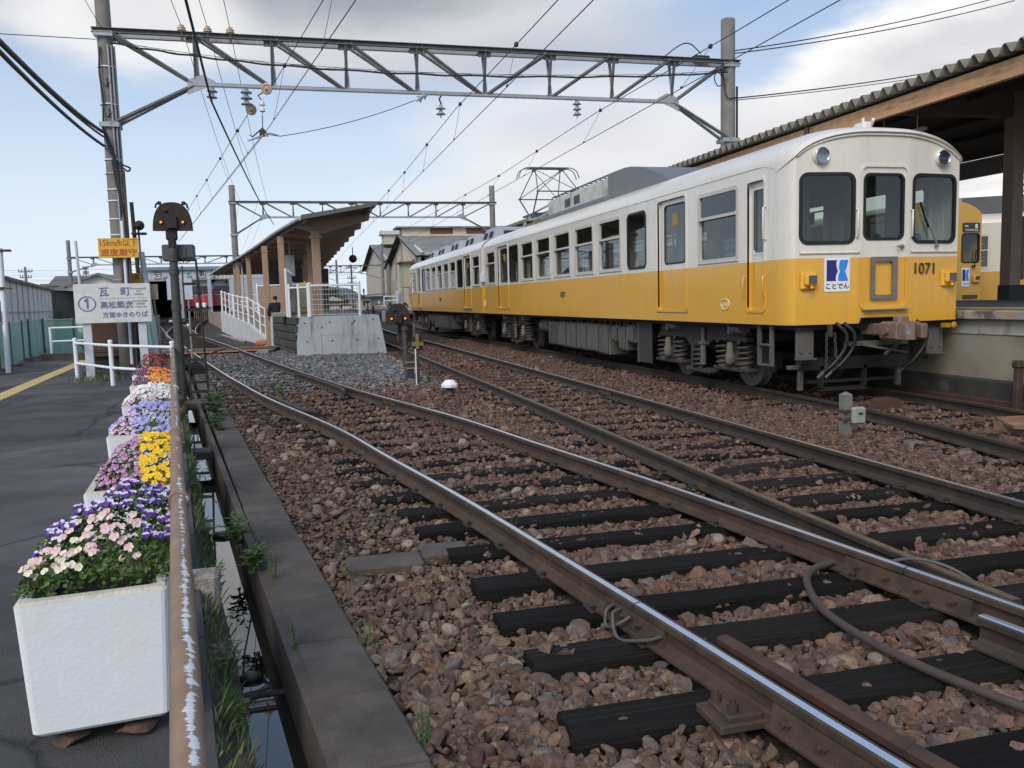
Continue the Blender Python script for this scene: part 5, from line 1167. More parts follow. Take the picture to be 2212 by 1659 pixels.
q.build('end_wall', m_facec, IP)
q = MB()
for u, w in ((.10, .85), (.40, .86), (.70, .88), (.92, .90), (.30, .74), (.66, .80), (.68, .84), (.12, .42), (.41, .43), (.70, .44), (.94, .46)):
    c = Vector(endp(u, w, .004)); q.lathe([(.026, 0), (.026, .004), (.012, .004), (0, .001)], c, (-.3, -.95, 0), 10)
q.kind = 0; tag(q.build('tie_hole', m_black, IP), kind='stuff')
q = MB(); q.box(0, 0, 0, 0, 0, 0) if False else None
for (ua, ub, w) in ((.30, .93, .555),): q.add([endp(ua, w, .003), endp(ub, w, .003), endp(ub, w+.006, .003), endp(ua, w+.006, .003)], [(0, 1, 2, 3)])
q.add([endp(.285, .0, .003), endp(.292, .0, .003), endp(.292, .60, .003), endp(.285, .60, .003)], [(0, 1, 2, 3)]); q.build('form_joint', mat('joint_grey', (.2, .21, .22), .9), IP, recalc=False)
# mossy side: courses of squared stone
ml = [(.17, 27.44), (-.62, 33.0)]
dv = Vector((ml[1][0]-ml[0][0], ml[1][1]-ml[0][1], 0)); Lm = dv.length; dv.normalize(); nm = Vector((-dv.y, dv.x, 0)); nm = nm if nm.x < 0 else -nm
for r in range(5):
    z0 = -.26+r*.262; s0 = -(.45 if r % 2 else 0.); 
    while s0 < Lm:
        a, b = max(0, s0), min(Lm, s0+.9)
        if b-a > .1:
            q = MB(); e = rnd.uniform(-.012, .02); M4 = Matrix(((dv.x, nm.x, 0, ml[0][0]), (dv.y, nm.y, 0, ml[0][1]), (0, 0, 1, 0), (0, 0, 0, 1)))
            q.box(a+.008, b-.008, -.35, e, z0+.006, z0+.256, 0, .03, M4); q.build('stone', m_moss, IP)
        s0 += .9
q = MB(); q.prism([(.21, 27.5), (2.70, 26.72), (2.72, 70), (-6.4, 73), (-4.2, 57), (-2.6, 47), (-1.5, 40.5), (-.55, 34.0), (-.5, 33.0)], -.3, 1.05); q.build('platform_slab', mat('island_top', (.30, .235, .165), .9, 0, .15, 2, (.24, .23, .22), (.45, .6)), IP)
q = MB(); q.box(-.70, -.61, 32.95, 33.1, -.25, 1.02, 0, .01); q.build('edge_post', m_whitew, IP)
q = MB(); q.box(-.55, .2, 29.2, 29.9, 1.05, 1.20, 0, .02); q.build('kerb_upstand', m_conc, IP)
# ramp with its parapet wall
RA = thing('ramp', 'white walled ramp with white tube handrails leading up to the island platform', 'ramp', (-2.4, 44, -.2))
rl = [(-1.02, 36.0), (-1.95, 41.5), (-2.95, 47.5), (-4.05, 54.5)]; rz = [.10, .62, .84, 1.18]
rzb = [-.3, -.3, -.3, -.3]
q = MB(); A = [(x, y, z) for (x, y), z in zip(rl, rzb)]; B = [(x, y, z) for (x, y), z in zip(rl, rz)]; q.strip(A, B); B2 = [(x+.22, y+.02, z) for x, y, z in B]; q.strip(B, B2); A2 = [(x+.22, y, z) for x, y, z in A]; q.strip(B2, A2)
q.add([A[0], A2[0], B2[0], B[0]], [(0, 1, 2, 3)]); q.build('ramp_wall', m_whitew, RA, recalc=False)
q = MB(); q.prism([(-2.25, 41.0), (-2.05, 41.0), (-3.4, 49), (-4.4, 55), (-4.9, 55), (-3.2, 47)], -.3, -.12); q.build('ramp_footing', m_conc, RA)
q = MB()
A = [(x+.22, y, z-.05) for (x, y), z in zip(rl, rz)]; B = [(x+1.5, y+.3, z-.05) for (x, y), z in zip(rl, rz)]; q.strip(A, B); q.strip([(b[0], b[1], -.3) for b in B], B); q.build('ramp_deck', mat('ramp_deck', (.10, .09, .085), .9), RA, recalc=False)
def rp(s):
    k = min(int(s), 2); t = s-k; return Vector((rl[k][0]*(1-t)+rl[k+1][0]*t, rl[k][1]*(1-t)+rl[k+1][1]*t, rz[k]*(1-t)+rz[k+1]*t))
for i, s in enumerate((.02, .33, .66, 1.0, 1.34, 1.67, 2.0, 2.33, 2.66, 2.98)):
    p = rp(s); q = MB(); q.cyl(p+Vector((.1, 0, -.06)), p+Vector((.1, 0, 1.22)), .045 if i % 3 else .06, n=10); q.lathe([(.05, 0), (.04, .03), (0, .045)], p+Vector((.1, 0, 1.22)), n=10); q.build('post', m_white, RA)
for h in (1.18, .76, .38):
    q = MB(); q.tube([rp(s/10*2.98/3)+Vector((.1 if h == 1.18 else .18, 0, h)) for s in range(31)], .032 if h == 1.18 else .024, 8); q.build('hand_rail', m_white, RA)
for h, dx in ((1.15, 1.35), (.72, 1.35)):
    q = MB(); q.tube([rp(s/10)+Vector((dx+.05, .2, h)) for s in range(2, 12)], .03, 8); q.tube([rp(s/10)+Vector((dx, .2, h)) for s in range(19, 30)], .03, 8); q.build('hand_rail', m_white, RA)
for s in (.25, .6, .95, 1.95, 2.5, 2.95):
    p = rp(s)+Vector((1.38, .2, 0)); q = MB(); q.cyl(p, p+Vector((0, 0, 1.02)), .04, n=10); q.build('post', m_white, RA)
for h in (.85, .55):
    p = rp(2.0)+Vector((1.0, 0, h)); q = MB(); q.tube(spline([p+Vector((-.6, 1, 0)), p, p+Vector((.2, -.5, -.05)), p+Vector((.22, -.55, -.25)), p+Vector((.05, -.4, -.3))], 6), .03, 8); q.build('rail_return', m_white, RA)
q = MB(); q.box(-1.35, -.92, 34.9, 35.6, -.12, .06, 0, .03); tag(q.build('orange_block', m_orange), 'small orange edging block at the foot of the ramp wall', 'block')
# level crossing path between the tracks
CR = thing('foot_crossing', 'asphalt foot crossing over the nearest track with orange edge lines', 'crossing', (-2.3, 30.4, -.03))
def crp(u, v): return (-6.3+u*5.72+v*.25, 29.2+u*.75+v*2.55)
for (u0, u1) in ((0, .385), (.41, .66), (.685, 1.0)):
    q = MB(); q.prism([crp(u0, .05), crp(u1, .05), crp(u1, .95), crp(u0, .95)], -.2, -.05); q.build('crossing_panel', m_asph, CR)
    for v0, v1 in ((-.015, .05), (.95, 1.015)):
        q = MB(); q.prism([crp(u0, v0), crp(u1, v0), crp(u1, v1), crp(u0, v1)], -.075, -.042); q.build('edge_line', m_orange if u0 > .2 else m_conc, CR)
q = MB(); q.prism([(-1.1, 29.5), (-.75, 29.55), (-.55, 29.95), (-.95, 29.75)], -.2, -.05); tag(q.build('flat_stone', m_conc), 'flat pale stone slab on the grey gravel beside the crossing', 'stone')

# shelter
SH = thing('platform_shelter', 'open tan shelter on the island platform with ribbed upswept roof', 'shelter', (.9, 28, 1.05))
ev = spline([(.50, 26.4), (-.30, 31.6), (-.97, 36.8), (-2.5, 48), (-4.6, 62), (-6.2, 74)], 8); ev = [(p[0], p[1]) for p in [Vector((a[0], a[1], 0)) for a in ev]]
def eavx(y):
    for (x0, y0), (x1, y1) in zip(ev, ev[1:]):
        if y0 <= y <= y1: return x0+(x1-x0)*(y-y0)/(y1-y0)
    return ev[-1][0]
XR = 2.74
def zro(u): return 4.02+.36*u**1.1
ysr = [26.4+i*.1 for i in range(470)]; U = [0, .08, .25, .5, .75, 1.0]; n = len(U)
v = []
for y in ysr:
    xl = eavx(y); 
    for u in U: v.append((xl+(XR-xl)*u, y, zro(u)+.018*math.cos(2*math.pi*y/.32)+.06))
N0 = len(v); v += [(x, y, z-.03) for x, y, z in v]
fs = [(j*n+i, j*n+i+1, (j+1)*n+i+1, (j+1)*n+i) for j in range(len(ysr)-1) for i in range(n-1)]
fs = fs+[tuple(N0+a for a in f[::-1]) for f in fs]+[(i, i+1, N0+i+1, N0+i) for i in range(n-1)]+[(j*n, (j+1)*n, N0+(j+1)*n, N0+j*n) for j in range(len(ysr)-1)]+[(j*n+n-1, (j+1)*n+n-1, N0+(j+1)*n+n-1, N0+j*n+n-1) for j in range(len(ysr)-1)]
q = MB(); q.add(v, fs); q.build('roof_sheet', m_shroof, SH, recalc=False)
q = MB(); q.add([(eavx(26.4)-.02, 26.36, 3.98), (XR+.02, 26.36, zro(1)+.02), (XR+.02, 26.36, zro(1)+.13), (eavx(26.4)-.02, 26.36, 4.12), (eavx(26.4)-.02, 26.42, 3.98), (XR+.02, 26.42, zro(1)+.02), (XR+.02, 26.42, zro(1)+.13), (eavx(26.4)-.02, 26.42, 4.12)], [(0, 1, 2, 3), (4, 5, 6, 7), (0, 1, 5, 4), (2, 3, 7, 6), (0, 3, 7, 4), (1, 2, 6, 5)]); q.build('verge_board', mat('verge_grey', (.12, .115, .105), .7), SH)
q = MB(); q.tube([(eavx(y)-.05, y, 4.02) for y in ysr[::8]], .06, 8); q.build('gutter', mat('gutter_pale', (.50, .49, .46), .5, 0, .08, 3), SH)
for u in (.06, .93):
    q = MB(); P0 = [(eavx(y)+(XR-eavx(y))*u, y, zro(u)-.03) for y in [26.55]+ysr[20::20]]
    for a, b in zip(P0, P0[1:]): q.beam(a, b, .09, .16)
    q.build('purlin', mat('purlin_grey', (.22, .21, .19), .6), SH)
YB = [27.7+3.15*i for i in range(14)]
for y in YB:
    xl = eavx(y)+.06; xc = max(xl+.28, .92); q = MB()
    zc = zro((xc-xl)/(XR-xl))
    q.prism([(xl, zro(0)-.16), (xc-.1, zc-.40), (xc+.25, zc-.43), (2.62, zro(1)-.30), (2.66, zro(1)-.10), (xl, zro(0)-.06)], y-.07, y+.07, 'y'); q.build('roof_beam', m_beam, SH)
for i, y in enumerate(YB):
    if i in (0, 2, 4, 6, 8, 10, 12):
        q = MB(); q.box(.79, 1.05, y-.13, y+.13, 1.04, 3.75, 0, .01); q.box(.74, 1.10, y-.17, y+.17, 3.52, 3.60, 0, .01); q.build('column', m_tan, SH)
for (x, y, z0, z1) in ((-.17, 31.0, 1.05, 3.84), (-.80, 34.15, -.1, 3.72), (-1.85, 44.5, 1.0, 3.95), (-2.7, 50.5, 1.0, 3.95)):
    q = MB(); q.box(x-.11, x+.11, y-.11, y+.11, z0, z1, 0, .01); q.box(x-.125, x+.125, y-.125, y+.125, z1-.24, z1-.20, 0, .01); q.build('column', m_tan, SH)
for yy_ in (48., 52.):
    q = MB(); q.box(-1.2, 2.2, yy_, yy_+.1, 1.05, 3.4); q.build('back_screen', mat('shelter_screen_dark', (.06, .055, .05), .8), SH)
q = MB(); q.tube(spline([(-2.68, 50.2, 3.98), (-2.55, 50.2, 3.8), (-2.45, 50.2, 3.6), (-2.45, 50.2, 1.1)], 5), .05, 8); q.build('downpipe', mat('gutter_pale', (.5, .49, .46)), SH)
q = MB(); q.box(-.05, .30, 33.8, 33.86, 2.55, 3.35, 0, .01); q.cyl((.12, 33.83, 3.35), (.12, 33.83, 3.9), .02, n=6); tag(q.build('hanging_sign', mat('sign_grey_back', (.27, .30, .33), .6)), 'grey hanging board under the shelter roof behind the slender tan post', 'hanging sign')
q = MB(); q.lathe([(0, 0), (.19, .02), (.2, .06), (.19, .10), (0, .12)], (3.05, 41, 3.55), (0, -1, 0), 8); q.cyl((3.05, 41, 3.75), (3.05, 41, 4.1), .025, n=6); tag(q.build('signal_disc', m_black), 'black octagonal disc hanging below the shelter roof edge', 'disc sign')
# people-height partitions on the platform
def panel_fence(name, label, p0, p1, z0, z1, npost, mesh_, m, infill=None):
    T = thing(name, label, 'fence', (p0[0], p0[1], z0)); p0, p1 = Vector((*p0, 0)), Vector((*p1, 0)); d = (p1-p0)
    for i in range(npost+1):
        p = p0+d*(i/npost); q = MB(); q.cyl((p.x, p.y, z0), (p.x, p.y, z1+.04), .045, n=10); q.lathe([(.045, 0), (.035, .03), (0, .04)], (p.x, p.y, z1+.04), n=10); q.build('post', m, T)
    q = MB(); q.tube([(p0.x, p0.y, z1-.04), (p1.x, p1.y, z1-.04)], .03, 8); q.build('top_rail', m, T)
    if mesh_:
        L = d.length; nv = int(L/.085); q = MB()
        for i in range(nv+1):
            p = p0+d*(i/nv); q.cyl((p.x, p.y, z0+.05), (p.x, p.y, z1+.06), .005, n=4, cap=False)
        for j in range(7):
            z = z0+.06+(z1-z0-.06)*j/6; q.cyl((p0.x, p0.y-.008, z), (p1.x, p1.y-.008, z), .007, n=4, cap=False)
        tag(q.build('wire_mesh', m_mesh, T), kind='stuff')
    if infill:
        q = MB(); M4 = None; a, b = p0+d*.03, p1-d*.03; nn = Vector((-d.y, d.x, 0)).normalized()*.012
        q.add([(*(a-nn).xy, z0+.08), (*(b-nn).xy, z0+.08), (*(b-nn).xy, z1-.08), (*(a-nn).xy, z1-.08), (*(a+nn).xy, z0+.08), (*(b+nn).xy, z0+.08), (*(b+nn).xy, z1-.08), (*(a+nn).xy, z1-.08)], [(0, 1, 2, 3), (4, 5, 6, 7), (0, 1, 5, 4), (2, 3, 7, 6), (0, 3, 7, 4), (1, 2, 6, 5)])
        q.build('panel', infill, T)
    return T
panel_fence('mesh_fence', 'white wire mesh fence across the end of the island platform', (.64, 27.35), (2.16, 26.95), 1.05, 2.06, 1, True, m_white)
m_clear = glass('cloudy_acrylic', (.62, .60, .55), .05)
panel_fence('screen_fence', 'short white framed clear screen left of the mesh fence', (.02, 27.9), (.60, 27.5), 1.05, 2.02, 2, False, m_white, m_clear)
panel_fence('tall_screen', 'taller white mesh screen behind the clear screen, with bent top corner', (-.05, 28.6), (.10, 31.0), 1.05, 2.55, 2, True, m_white, m_clear)
panel_fence('board_fence', 'tan boarded fence behind the person on the platform', (-1.3, 38.6), (.2, 37.4), 1.05, 2.35, 3, False, m_white, mat('board_tan', (.27, .21, .155), .8))
panel_fence('board_fence', 'tan mesh and board fence behind the yellow poster', (.2, 37.4), (1.2, 36.8), 1.05, 2.35, 2, True, m_white, mat('board_tan', (.27, .21, .155), .8))
q = MB(); q.box(.38, .76, 29.6, 29.63, 1.12, 2.18, 0, .004); yp = tag(q.build('poster', mat('poster_yellow', (.62, .52, .09), .6, 0, .05, 4)), 'tall yellow notice poster behind the clear screen on the island platform', 'poster')
for z, h, m in ((1.98, .08, mat('poster_ink', (.12, .10, .04), .7)), (1.62, .18, mat('poster_pale_blue', (.35, .48, .42), .6)), (1.30, .06, mat('poster_ink', (.12, .10, .04), .7))):
    q = MB(); q.box(.43, .71, 29.593, 29.599, z, z+h); q.build('printed_block', m, yp)
# ------------------------------------------------------------------ the person on the path by the ramp
def skinned(name, verts, edges, radii, mats, parent, root=0, sub=2):
    me = bpy.data.meshes.new(name); me.from_pydata(verts, edges, []); o = bpy.data.objects.new(name, me); COL.objects.link(o)
    sm = o.modifiers.new('skin', 'SKIN'); sv = me.skin_vertices[0].data
    for i, r in enumerate(radii): sv[i].radius = r if isinstance(r, tuple) else (r, r)
    sv[root].use_root = True; sb = o.modifiers.new('sub', 'SUBSURF'); sb.levels = sub; sb.render_levels = sub
    dg = bpy.context.evaluated_depsgraph_get(); m2 = bpy.data.meshes.new_from_object(o.evaluated_get(dg)); m2.name = name
    for p in m2.polygons: p.use_smooth = True
    bpy.data.objects.remove(o)
    m2.materials.clear()
    for m in (mats if isinstance(mats, (list, tuple)) else [mats]): m2.materials.append(m)
    o = link(name, m2, parent); return o
m_skin = mat('skin', (.36, .20, .13), .6, 0, .06, 12); m_jack = mat('black_jacket', (.012, .012, .014), .9, 0, .25, 20); m_teal = mat('teal_trousers', (.008, .15, .16), .9, 0, .15, 16); m_hair = mat('dark_hair', (.018, .012, .009), .6, 0, .3, 40); m_shoe = mat('dark_shoe', (.02, .02, .022), .6)
PS = thing('person', 'person in black jacket and teal trousers walking away with an orange bag', 'person', (0, 0, 0))
# facing +Y (away from us), small step, built about the origin; z up from the soles
V = [(0, 0, .90), (0, .01, 1.06), (0, .02, 1.22), (0, .02, 1.36), (0, .015, 1.43), (0, .03, 1.50), (0, .045, 1.60), (0, .05, 1.68),
     (-.09, 0, .86), (-.10, .06, .48), (-.10, -.05, .09), (-.10, .08, .05),
     (.09, 0, .86), (.10, -.04, .48), (.10, -.22, .13), (.10, -.12, .06),
     (-.17, .01, 1.36), (-.25, -.02, 1.12), (-.24, .10, .92),
     (.17, .01, 1.36), (.27, -.03, 1.13), (.30, .10, .93)]
E_ = [(0, 1), (1, 2), (2, 3), (3, 4), (4, 5), (5, 6), (6, 7), (0, 8), (8, 9), (9, 10), (10, 11), (0, 12), (12, 13), (13, 14), (14, 15), (3, 16), (16, 17), (17, 18), (3, 19), (19, 20), (20, 21)]
RR = [(.15, .12), (.13, .10), (.15, .11), (.14, .10), .065, .055, .085, .07, .095, .062, .045, .045, .095, .062, .045, .045, .065, .048, .036, .065, .048, .036]
body = skinned('body', V, E_, RR, m_skin, PS)
JV = [(0, 0, 1.03), (0, .01, 1.10), (0, .02, 1.22), (0, .02, 1.36), (0, .015, 1.44), (-.17, .01, 1.37), (-.255, -.02, 1.12), (-.245, .09, .95), (.17, .01, 1.37), (.275, -.03, 1.13), (.305, .09, .96)]
JE = [(0, 1), (1, 2), (2, 3), (3, 4), (3, 5), (5, 6), (6, 7), (3, 8), (8, 9), (9, 10)]
jk = skinned('jacket', JV, JE, [(.19, .155), (.175, .135), (.185, .14), (.165, .125), .08, .09, .072, .058, .09, .072, .058], m_jack, PS)
TVx = [(0, 0, .92), (-.09, 0, .84), (-.10, .06, .48), (-.10, -.045, .12), (.09, 0, .84), (.10, -.04, .48), (.10, -.21, .16)]
skinned('trousers', TVx, [(0, 1), (1, 2), (2, 3), (0, 4), (4, 5), (5, 6)], [(.17, .14), .12, .085, .07, .12, .085, .07], m_teal, PS)
skinned('hair', [(0, .0, 1.54), (0, .015, 1.63), (0, .035, 1.705)], [(0, 1), (1, 2)], [(.062, .06), (.098, .102), (.07, .07)], m_hair, PS)
q = MB()
for s in (-1, 1): q.lathe([(0, -.02), (.018, -.015), (.026, 0), (.018, .012), (0, .014)], (s*.088, .05, 1.60), (s, 0, 0), 10)
q.lathe([(0, 0), (.018, .012), (.012, .03), (0, .036)], (0, .125, 1.585), (0, 1, -.2), 8)
for s in (-1, 1): q.lathe([(0, 0), (.011, .003), (0, .007)], (s*.034, .118, 1.615), (0, 1, 0), 8)
q.build('face', m_skin, PS)
for s, x, y in ((-1, -.10, .03), (1, .10, -.17)):
    q = MB(); q.lathe([(0, 0), (.045, .0), (.05, .03), (.042, .07), (0, .09)], (x, y-.03, .0), (0, 0, 1), 12); q.lathe([(0, 0), (.042, .01), (.046, .08), (.038, .16), (0, .19)], (x, y-.05, .04), (0, 1, 0), 12); q.build('shoe', m_shoe, PS)
def hand(c, sgn):
    cx, cy, cz = c
    q = MB(); q.lathe([(0, 0), (.022, .005), (.030, .03), (.032, .06), (.026, .085), (0, .09)], (cx, cy, cz), (0, .35, -1), 10)
    for k, (dx, l) in enumerate(((-.024, .055), (-.008, .065), (.009, .062), (.025, .048))):
        b = Vector((cx+dx, cy+.03, cz-.08)); q.tube([b, b+Vector((0, .012, -l*.5)), b+Vector((0, -.004, -l))], .0085, 6)
    t0 = Vector((cx-sgn*.028, cy+.015, cz-.03)); q.tube([t0, t0+Vector((-sgn*.02, .015, -.025)), t0+Vector((-sgn*.018, .02, -.05))], .010, 6)
    q.build('hand', m_skin, PS)
hand((-.245, .10, .93), -1); hand((.305, .10, .94), 1)
PS.location = (-.50, 33.9, .06); PS.rotation_euler = (0, 0, .15); PS.scale = (1.02, 1.02, 1.03)
BG = thing('shoulder_bag', 'orange tan bag hanging at the right side of the person in black', 'bag', (0, 0, 0))
q = MB(); q.add([(.22, -.10, 1.02), (.47, -.02, .93), (.50, .0, .62), (.24, -.09, .60), (.24, .0, 1.02), (.47, .08, .93), (.50, .1, .62), (.26, .03, .60)], [(0, 1, 2, 3), (7, 6, 5, 4), (0, 1, 5, 4), (1, 2, 6, 5), (2, 3, 7, 6), (3, 0, 4, 7)]); q.build('pouch', mat('bag_orange', (.42, .19, .08), .7, 0, .1, 8), BG)
q = MB(); q.tube(spline([(.26, -.05, 1.0), (.30, .04, 1.12), (.30, .06, 1.14), (.42, .03, .98)], 5), .010, 6); q.build('strap', mat('bag_orange', (.42, .19, .08)), BG)
BG.location = (-.50, 33.9, .06); BG.rotation_euler = (0, 0, .15)
# ================================================================== overhead line: poles, truss beams, wires
m_pole = mat('pole_concrete', (.205, .195, .175), .85, 0, .14, 3, (.14, .13, .115), (.5, .72), bump=.2, bscale=40, stain=(.085, .08, .07), stain_k=.5, stain_s=(5, 5, .5))
m_trussd = mat('truss_weathered', (.15, .155, .15), .6, .3, .2, 5, (.20, .20, .19), (.5, .7))
m_trussl = mat('truss_galvanised', (.36, .37, .385), .55, .3, .1, 4, (.30, .27, .23), (.58, .75))
m_wire = mat('wire_dark', (.05, .05, .052), .5, .5, .1, 20)
m_cabl = mat('cable_black', (.018, .018, .02), .6)
m_peach = mat('peach_porcelain', (.52, .38, .25), .3, 0, .1, 8, coat=.4)
def conc_pole(par, x, y, z0, z1, r0, r1, top=True):
    q = MB(); n = 9
    q.lathe([(0, z0)]+[(r0+(r1-r0)*i/n, z0+(z1-z0)*i/n) for i in range(n+1)]+[(r1*.9, z1+.02), (0, z1+.025)], (x, y, 0), (0, 0, 1), 20); return q.build('pole', m_pole, par)
def insulator(par, p, d, n=3, m=None, r=.125, step=.13):
    """string of bell insulators from p along d"""
    p, d = Vector(p), Vector(d).normalized(); q = MB(); prof = [(.012, 0)]
    for i in range(n): prof += [(.022, i*step), (.045, i*step+.02), (.055, i*step+.05), (r*.7, i*step+.075), (r, i*step+.10), (r*.9, i*step+.11), (.03, i*step+.10)]
    prof += [(.015, n*step), (.015, n*step+.06)]; q.lathe(prof, p, d, 16); return q.build('insulator', m or m_insg, par)
def portal(name, label, Y, xl, xr, zt, zb, nodes, xL, xR, poles, zk, wid=.36, dark=True, w=.075):
    T = thing(name, label, 'gantry', (xl, Y, 0)); h = wid/2
    for (x, z0, z1, r0, r1) in poles: conc_pole(T, x, Y, z0, z1, r0, r1)
    for s, m in ((-1, m_trussd), (1, m_trussl)):
        q = MB(); q.box(xL, xR, Y+s*h-.045, Y+s*h+.045, zt-.10, zt-.085); q.box(xL, xR, Y+s*h-s*.045-.006, Y+s*h-s*.045+.006, zt-.10, zt+.0); q.box(xL, xR, Y+s*h-.05, Y+s*h+.05, zt-.006, zt+.006); q.build('top_chord', m, T)
    q = MB(); q.box(nodes[0]-.1, nodes[-1]+.1, Y-.07, Y+.07, zb-.006, zb+.006); q.box(nodes[0]-.1, nodes[-1]+.1, Y-.006, Y+.006, zb, zb+.085); q.box(nodes[0]-.1, nodes[-1]+.1, Y-.05, Y-.04, zb-.03, zb+.05); q.build('bottom_chord', m_trussl, T)
    for x in nodes:
        for s in (-1, 1):
            q = MB(); q.beam((x, Y+s*h, zt-.05), (x+.03*s, Y, zb+.02), w*.8, .02, 0); q.beam((x+.02, Y+s*h, zt-.05), (x+.02+.03*s, Y, zb+.02), .015, w*.8, 0); q.build('vertical', m_trussl if s > 0 else m_trussd, T)
        q = MB(); q.box(x-.16, x+.16, Y-h, Y+h, zt-.115, zt-.103); q.box(x-.16, x+.16, Y-h+.05, Y-h+.06, zt-.22, zt-.1); q.build('gusset', m_trussd, T)
    mid = len(nodes)//2; dg = []
    dg.append((xl, zt, nodes[0], zb))
    for i in range(len(nodes)-1):
        if i < mid: dg.append((nodes[i], zt, nodes[i+1], zb))
        else: dg.append((nodes[i+1], zt, nodes[i], zb))
    dg.append((xr, zt, nodes[-1], zb))
    for a, za, b, zb_ in dg:
        for s in (-1, 1):
            q = MB(); q.beam((a+.1*(1 if b > a else -1), Y+s*h, za-.06), (b-.08*(1 if b > a else -1), Y+s*.02, zb_+.05), w, .02); q.beam((a+.1*(1 if b > a else -1), Y+s*h, za-.06), (b-.08*(1 if b > a else -1), Y+s*.02, zb_+.05), .018, w); q.build('diagonal', m_trussd if s < 0 else m_trussl, T)
    for n0, px, sg in ((nodes[0], xl, -1), (nodes[-1], xr, 1)):
        for s in (-1, 1):
            q = MB(); q.beam((n0+sg*.05, Y+s*.03, zb), (px, Y+s*h*1.0, zk), w*1.1, .02); q.beam((n0+sg*.05, Y+s*.03, zb), (px, Y+s*h, zk), .018, w*1.1); q.build('knee_brace', m_trussd if s < 0 else m_trussl, T)
        q = MB(); q.prism([(n0-sg*.14, zb+.24), (n0+sg*.18, zb+.12), (n0+sg*.20, zb-.22) if sg < 0 else (n0+sg*.20, zb-.22), (n0-sg*.02, zb-.12), (n0-sg*.42, zb+.03), (n0-sg*.42, zb+.10)] if True else [], Y-.055, Y-.045, 'y'); q.build('gusset_plate', m_trussl, T)
    for (x, z0, z1, r0, r1) in poles:
        for z in (zt-.12, zk):
            q = MB(); r = r0+(r1-r0)*(z-z0)/(z1-z0)+.012; q.cyl((x, Y, z-.06), (x, Y, z+.06), r, n=20); q.box(x-r-.03, x+r+.03, Y-h-.04, Y-h+.02, z-.05, z+.05); q.box(x-r-.03, x+r+.03, Y+h-.02, Y+h+.04, z-.05, z+.05); q.build('pole_band', m_trussl, T)
    return T
G1 = 20.8; G2 = 52.4
N1 = [-1.77+1.673*i for i in range(8)]
GA = portal('portal_gantry', 'nearest lattice gantry on two concrete poles spanning all the tracks', G1, -3.6, 11.58, 7.55, 6.43, N1, -3.85, 11.85, [(-3.62, -.2, 10.5, .175, .15), (11.58, 1.1, 8.62, .205, .185)], 5.50, w=.085)
N2 = [-1.2+1.715*i for i in range(8)]
GB = portal('portal_gantry', 'second lattice gantry seen above the tan shelter roof', G2, -2.85, 12.7, 7.55, 6.60, N2, -3.1, 12.95, [(-2.88, -.2, 8.45, .19, .17), (12.7, .5, 8.55, .19, .17)], 5.6, w=.07)
N3 = [-15.5+1.75*i for i in range(8)]
GC = portal('portal_gantry', 'far lattice gantry above the depot roof on the left', 77., -17.2, -2.2, 5.85, 5.15, N3, -17.4, -2, [(-17.3, 0, 7.2, .17, .15), (-1.9, .2, 6.6, .17, .15)], 4.6, w=.06)
N4 = [1.5+1.2*i for i in range(7)]
GD = portal('portal_gantry', 'far dark gantry joined to the round concrete pole before the warehouses', 105., .6, 11.2, 6.08, 5.15, N4, .2, 11.2, [(11.35, 0, 8.6, .2, .17), (-.1, 1, 7, .17, .15)], 4.4, w=.06)
N5 = [-1.0+1.5*i for i in range(6)]
GE = portal('portal_gantry', 'farthest faint gantry beyond the shelter end', 150., -2.4, 8.0, 7.3, 6.2, N5, -2.6, 8.2, [(8.3, 0, 9, .2, .17), (-2.6, 0, 9, .2, .17)], 5.4, w=.06)
# fittings on the nearest gantry
for x, m in ((-2.0, m_peach), (-1.45, m_peach), (-.97, m_peach)):
    q = MB(); q.lathe([(.02, -.18), (.03, -.18), (.03, 0), (.06, .0), (.10, .02), (.10, .04), (.05, .05), (.09, .07), (.09, .09), (.05, .10), (.06, .14), (.03, .15), (0, .15)], (x, G1-.15, 7.56), (0, 0, 1), 14); q.build('pin_insulator', m, GA)
insulator(GA, (-1.43, G1, 6.42), (-.10, 0, -1), 2); insulator(GA, (-.70, G1, 6.42), (0, 0, -1), 3, r=.14)
insulator(GA, (3.82, G1, 6.20), (0, 0, -1), 2); q = MB(); q.beam((3.86, G1, 6.44), (3.78, G1-.05, 6.32), .03, .03); q.beam((3.78, G1-.05, 6.32), (3.84, G1, 6.2), .03, .03); q.build('hanger', m_trussd, GA)
insulator(GA, (7.33, G1, 6.42), (0, 0, -1), 3, r=.115)
insulator(GA, (3.48, G1-.05, 6.42), (-.8, .2, -.5), 2, r=.1)
for p, d in (((-.24, G1-.1, 6.40), (.35, -.8, .25)), ((-.62, G1+.35, 6.02), (.35, -.8, .25))):
    q = MB(); q.lathe([(.0, -.06), (.02, -.06), (.03, -.02), (.07, -.02), (.13, .0), (.128, .02), (.11, .015), (.10, .03), (.09, .015), (.07, .03), (.06, .015), (.03, .05), (.02, .09), (0, .09)], p, (-d[0], d[1]*1.2, -d[2]), 22); q.build('strain_insulator', m_peach, GA)
insulator(GA, (-.36, G1+.1, 6.18), (-.02, 0, -1), 2, m_white, .07, .14)
q = MB(); q.tube([(-.38, G1+.1, 6.2), (-.45, G1+.15, 6.3), (-.3, G1, 6.36)], .015, 6); q.tube([(-.37, G1+.1, 5.9), (-.38, G1+.1, 5.55)], .012, 6); q.tube([(-.38, G1+.1, 5.56), (-.62, G1+.15, 5.36), (-.68, G1+.15, 5.40)], .016, 6); q.tube([(-.38, G1+.1, 5.56), (-.30, G1+.1, 5.44), (-.28, G1+.1, 5.36)], .016, 6); q.box(-.46, -.32, G1+.06, G1+.14, 5.36, 5.52, 0, .02); q.build('contact_clamp', m_wire, GA)
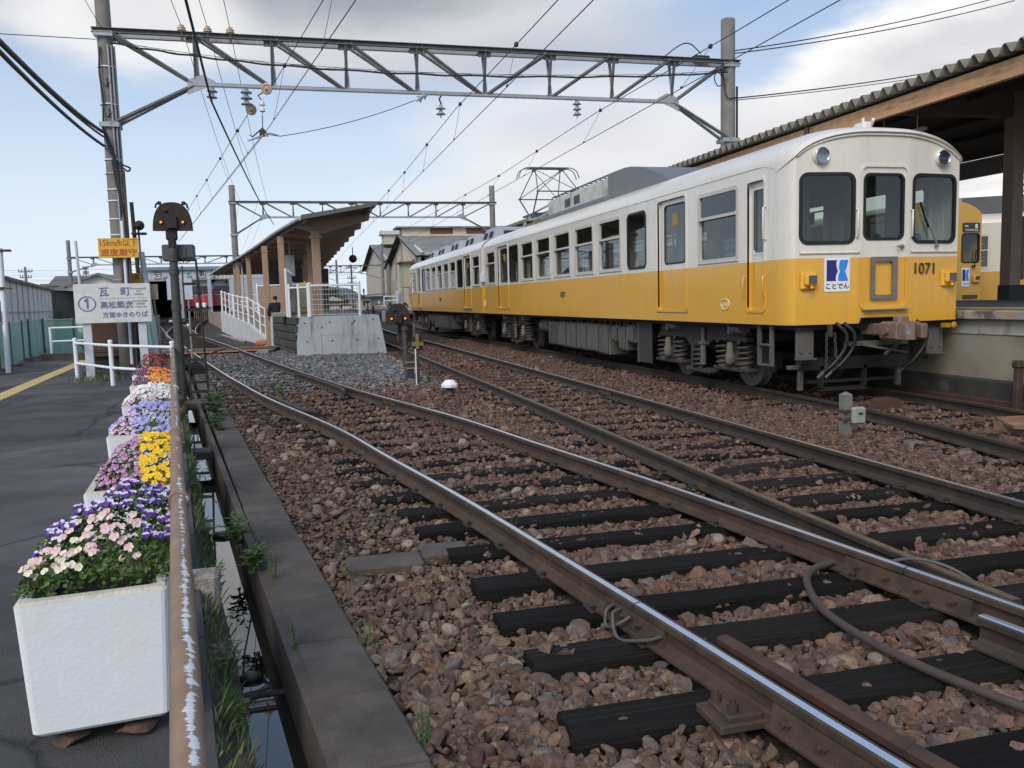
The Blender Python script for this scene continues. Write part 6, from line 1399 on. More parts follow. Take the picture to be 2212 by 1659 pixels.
# cables, bands and conduits on the left pole
q = MB()
for i, a in enumerate((2.4, 2.0, 2.9)): q.tube([(-3.62+.19*math.cos(a+math.pi), G1-.19*abs(math.sin(a)), z) for z in (-.1, 2, 4, 5.4, 7.2)], .022, 7)
q.build('conduit', m_trussl, GA)
q = MB(); q.tube([(-3.50, G1-.21, z) for z in (.2, 2, 3.4)], .035, 8, 0); q.tube([(-3.40, G1-.17, z) for z in (.2, 2, 4.5)], .03, 8, 1); q.tube([(-3.56, G1-.22, z) for z in (-.1, 1.6, 3.0)], .03, 8, 1); q.build('conduit', [m_white, mat('conduit_brown', (.09, .06, .045), .6)], GA)
q = MB()
for k in range(5): q.tube(spline([(-3.78+.02*k, G1-.16, 5.5-.05*k), (-3.66+.03*k, G1-.21, 5.0-.06*k), (-3.52-.02*k, G1-.20, 4.6), (-3.5+.03*k, G1-.2, 3.8-.2*k)], 5), .02, 7)
q.tube(spline([(-3.6, G1-.2, 4.75), (-3.4, G1-.25, 4.62), (-3.25, G1-.25, 4.55), (-3.3, G1-.25, 4.48), (-3.45, G1-.2, 4.6)], 5), .02, 7); q.tube(spline([(-3.7, G1-.18, 7.15), (-3.74, G1-.2, 6.6), (-3.7, G1-.2, 6), (-3.74, G1-.2, 5.5)], 5), .02, 7)
q.build('cable_bundle', m_cabl, GA)
for z in (6.75, 5.95, 4.75, 4.45, 4.1, 3.85, 3.45, 3.1, 2.1, 1.85):
    q = MB(); q.cyl((-3.62, G1, z-.012), (-3.62, G1, z+.012), .187, n=20); q.build('strap', m_white if z > 3 and z not in (4.45,) else m_trussl, GA)
for z in (6.4, 5.75): q = MB(); q.box(-3.66, -3.60, G1-.22, G1-.17, z-.08, z+.1, 0, .01); q.box(-3.72, -3.54, G1-.20, G1-.18, z-.01, z+.02); q.build('step_bolt', m_trussd, GA)
q = MB(); q.tube(spline([(11.1, G1-.2, 7.3), (11.35, G1-.25, 7.0), (11.15, G1-.25, 6.85), (11.05, G1-.25, 7.1), (11.3, G1-.2, 7.25), (11.42, G1-.22, 6.6), (11.76, G1-.2, 6.6)], 6), .014, 6); q.tube([(11.79, G1-.1, z) for z in (6.9, 6.0, 4.8)], .03, 7); q.box(10.6, 11.0, G1-.1, G1+.1, 7.58, 7.66, 0, .01); q.tube(spline([(9.6, G1-.2, 7.5), (10.1, G1-.2, 7.85), (10.5, G1, 7.95), (10.8, G1, 7.72)], 6), .016, 6); q.build('cable_bundle', m_cabl, GA)

WIRES = 0
def wire(pts, r, label, cat='wire', m=None, name='wire', group=None):
    q = MB(); q.tube(pts, r, 6); return tag(q.build(name, m or m_wire, recalc=False), label, cat, group)
def catenary(name, label, contact, messenger, balls, rw=.008, mess_m=None):
    T = thing(name, label, 'catenary', contact[0])
    q = MB(); q.tube(contact, rw, 6); q.build('contact_wire', m_wire, T, recalc=False); q = MB(); q.tube(messenger, rw*1.1, 6); q.build('messenger_wire', m_wire, T, recalc=False)
    def pt(P, y):
        for a, b in zip(P, P[1:]):
            if min(a[1], b[1]) <= y <= max(a[1], b[1]): t = (y-a[1])/(b[1]-a[1]+1e-9); return Vector(a).lerp(Vector(b), t)
        return Vector(P[-1])
    for y in balls:
        a, b = pt(messenger, y), pt(contact, y); q = MB(); q.cyl(a, b, .0045, n=5); q.lathe([(0, -.045), (.03, -.04), (.045, 0), (.03, .04), (0, .045)], a, n=10); q.box(b.x-.012, b.x+.012, b.y-.03, b.y+.03, b.z-.005, b.z+.035); q.build('dropper', m_wire, T)
    return T
catenary('overhead_line', 'overhead line above the nearest track, crossing left behind the round signal', [(2.74+.326, -2, 5.3), (-.38, G1, 5.36), (-6.0, 53, 5.3), (-11.0, 83, 5.6)], [(3.0, 0, 6.25), (-.05, G1-.35, 6.5)], (13.7, 20.2-1.2))
catenary('overhead_line', 'left overhead line continuing from the nearest gantry towards the depot', [(-.38, G1, 5.4), (-6.0, 53, 5.34)], [(-.72, G1+.6, 5.95), (-6.0, 53, 6.2), (-11, 83, 6.3)], (23.4, 28, 33, 38, 43.5))
catenary('overhead_line', 'overhead line above the middle track', [(4.0, -3, 5.27), (4.03, G1, 5.27), (4.1, G2, 5.27), (5.2, 140, 5.7)], [(4.36, -3, 6.05), (4.3, 8, 5.98), (4.22, 14, 6.0), (4.2, G1, 6.12), (4.15, 30, 5.95), (4.2, 44, 6.0), (4.1, G2, 6.2), (5.2, 140, 6.6)], (8.5, 15.2, 20.3, 25.2, 30, 35, 41, 47))
catenary('overhead_line', 'overhead line above the yellow cars, meeting the raised pantograph', [(7.25, -3, 5.29), (7.35, G1, 5.29), (7.4, G2, 5.29), (8, 140, 5.7)], [(8.15, -3, 6.3), (8.05, 8, 6.1), (7.95, 14, 6.08), (7.8, G1, 6.1), (7.8, 31, 6.02), (7.7, G2, 6.2), (8, 140, 6.6)], (9, 14.9, 20.4, 26, 31, 37, 44))
wire(sag((-.80, -2, 6.1), (-1.47, G1, 6.1), .05)+sag((-1.47, G1, 6.1), (-.6, G2, 6.2), .25)[1:], .024, 'thick black feeder cable hung from the left end of the nearest gantry', 'cable', m_cabl, 'feeder_cable')
for i, (x, xf) in enumerate(((-2.0, -2.48), (-1.45, -1.44), (-.97, -.94))):
    wire(sag((x, -3, 7.7), (x, G1-.15, 7.68), .10)+sag((x, G1-.15, 7.68), (xf, G2, 7.68), .35)[1:]+sag((xf, G2, 7.68), (xf-3, 90, 7), .5)[1:], .0075, ('leftmost', 'middle', 'rightmost')[i]+' of three thin wires on the peach pin insulators', 'wire')
wire([(3.2, G1, 6.28)]+sag((3.2, G1, 6.28), (.0, G1, 5.36), .10)[1:]+[(-.35, G1, 5.40), (-.72, G1, 5.24)], .009, 'pull off wire from the gantry insulator down to the left contact wire', 'wire')
q = MB(); q.tube(spline([(-.02, G1, 5.37), (-.25, G1, 5.42), (-.45, G1, 5.33), (-.73, G1, 5.24)], 6), .018, 7); tag(q.build('pull_off_arm', m_trussl), 'bent grey pull off arm holding the left contact wire', 'arm')
cb = thing('cable_span', 'black cable bundle slung along the nearest gantry from pole to pole', 'cable', (-3.4, G1-.3, 7.2))
q = MB(); base_p = [(-3.45, 7.2), (-2.4, 7.07), (-1.2, 6.96), (.4, 6.87), (2.5, 6.82), (4.5, 6.83), (7, 6.9), (9.5, 7.03), (11.4, 7.2)]
sp_ = spline([(x, G1-.30, z) for x, z in base_p], 10); q.tube([p+Vector((0, 0, .012*math.sin(i*.9))) for i, p in enumerate(sp_)], .022, 7); q.build('cable', m_cabl, cb)
q = MB(); q.tube([p+Vector((0, 0, .05)) for p in sp_], .006, 5); q.tube([p+Vector((0, .02, .025+.025*math.sin(i*1.3))) for i, p in enumerate(sp_)], .005, 5); q.build('messenger_wire', m_wire, cb)
for i, (z0, p1, r) in enumerate(((7.85, (24, 24, 11.2), .016), (7.78, (24, 24, 10.95), .016), (6.62, (27, 26, 10.0), .018), (6.57, (27, 26, 9.85), .012))):
    wire(sag((11.8, G1, z0), p1, .15), r, ('upper of the top pair of cables from the right pole', 'lower of the top pair of cables from the right pole', 'thicker of the lower pair of cables from the right pole', 'thinner of the lower pair of cables from the right pole')[i], 'cable', m_cabl)
for i, (z0, p1, r) in enumerate(((5.35, (-2.30, 8, 4.02+.5), .035), (5.05, (-2.42, 8, 3.95+.42), .03), (5.25, (-2.36, 8, 3.95+.53), .022))):
    wire(sag((-3.78, G1-.1, z0), (-2.3-.06*i, 2.6, 4.15+.1*i), .25), r, ('thickest black cable swooping down to the left pole', 'lowest black cable looping to the left pole', 'thin black cable beside the thick pair at the left pole')[i], 'cable', m_cabl)
wire([(-3.8, G1, 7.35), (-9.4, 19, 6.9)], .009, 'thin wire running left from the top of the left pole', 'wire')
wire([(-3.62, G1, 7.5), (-4.2, 14, 9.0)], .007, 'thin stay wire rising past the left pole top', 'wire')
# ================================================================== left side: hand rail, planters, signs, signals
def PZ(y): return .66+.08*(y-1.45)/13
HR = thing('handrail', 'rusty brown pipe handrail with flaking white paint running away along the drain', 'handrail', (-.3, 2, -.05))
m_pipe = mat('flaking_pipe', (.245, .16, .10), .65, .1, .18, 9, (.30, .205, .145), (.48, .7))
t = m_pipe.node_tree; pb = [n for n in t.nodes if n.type == 'BSDF_PRINCIPLED'][0]; src = pb.inputs['Base Color'].links[0].from_socket
tcn = [n for n in t.nodes if n.type == 'TEX_COORD'][0]
def nm_(op, a, b=None, c=None):
    n = t.nodes.new('ShaderNodeMath'); n.operation = op
    for i, v in enumerate((a, b, c)):
        if v is None: continue
        if hasattr(v, 'links'): t.links.new(v, n.inputs[i])
        else: n.inputs[i].default_value = v
    return n.outputs[0]
def nz_(sc, det=5):
    mp = t.nodes.new('ShaderNodeMapping'); mp.inputs['Scale'].default_value = sc; t.links.new(tcn.outputs['Object'], mp.inputs[0]); n = t.nodes.new('ShaderNodeTexNoise'); n.inputs['Scale'].default_value = 1; n.inputs['Detail'].default_value = det; n.inputs['Roughness'].default_value = .7; t.links.new(mp.outputs[0], n.inputs['Vector']); return n.outputs[0]
gn = t.nodes.new('ShaderNodeNewGeometry'); sp = t.nodes.new('ShaderNodeSeparateXYZ'); t.links.new(gn.outputs['Normal'], sp.inputs[0])
so_ = t.nodes.new('ShaderNodeSeparateXYZ'); t.links.new(tcn.outputs['Object'], so_.inputs[0])
cen = nm_('ADD', nm_('MULTIPLY', nz_((.1, 3.2, .1), 3), 1.1), -.28)                       # where round the pipe the paint has split
dist = nm_('ABSOLUTE', nm_('SUBTRACT', sp.outputs[0], cen))
near = t.nodes.new('ShaderNodeMapRange'); t.links.new(so_.outputs[1], near.inputs[0]); near.inputs[1].default_value = 1.1; near.inputs[2].default_value = .4; near.inputs[3].default_value = .0; near.inputs[4].default_value = .075
wid = nm_('ADD', nm_('MULTIPLY', nm_('SUBTRACT', nz_((9, 42, 9), 8), .46), 2.1), near.outputs[0])
gate = nm_('GREATER_THAN', nz_((.6, 1.1, .6), 3), .47); gate2 = nm_('MAXIMUM', gate, nm_('LESS_THAN', so_.outputs[1], .3))
edge_ = t.nodes.new('ShaderNodeMapRange'); t.links.new(nm_('SUBTRACT', wid, dist), edge_.inputs[0]); edge_.inputs[1].default_value = 0.; edge_.inputs[2].default_value = .03
mr = t.nodes.new('ShaderNodeMath'); mr.operation = 'MULTIPLY'; t.links.new(edge_.outputs[0], mr.inputs[0]); t.links.new(gate2, mr.inputs[1])
mx = t.nodes.new('ShaderNodeMix'); mx.data_type = 'RGBA'; t.links.new(mr.outputs[0], mx.inputs[0]); t.links.new(src, mx.inputs[6]); mx.inputs[7].default_value = (.62, .63, .64, 1); t.links.new(mx.outputs[2], pb.inputs['Base Color'])
q = MB(); q.tube([(XP(y), y, PZ(y)) for y in [-.6+i*.5 for i in range(33)]], .031, 20); q.build('pipe', m_pipe, HR)
for y in (3.55, 5.35, 6.5, 8.2, 10.3, 12.6, 14.6):
    q = MB(); d = Vector((-.126, 1, 0)).normalized(); c = Vector((XP(y), y, PZ(y))); q.cyl(c-d*.045, c+d*.045, .037, n=20); q.cyl(c-d*.05, c-d*.042, .0395, n=20); q.build('coupling', m_pipe, HR)
for y in (.6, 2.6, 4.6, 6.6, 8.6, 10.6, 12.6, 14.6, 15.3):
    q = MB(); q.cyl((XP(y)+.005, y, -.15), (XP(y), y, PZ(y)), .024, n=12); q.build('post', mat('post_greygreen', (.22, .235, .215), .6, .1, .15, 8, (.2, .12, .08), (.55, .7)), HR)
q = MB(); q.box(-.60, -.44, 4.62, 4.78, -.2, .02, 0, .02); tag(q.build('concrete_block', mat('aggregate_block', (.30, .26, .23), .95, 0, .3, 30, bump=.6)), 'rough concrete block at the foot of the pipe handrail', 'block')

# planters
m_pl = mat('planter_white', (.76, .78, .80), .65, 0, .03, 4, (.68, .68, .66), (.5, .75), bump=.10, bscale=70, stain=(.42, .39, .33), stain_k=.30, stain_s=(3, 3, 1.2), stain_r=(.55, .8))
m_rim = mat('planter_rim', (.56, .52, .44), .8, 0, .1, 12, (.42, .38, .30), (.5, .7), bump=.4, bscale=90)
m_foot = mat('planter_foot', (.34, .34, .34), .9, 0, .3, 8, (.06, .06, .06), (.45, .6), s2=18)
m_soil = mat('potting_soil', (.035, .028, .02), .95, 0, .3, 20, bump=.6)
def planter_proto():
    T = thing('flower_planter', 'x', 'planter', (0, 0, 0), 'white planters along the pipe handrail')
    w1, w0, L1, L0, H_, th = .235, .215, .74, .70, .47, .035      # half widths, lengths, height, wall
    q = MB(); c = .022
    def rr(w, l, off, z): return [(x, y+off, z) for x, y in rrect(-w, w, 0, l, c, 3)]
    lv_ = [rr(w0-.01, L0-.02, .03, .0), rr(w0, L0, .02, .012), rr(w1, L1, 0, H_-.012)]
    n = len(lv_[0]); 
    for a, b in zip(lv_, lv_[1:]): q.add(a+b, [(i, (i+1) % n, n+(i+1) % n, n+i) for i in range(n)], 0, False)
    q.add(lv_[0], [list(range(n))[::-1]])
    a = lv_[-1]; b = rr(w1-.01, L1-.02, .01, H_); i1 = [(x*(1-th/w1), .02+th+(y-.02)*(1-2*th/L1)*.98, H_) for x, y, z in b]; i2 = [(x, y, H_-.12) for x, y, z in i1]
    for p_, r_2 in ((a, b), (b, i1), (i1, i2)): q.add(p_+r_2, [(i, (i+1) % n, n+(i+1) % n, n+i) for i in range(n)], 1, False)
    q.build('planter_box', [m_pl, m_rim], T)
    q = MB(); q.add(i2, [list(range(n))]); q.build('soil', m_soil, T, recalc=False)
    q = MB(); q.box(-.165, .165, .08, .66, -.026, .004, 0, .004); q.build('foot', m_foot, T)
    return T
PLOC = [(-.685, 3.0, .018, .09), (-.87, 4.83, .0, .09), (-1.165, 6.95, .0, .1), (-1.42, 9.02, 0, .1), (-1.765, 11.49, 0, .1), (-2.03, 13.26, 0, .1)]
PLAB = ['nearest white planter, full of purple and pink pansies', 'second white planter, with yellow and magenta pansies', 'third white planter, with lilac blue pansies', 'fourth white planter, with white and pale pink pansies', 'fifth white planter, with orange and plum pansies', 'farthest white planter, with dark red flowers by the white railing']
pp = planter_proto()
for i, (x, y, z, a) in enumerate(PLOC):
    o = pp if i == 0 else dup(pp, (x, y, z), a, PLAB[i]); o.location = (x, y, z); o.rotation_euler = (0, 0, a); o['label'] = PLAB[i]
for (x, y, s, lab) in ((-.80, 3.08, .062, 'left'), (-.60, 3.09, .066, 'right')):
    P, F = rock_protos(2, 1, int(s*1e4)); q = MB(); q.add([(x+v[0]*s*1.1, y+v[1]*s*.9, -.03+v[2]*s*.95) for v in P[0]], [tuple(f) for f in F]); tag(q.build('prop_stone', mat('prop_stone', (.105, .062, .045), .85, 0, .2, 12, bump=.4, bscale=60)), f'brown {"round" if lab == "left" else "squarish"} stone propping the nearest planter at its {lab} corner', 'stone')
# pansies
def petal_mat(name, c): return mat(name, c, .6, 0, .12, 30)
FL = {'purple': ((.62, .58, .80), (.075, .018, .22)), 'pink': ((.70, .42, .47), (.72, .56, .52)), 'cream': ((.72, .66, .48), (.75, .70, .55)), 'yellow': ((.86, .57, .012), (.85, .53, .008)), 'magenta': ((.36, .10, .30), (.50, .28, .44)),
      'lilac': ((.42, .43, .74), (.33, .33, .70)), 'white': ((.74, .77, .74), (.74, .76, .70)), 'palepink': ((.62, .38, .56), (.66, .5, .6)), 'orange': ((.80, .22, .012), (.80, .25, .015)), 'plum': ((.11, .025, .10), (.16, .03, .13)), 'violet': ((.27, .07, .25), (.33, .10, .30)), 'red': ((.17, .010, .014), (.22, .014, .016))}
def pansy(q, p, nrm, r, rg):
    x, y, d = frame_from(nrm); a0 = rg.uniform(-.4, .4); up = Vector((0, 0, 1)); u = (up-d*up.dot(d)); u = u.normalized() if u.length > .1 else y; v = d.cross(u)
    for k, (ang, rr_, off, mi, dd) in enumerate(((.62, .95, .62, 0, 0.), (-.62, .95, .62, 0, .001), (1.75, .78, .55, 1, .004), (-1.75, .78, .55, 1, .004), (3.14, 1.0, .58, 1, .007))):
        c = p+(u*math.cos(ang+a0)+v*math.sin(ang+a0))*r*off+d*dd; vs = []
        for i in range(7):
            b = 2*math.pi*i/7+a0; e = u*math.cos(b)+v*math.sin(b); w = r*rr_*.62*rg.uniform(.9, 1.1); vs.append(c+e*w+d*(rg.uniform(-.1, .25)*r*.5))
        q.add([c-d*.002]+vs, [(0, 1+i, 1+(i+1) % 7) for i in range(7)], mi)
    q.add([p+d*.012+u*(.14*r)*math.cos(b)+v*(.14*r)*math.sin(b) for b in (0, 1.57, 3.14, 4.71)], [(0, 1, 2, 3)], 2)
m_eye = mat('pansy_eye', (.75, .45, .03), .6)
m_leaf = mat('pansy_leaf', (.060, .115, .022), .55, 0, .45, 25, (.13, .19, .045), (.5, .7), s2=9)
def clump(label, kind, ploc, fn, zf, nf, nl, r, seed, tilt_out=.8, lf=None):
    """fn(u,v)->bool says where in the box (u,v in 0..1) the plants stand, zf the height of the cushion"""
    px, py, pz, pa = ploc; T = thing('pansy_plant', label, 'flowers', (0, 0, 0), 'pansies growing in the white planters'); rg = random.Random(seed)
    def place(u, v): return (u-.5)*.46, .02+v*.72
    pts = []
    tries = 0
    while len(pts) < nf and tries < nf*60:
        tries += 1; u, v = rg.uniform(-.03, 1.03), rg.uniform(.02, 1.02)
        if not fn(u, v): continue
        if all((u-a)**2*.25+(v-b)**2*.6 > (r*1.25)**2 for a, b in pts): pts.append((u, v))
    q = MB(); e = .03
    for u, v in pts:
        x, y = place(u, v); z = zf(u, v); gx, gy = (zf(u+e, v)-z)/(e*.46), (zf(u, v+e)-z)/(e*.72)
        n = Vector((-gx*tilt_out+rg.uniform(-.35, .35), -gy*tilt_out-.55+rg.uniform(-.35, .35), .75)).normalized()
        pansy(q, Vector((x, y, z+rg.uniform(-.02, .024))), n, r*rg.uniform(.8, 1.15), rg)
    a, b = FL[kind]; f = q.build('flowers', [petal_mat('petal_'+kind, a), petal_mat('petal_'+kind+'_face', b), m_eye], T, recalc=False); f['kind'] = 'stuff'
    q = MB(); k = 0
    while k < nl:
        u, v = rg.uniform(-.02, 1.02), rg.uniform(.06, 1.02); k += 1
        if not (lf or fn)(u, v): continue
        x, y = place(u, v); h = zf(u, v); z = .43+(h-.43)*rg.random()**.5; p = Vector((x, y, z)); l = rg.uniform(.014, .032); d = Vector((rg.uniform(-1, 1), rg.uniform(-1.2, .8), rg.uniform(-.2, .9))).normalized(); s = d.cross(Vector((rg.uniform(-1, 1), rg.uniform(-1, 1), rg.uniform(-1, 1)))).normalized()*l*.34
        q.add([p, p+d*l*.5+s, p+d*l, p+d*l*.5-s], [(0, 1, 2, 3)])
    f = q.build('leaves', m_leaf, T, recalc=False); f['kind'] = 'stuff'
    T.location = (px, py, pz); T.rotation_euler = (0, 0, pa)
def dome(h0, h1, cu=.6, cv=.6, s=1.): return lambda u, v: .455+(h0+(h1-h0)*max(0, 1-((u-cu)**2*1.5+(v-cv)**2*1.7)*s))*min(1, .12+1.7*max(0, min(v, 1.05-v*.0)))*min(1, .2+2.6*max(0, u+.04))
z1 = lambda u, v: .455+(.05+.10*max(0, min(1, v*1.4))**.8+.105*math.exp(-((u-.70)**2/.07+(v-.80)**2/.16)))*min(1, .40+2.0*max(0, u+.06))
pk = lambda u, v: .20 < v < .70-.45*abs(u-.38) and u < .80
clump('purple and white pansies at the back of the nearest planter', 'purple', PLOC[0], lambda u, v: not pk(u, v) and v > .30, z1, 118, 4600, .0155, 1)
clump('pink pansies at the front of the nearest planter', 'pink', PLOC[0], lambda u, v: pk(u, v), z1, 50, 3800, .0155, 2, lf=lambda u, v: v < .45)
clump('few cream pansies among the pink at the rim of the nearest planter', 'cream', PLOC[0], lambda u, v: .10 < v < .5 and u < .45, z1, 18, 900, .0135, 22)
z2 = dome(.0, .22, .74, .66)
clump('bright yellow pansies in the second planter', 'yellow', PLOC[1], lambda u, v: u > .56+.3*(v-.6)**2 and v > .08, z2, 130, 1500, .0185, 3)
clump('magenta pansies left of the yellow ones', 'magenta', PLOC[1], lambda u, v: .06 < u <= .58 and .14 < v <= .95, z2, 100, 1800, .0145, 4)
z3 = dome(.0, .20, .70, .62)
clump('lilac blue pansies in the third planter', 'lilac', PLOC[2], lambda u, v: u > .38 or v > .55, z3, 170, 1000, .0175, 5)
clump('pale pink pansies at the left of the third planter', 'palepink', PLOC[2], lambda u, v: .02 < u <= .45 and .1 < v < .65, z3, 60, 900, .0145, 6)
z4 = dome(.0, .18, .6, .6)
clump('white pansies in the fourth planter', 'white', PLOC[3], lambda u, v: v > .25+.5*max(0, .5-u), z4, 190, 700, .018, 7)
clump('soft pink pansies at the front of the fourth planter', 'palepink', PLOC[3], lambda u, v: .08 < v <= .45 and u < .7, z4, 50, 700, .015, 8)
z5 = dome(.0, .19, .65, .6)
clump('bright orange pansies in the fifth planter', 'orange', PLOC[4], lambda u, v: u > .45 and .1 < v < .75, z5, 80, 600, .020, 9)
clump('dark plum pansies left of the orange ones', 'plum', PLOC[4], lambda u, v: .05 < u <= .5, z5, 70, 700, .018, 10)
clump('violet pansies behind the orange ones', 'violet', PLOC[4], lambda u, v: u > .4 and v >= .7, z5, 45, 300, .019, 11)
z6 = dome(.02, .30, .62, .5, 1.2)
clump('dark red flowers in the farthest planter', 'red', PLOC[5], lambda u, v: u > .28, z6, 150, 900, .020, 12)
clump('small wine red flowers trailing at the left of the farthest planter', 'plum', PLOC[5], lambda u, v: u <= .30, z6, 40, 500, .017, 13)

# weeds
def leafy(label, x, y, z, h, n, seed, m=m_grnleaf, spread=.6, name='weed_plant', w=.15, stems=3, dense=18):
    T = thing(name, label, 'plant', (x, y, z)); rg = random.Random(seed); st = MB(); lf = MB()
    for s in range(stems):
        a = rg.uniform(0, 6.28); tip = Vector((math.cos(a)*spread*h*rg.uniform(.2, 1), math.sin(a)*spread*h*rg.uniform(.2, 1), h*rg.uniform(.7, 1.05))); b = Vector((rg.uniform(-.02, .02), rg.uniform(-.02, .02), 0)); P = [b.lerp(tip, t)+Vector((0, 0, .12*h*math.sin(t*3.14))) for t in (0, .25, .5, .75, 1)]
        st.tube([p+Vector((x, y, z)) for p in P], .004, 5, radii=[.004, .0035, .003, .002, .001])
        for k in range(dense):
            t = .15+.85*k/dense; i = min(3, int(t*4)); p = P[i].lerp(P[i+1], t*4-i)+Vector((x, y, z)); aa = k*2.4+rg.uniform(-.3, .3); l = w*h*(1.15-.6*t)*rg.uniform(.8, 1.25)*2; d = Vector((math.cos(aa), math.sin(aa), rg.uniform(.1, .8))).normalized(); sd = d.cross(Vector((0, 0, 1))).normalized()*l*.13; dr = Vector((0, 0, -.22*l))
            lf.add([p, p+d*l*.4+sd, p+d*l+dr, p+d*l*.4-sd], [(0, 1, 2), (0, 2, 3)])
    st.build('stem', m_grnleaf, T, recalc=False); o = lf.build('leaves', m, T, recalc=False); o['kind'] = 'stuff'; return T
leafy('bright green leafy weed growing from the drain wall nearest the camera side', -.30, 5.25, -.19, .20, 5, 1, w=.24, stems=7, dense=14)
leafy('tall dry seeding weed beside the bright green one', -.17, 5.0, -.17, .24, 5, 2, m_dryleaf, .15, w=.05, stems=3, dense=26)
leafy('thin stalk weed standing in the gap by the kerb', -.06, 3.97, -.2, .19, 5, 3, m_dryleaf, .1, w=.08, stems=2, dense=14)
leafy('lush green weed clump by the signal post ladder', -1.12, 12.9, -.2, .42, 5, 4, w=.2, stems=9, dense=14)
leafy('green weed on the drain edge before the signal post', -.98, 11.4, -.2, .30, 5, 5, w=.2, stems=7, dense=12)
leafy('tiny sprout on the concrete slab end', .25, 4.93, -.155, .07, 5, 6, w=.3, stems=3, dense=5)
leafy('dry grey weed on the stones by the kerb near the bottom edge', .40, 2.95, -.19, .17, 5, 7, m_dryleaf, .35, w=.06, stems=6, dense=18)
leafy('dry grey weed beside the kerb above the rail joint', .27, 3.9, -.19, .15, 5, 8, m_dryleaf, .3, w=.06, stems=4, dense=14)
leafy('small sprig between the rails of the nearest track', 1.45, 5.55, -.18, .12, 5, 9, w=.12, stems=2, dense=10)
leafy('dark weed hanging into the water by the drain strut', -.45, 6.2, -.3, .26, 5, 10, w=.22, stems=6, dense=12)
leafy('dry weed tuft at the foot of the dwarf signal', 2.6, 16.4, -.17, .25, 5, 11, m_dryleaf, .5, w=.1, stems=8, dense=12)
leafy('green tuft beside the sleepers before the grey gravel', -.2, 15.0, -.15, .25, 5, 12, w=.15, stems=8, dense=10)
for i, (y, h) in enumerate(((2.35, .12), (2.75, .16), (3.3, .13), (3.75, .2), (5.0, .18), (5.9, .22), (7.4, .25), (8.7, .2))):
    leafy(('low broad leaved weed at the very front of the drain bank', 'second broad leaved weed on the drain bank from the bottom edge', 'weed on the drain bank beside the nearest planter', 'taller weed on the drain bank by the rough concrete block', 'weed on the drain bank just past the rough concrete block', 'weed on the drain bank beside the second planter', 'tall weed on the drain bank beside the third planter', 'weed on the drain bank halfway to the signal post')[i], XL(y)-.27, y, -.2, h, 5, 100+i, m_grnleaf if i % 3 else m_dryleaf, .5, w=.17, stems=5, dense=11)
rg = random.Random(5); q = MB()
for i in range(1900):
    y = 1.2+rg.random()**1.3*14; x = XP(y)+.07+rg.random()*(XL(y)-.23-XP(y)-.07); k = rg.random()
    if rg.random() > .35+.65*abs(math.sin(y*2.3+math.sin(y*5))): continue
    h = rg.uniform(.02, .10)*(1.6 if k > .9 else 1); a = rg.uniform(0, 6.28); z = -.05-.16*min(1, max(0, (x-XP(y)-.06)/.13)); b = Vector((x, y, z-.01)); t = b+Vector((math.cos(a)*h*.5+.02, math.sin(a)*h*.5, h)); s = Vector((-math.sin(a), math.cos(a), 0))*rg.uniform(.002, .006); mi = 0 if rg.random() < .6 else 1
    q.add([b-s, b+s, b.lerp(t, .6)+s*.8+Vector((0, 0, .01)), t, b.lerp(t, .6)-s*.8+Vector((0, 0, .01))], [(0, 1, 2, 3, 4)], mi)
q.build('bank_grass', [m_grnleaf, m_dryleaf], recalc=False, kind='stuff', label='grass and small weeds along the drain bank under the handrail')
q = MB()
for i in range(2600):
    x, y = rg.choice([(-1.6+rg.gauss(0, .9), 38+rg.gauss(0, 2.5)), (1.8+rg.gauss(0, .6), 25.8+rg.gauss(0, .5)), (-5.6+rg.gauss(0, .5), 28.8+rg.gauss(0, .4)), (-4.2+rg.gauss(0, .25), 20+rg.gauss(0, .2)), (-3.9+rg.gauss(0, .2), 19.4+rg.gauss(0, .2)), (-2.9+rg.gauss(0, .8), 48+rg.gauss(0, 2))])
    z0 = -.19 if x > -3.5 else -.06; h = rg.uniform(.03, .14); a = rg.uniform(0, 6.28); b = Vector((x, y, z0)); t_ = b+Vector((math.cos(a)*h*.5, math.sin(a)*h*.5, h)); s = Vector((-math.sin(a), math.cos(a), 0))*.008
    q.add([b-s, b+s, t_], [(0, 1, 2)], 0 if rg.random() < .6 else 1)
q.build('yard_grass', [m_grnleaf, m_dryleaf], recalc=False, kind='stuff', label='thin grass tufts around the platform and sign feet')
for i, (x, y, s) in enumerate(((-.62, 7.15, .085), (-.28, 4.30, .06))):
    P, F = round_protos(2, 1, 30+i); q = MB(); q.add([(x+v[0]*s, y+v[1]*s, -.43+v[2]*s*.8) for v in P[0]], [tuple(f) for f in F], 0, True); tag(q.build('wet_stone', mat('wet_stone', (.06, .05, .042), .35, 0, .2, 10)), ('larger dark wet stone in the drain water beside the leafy weed', 'smaller dark wet stone in the nearest drain water')[i], 'stone')

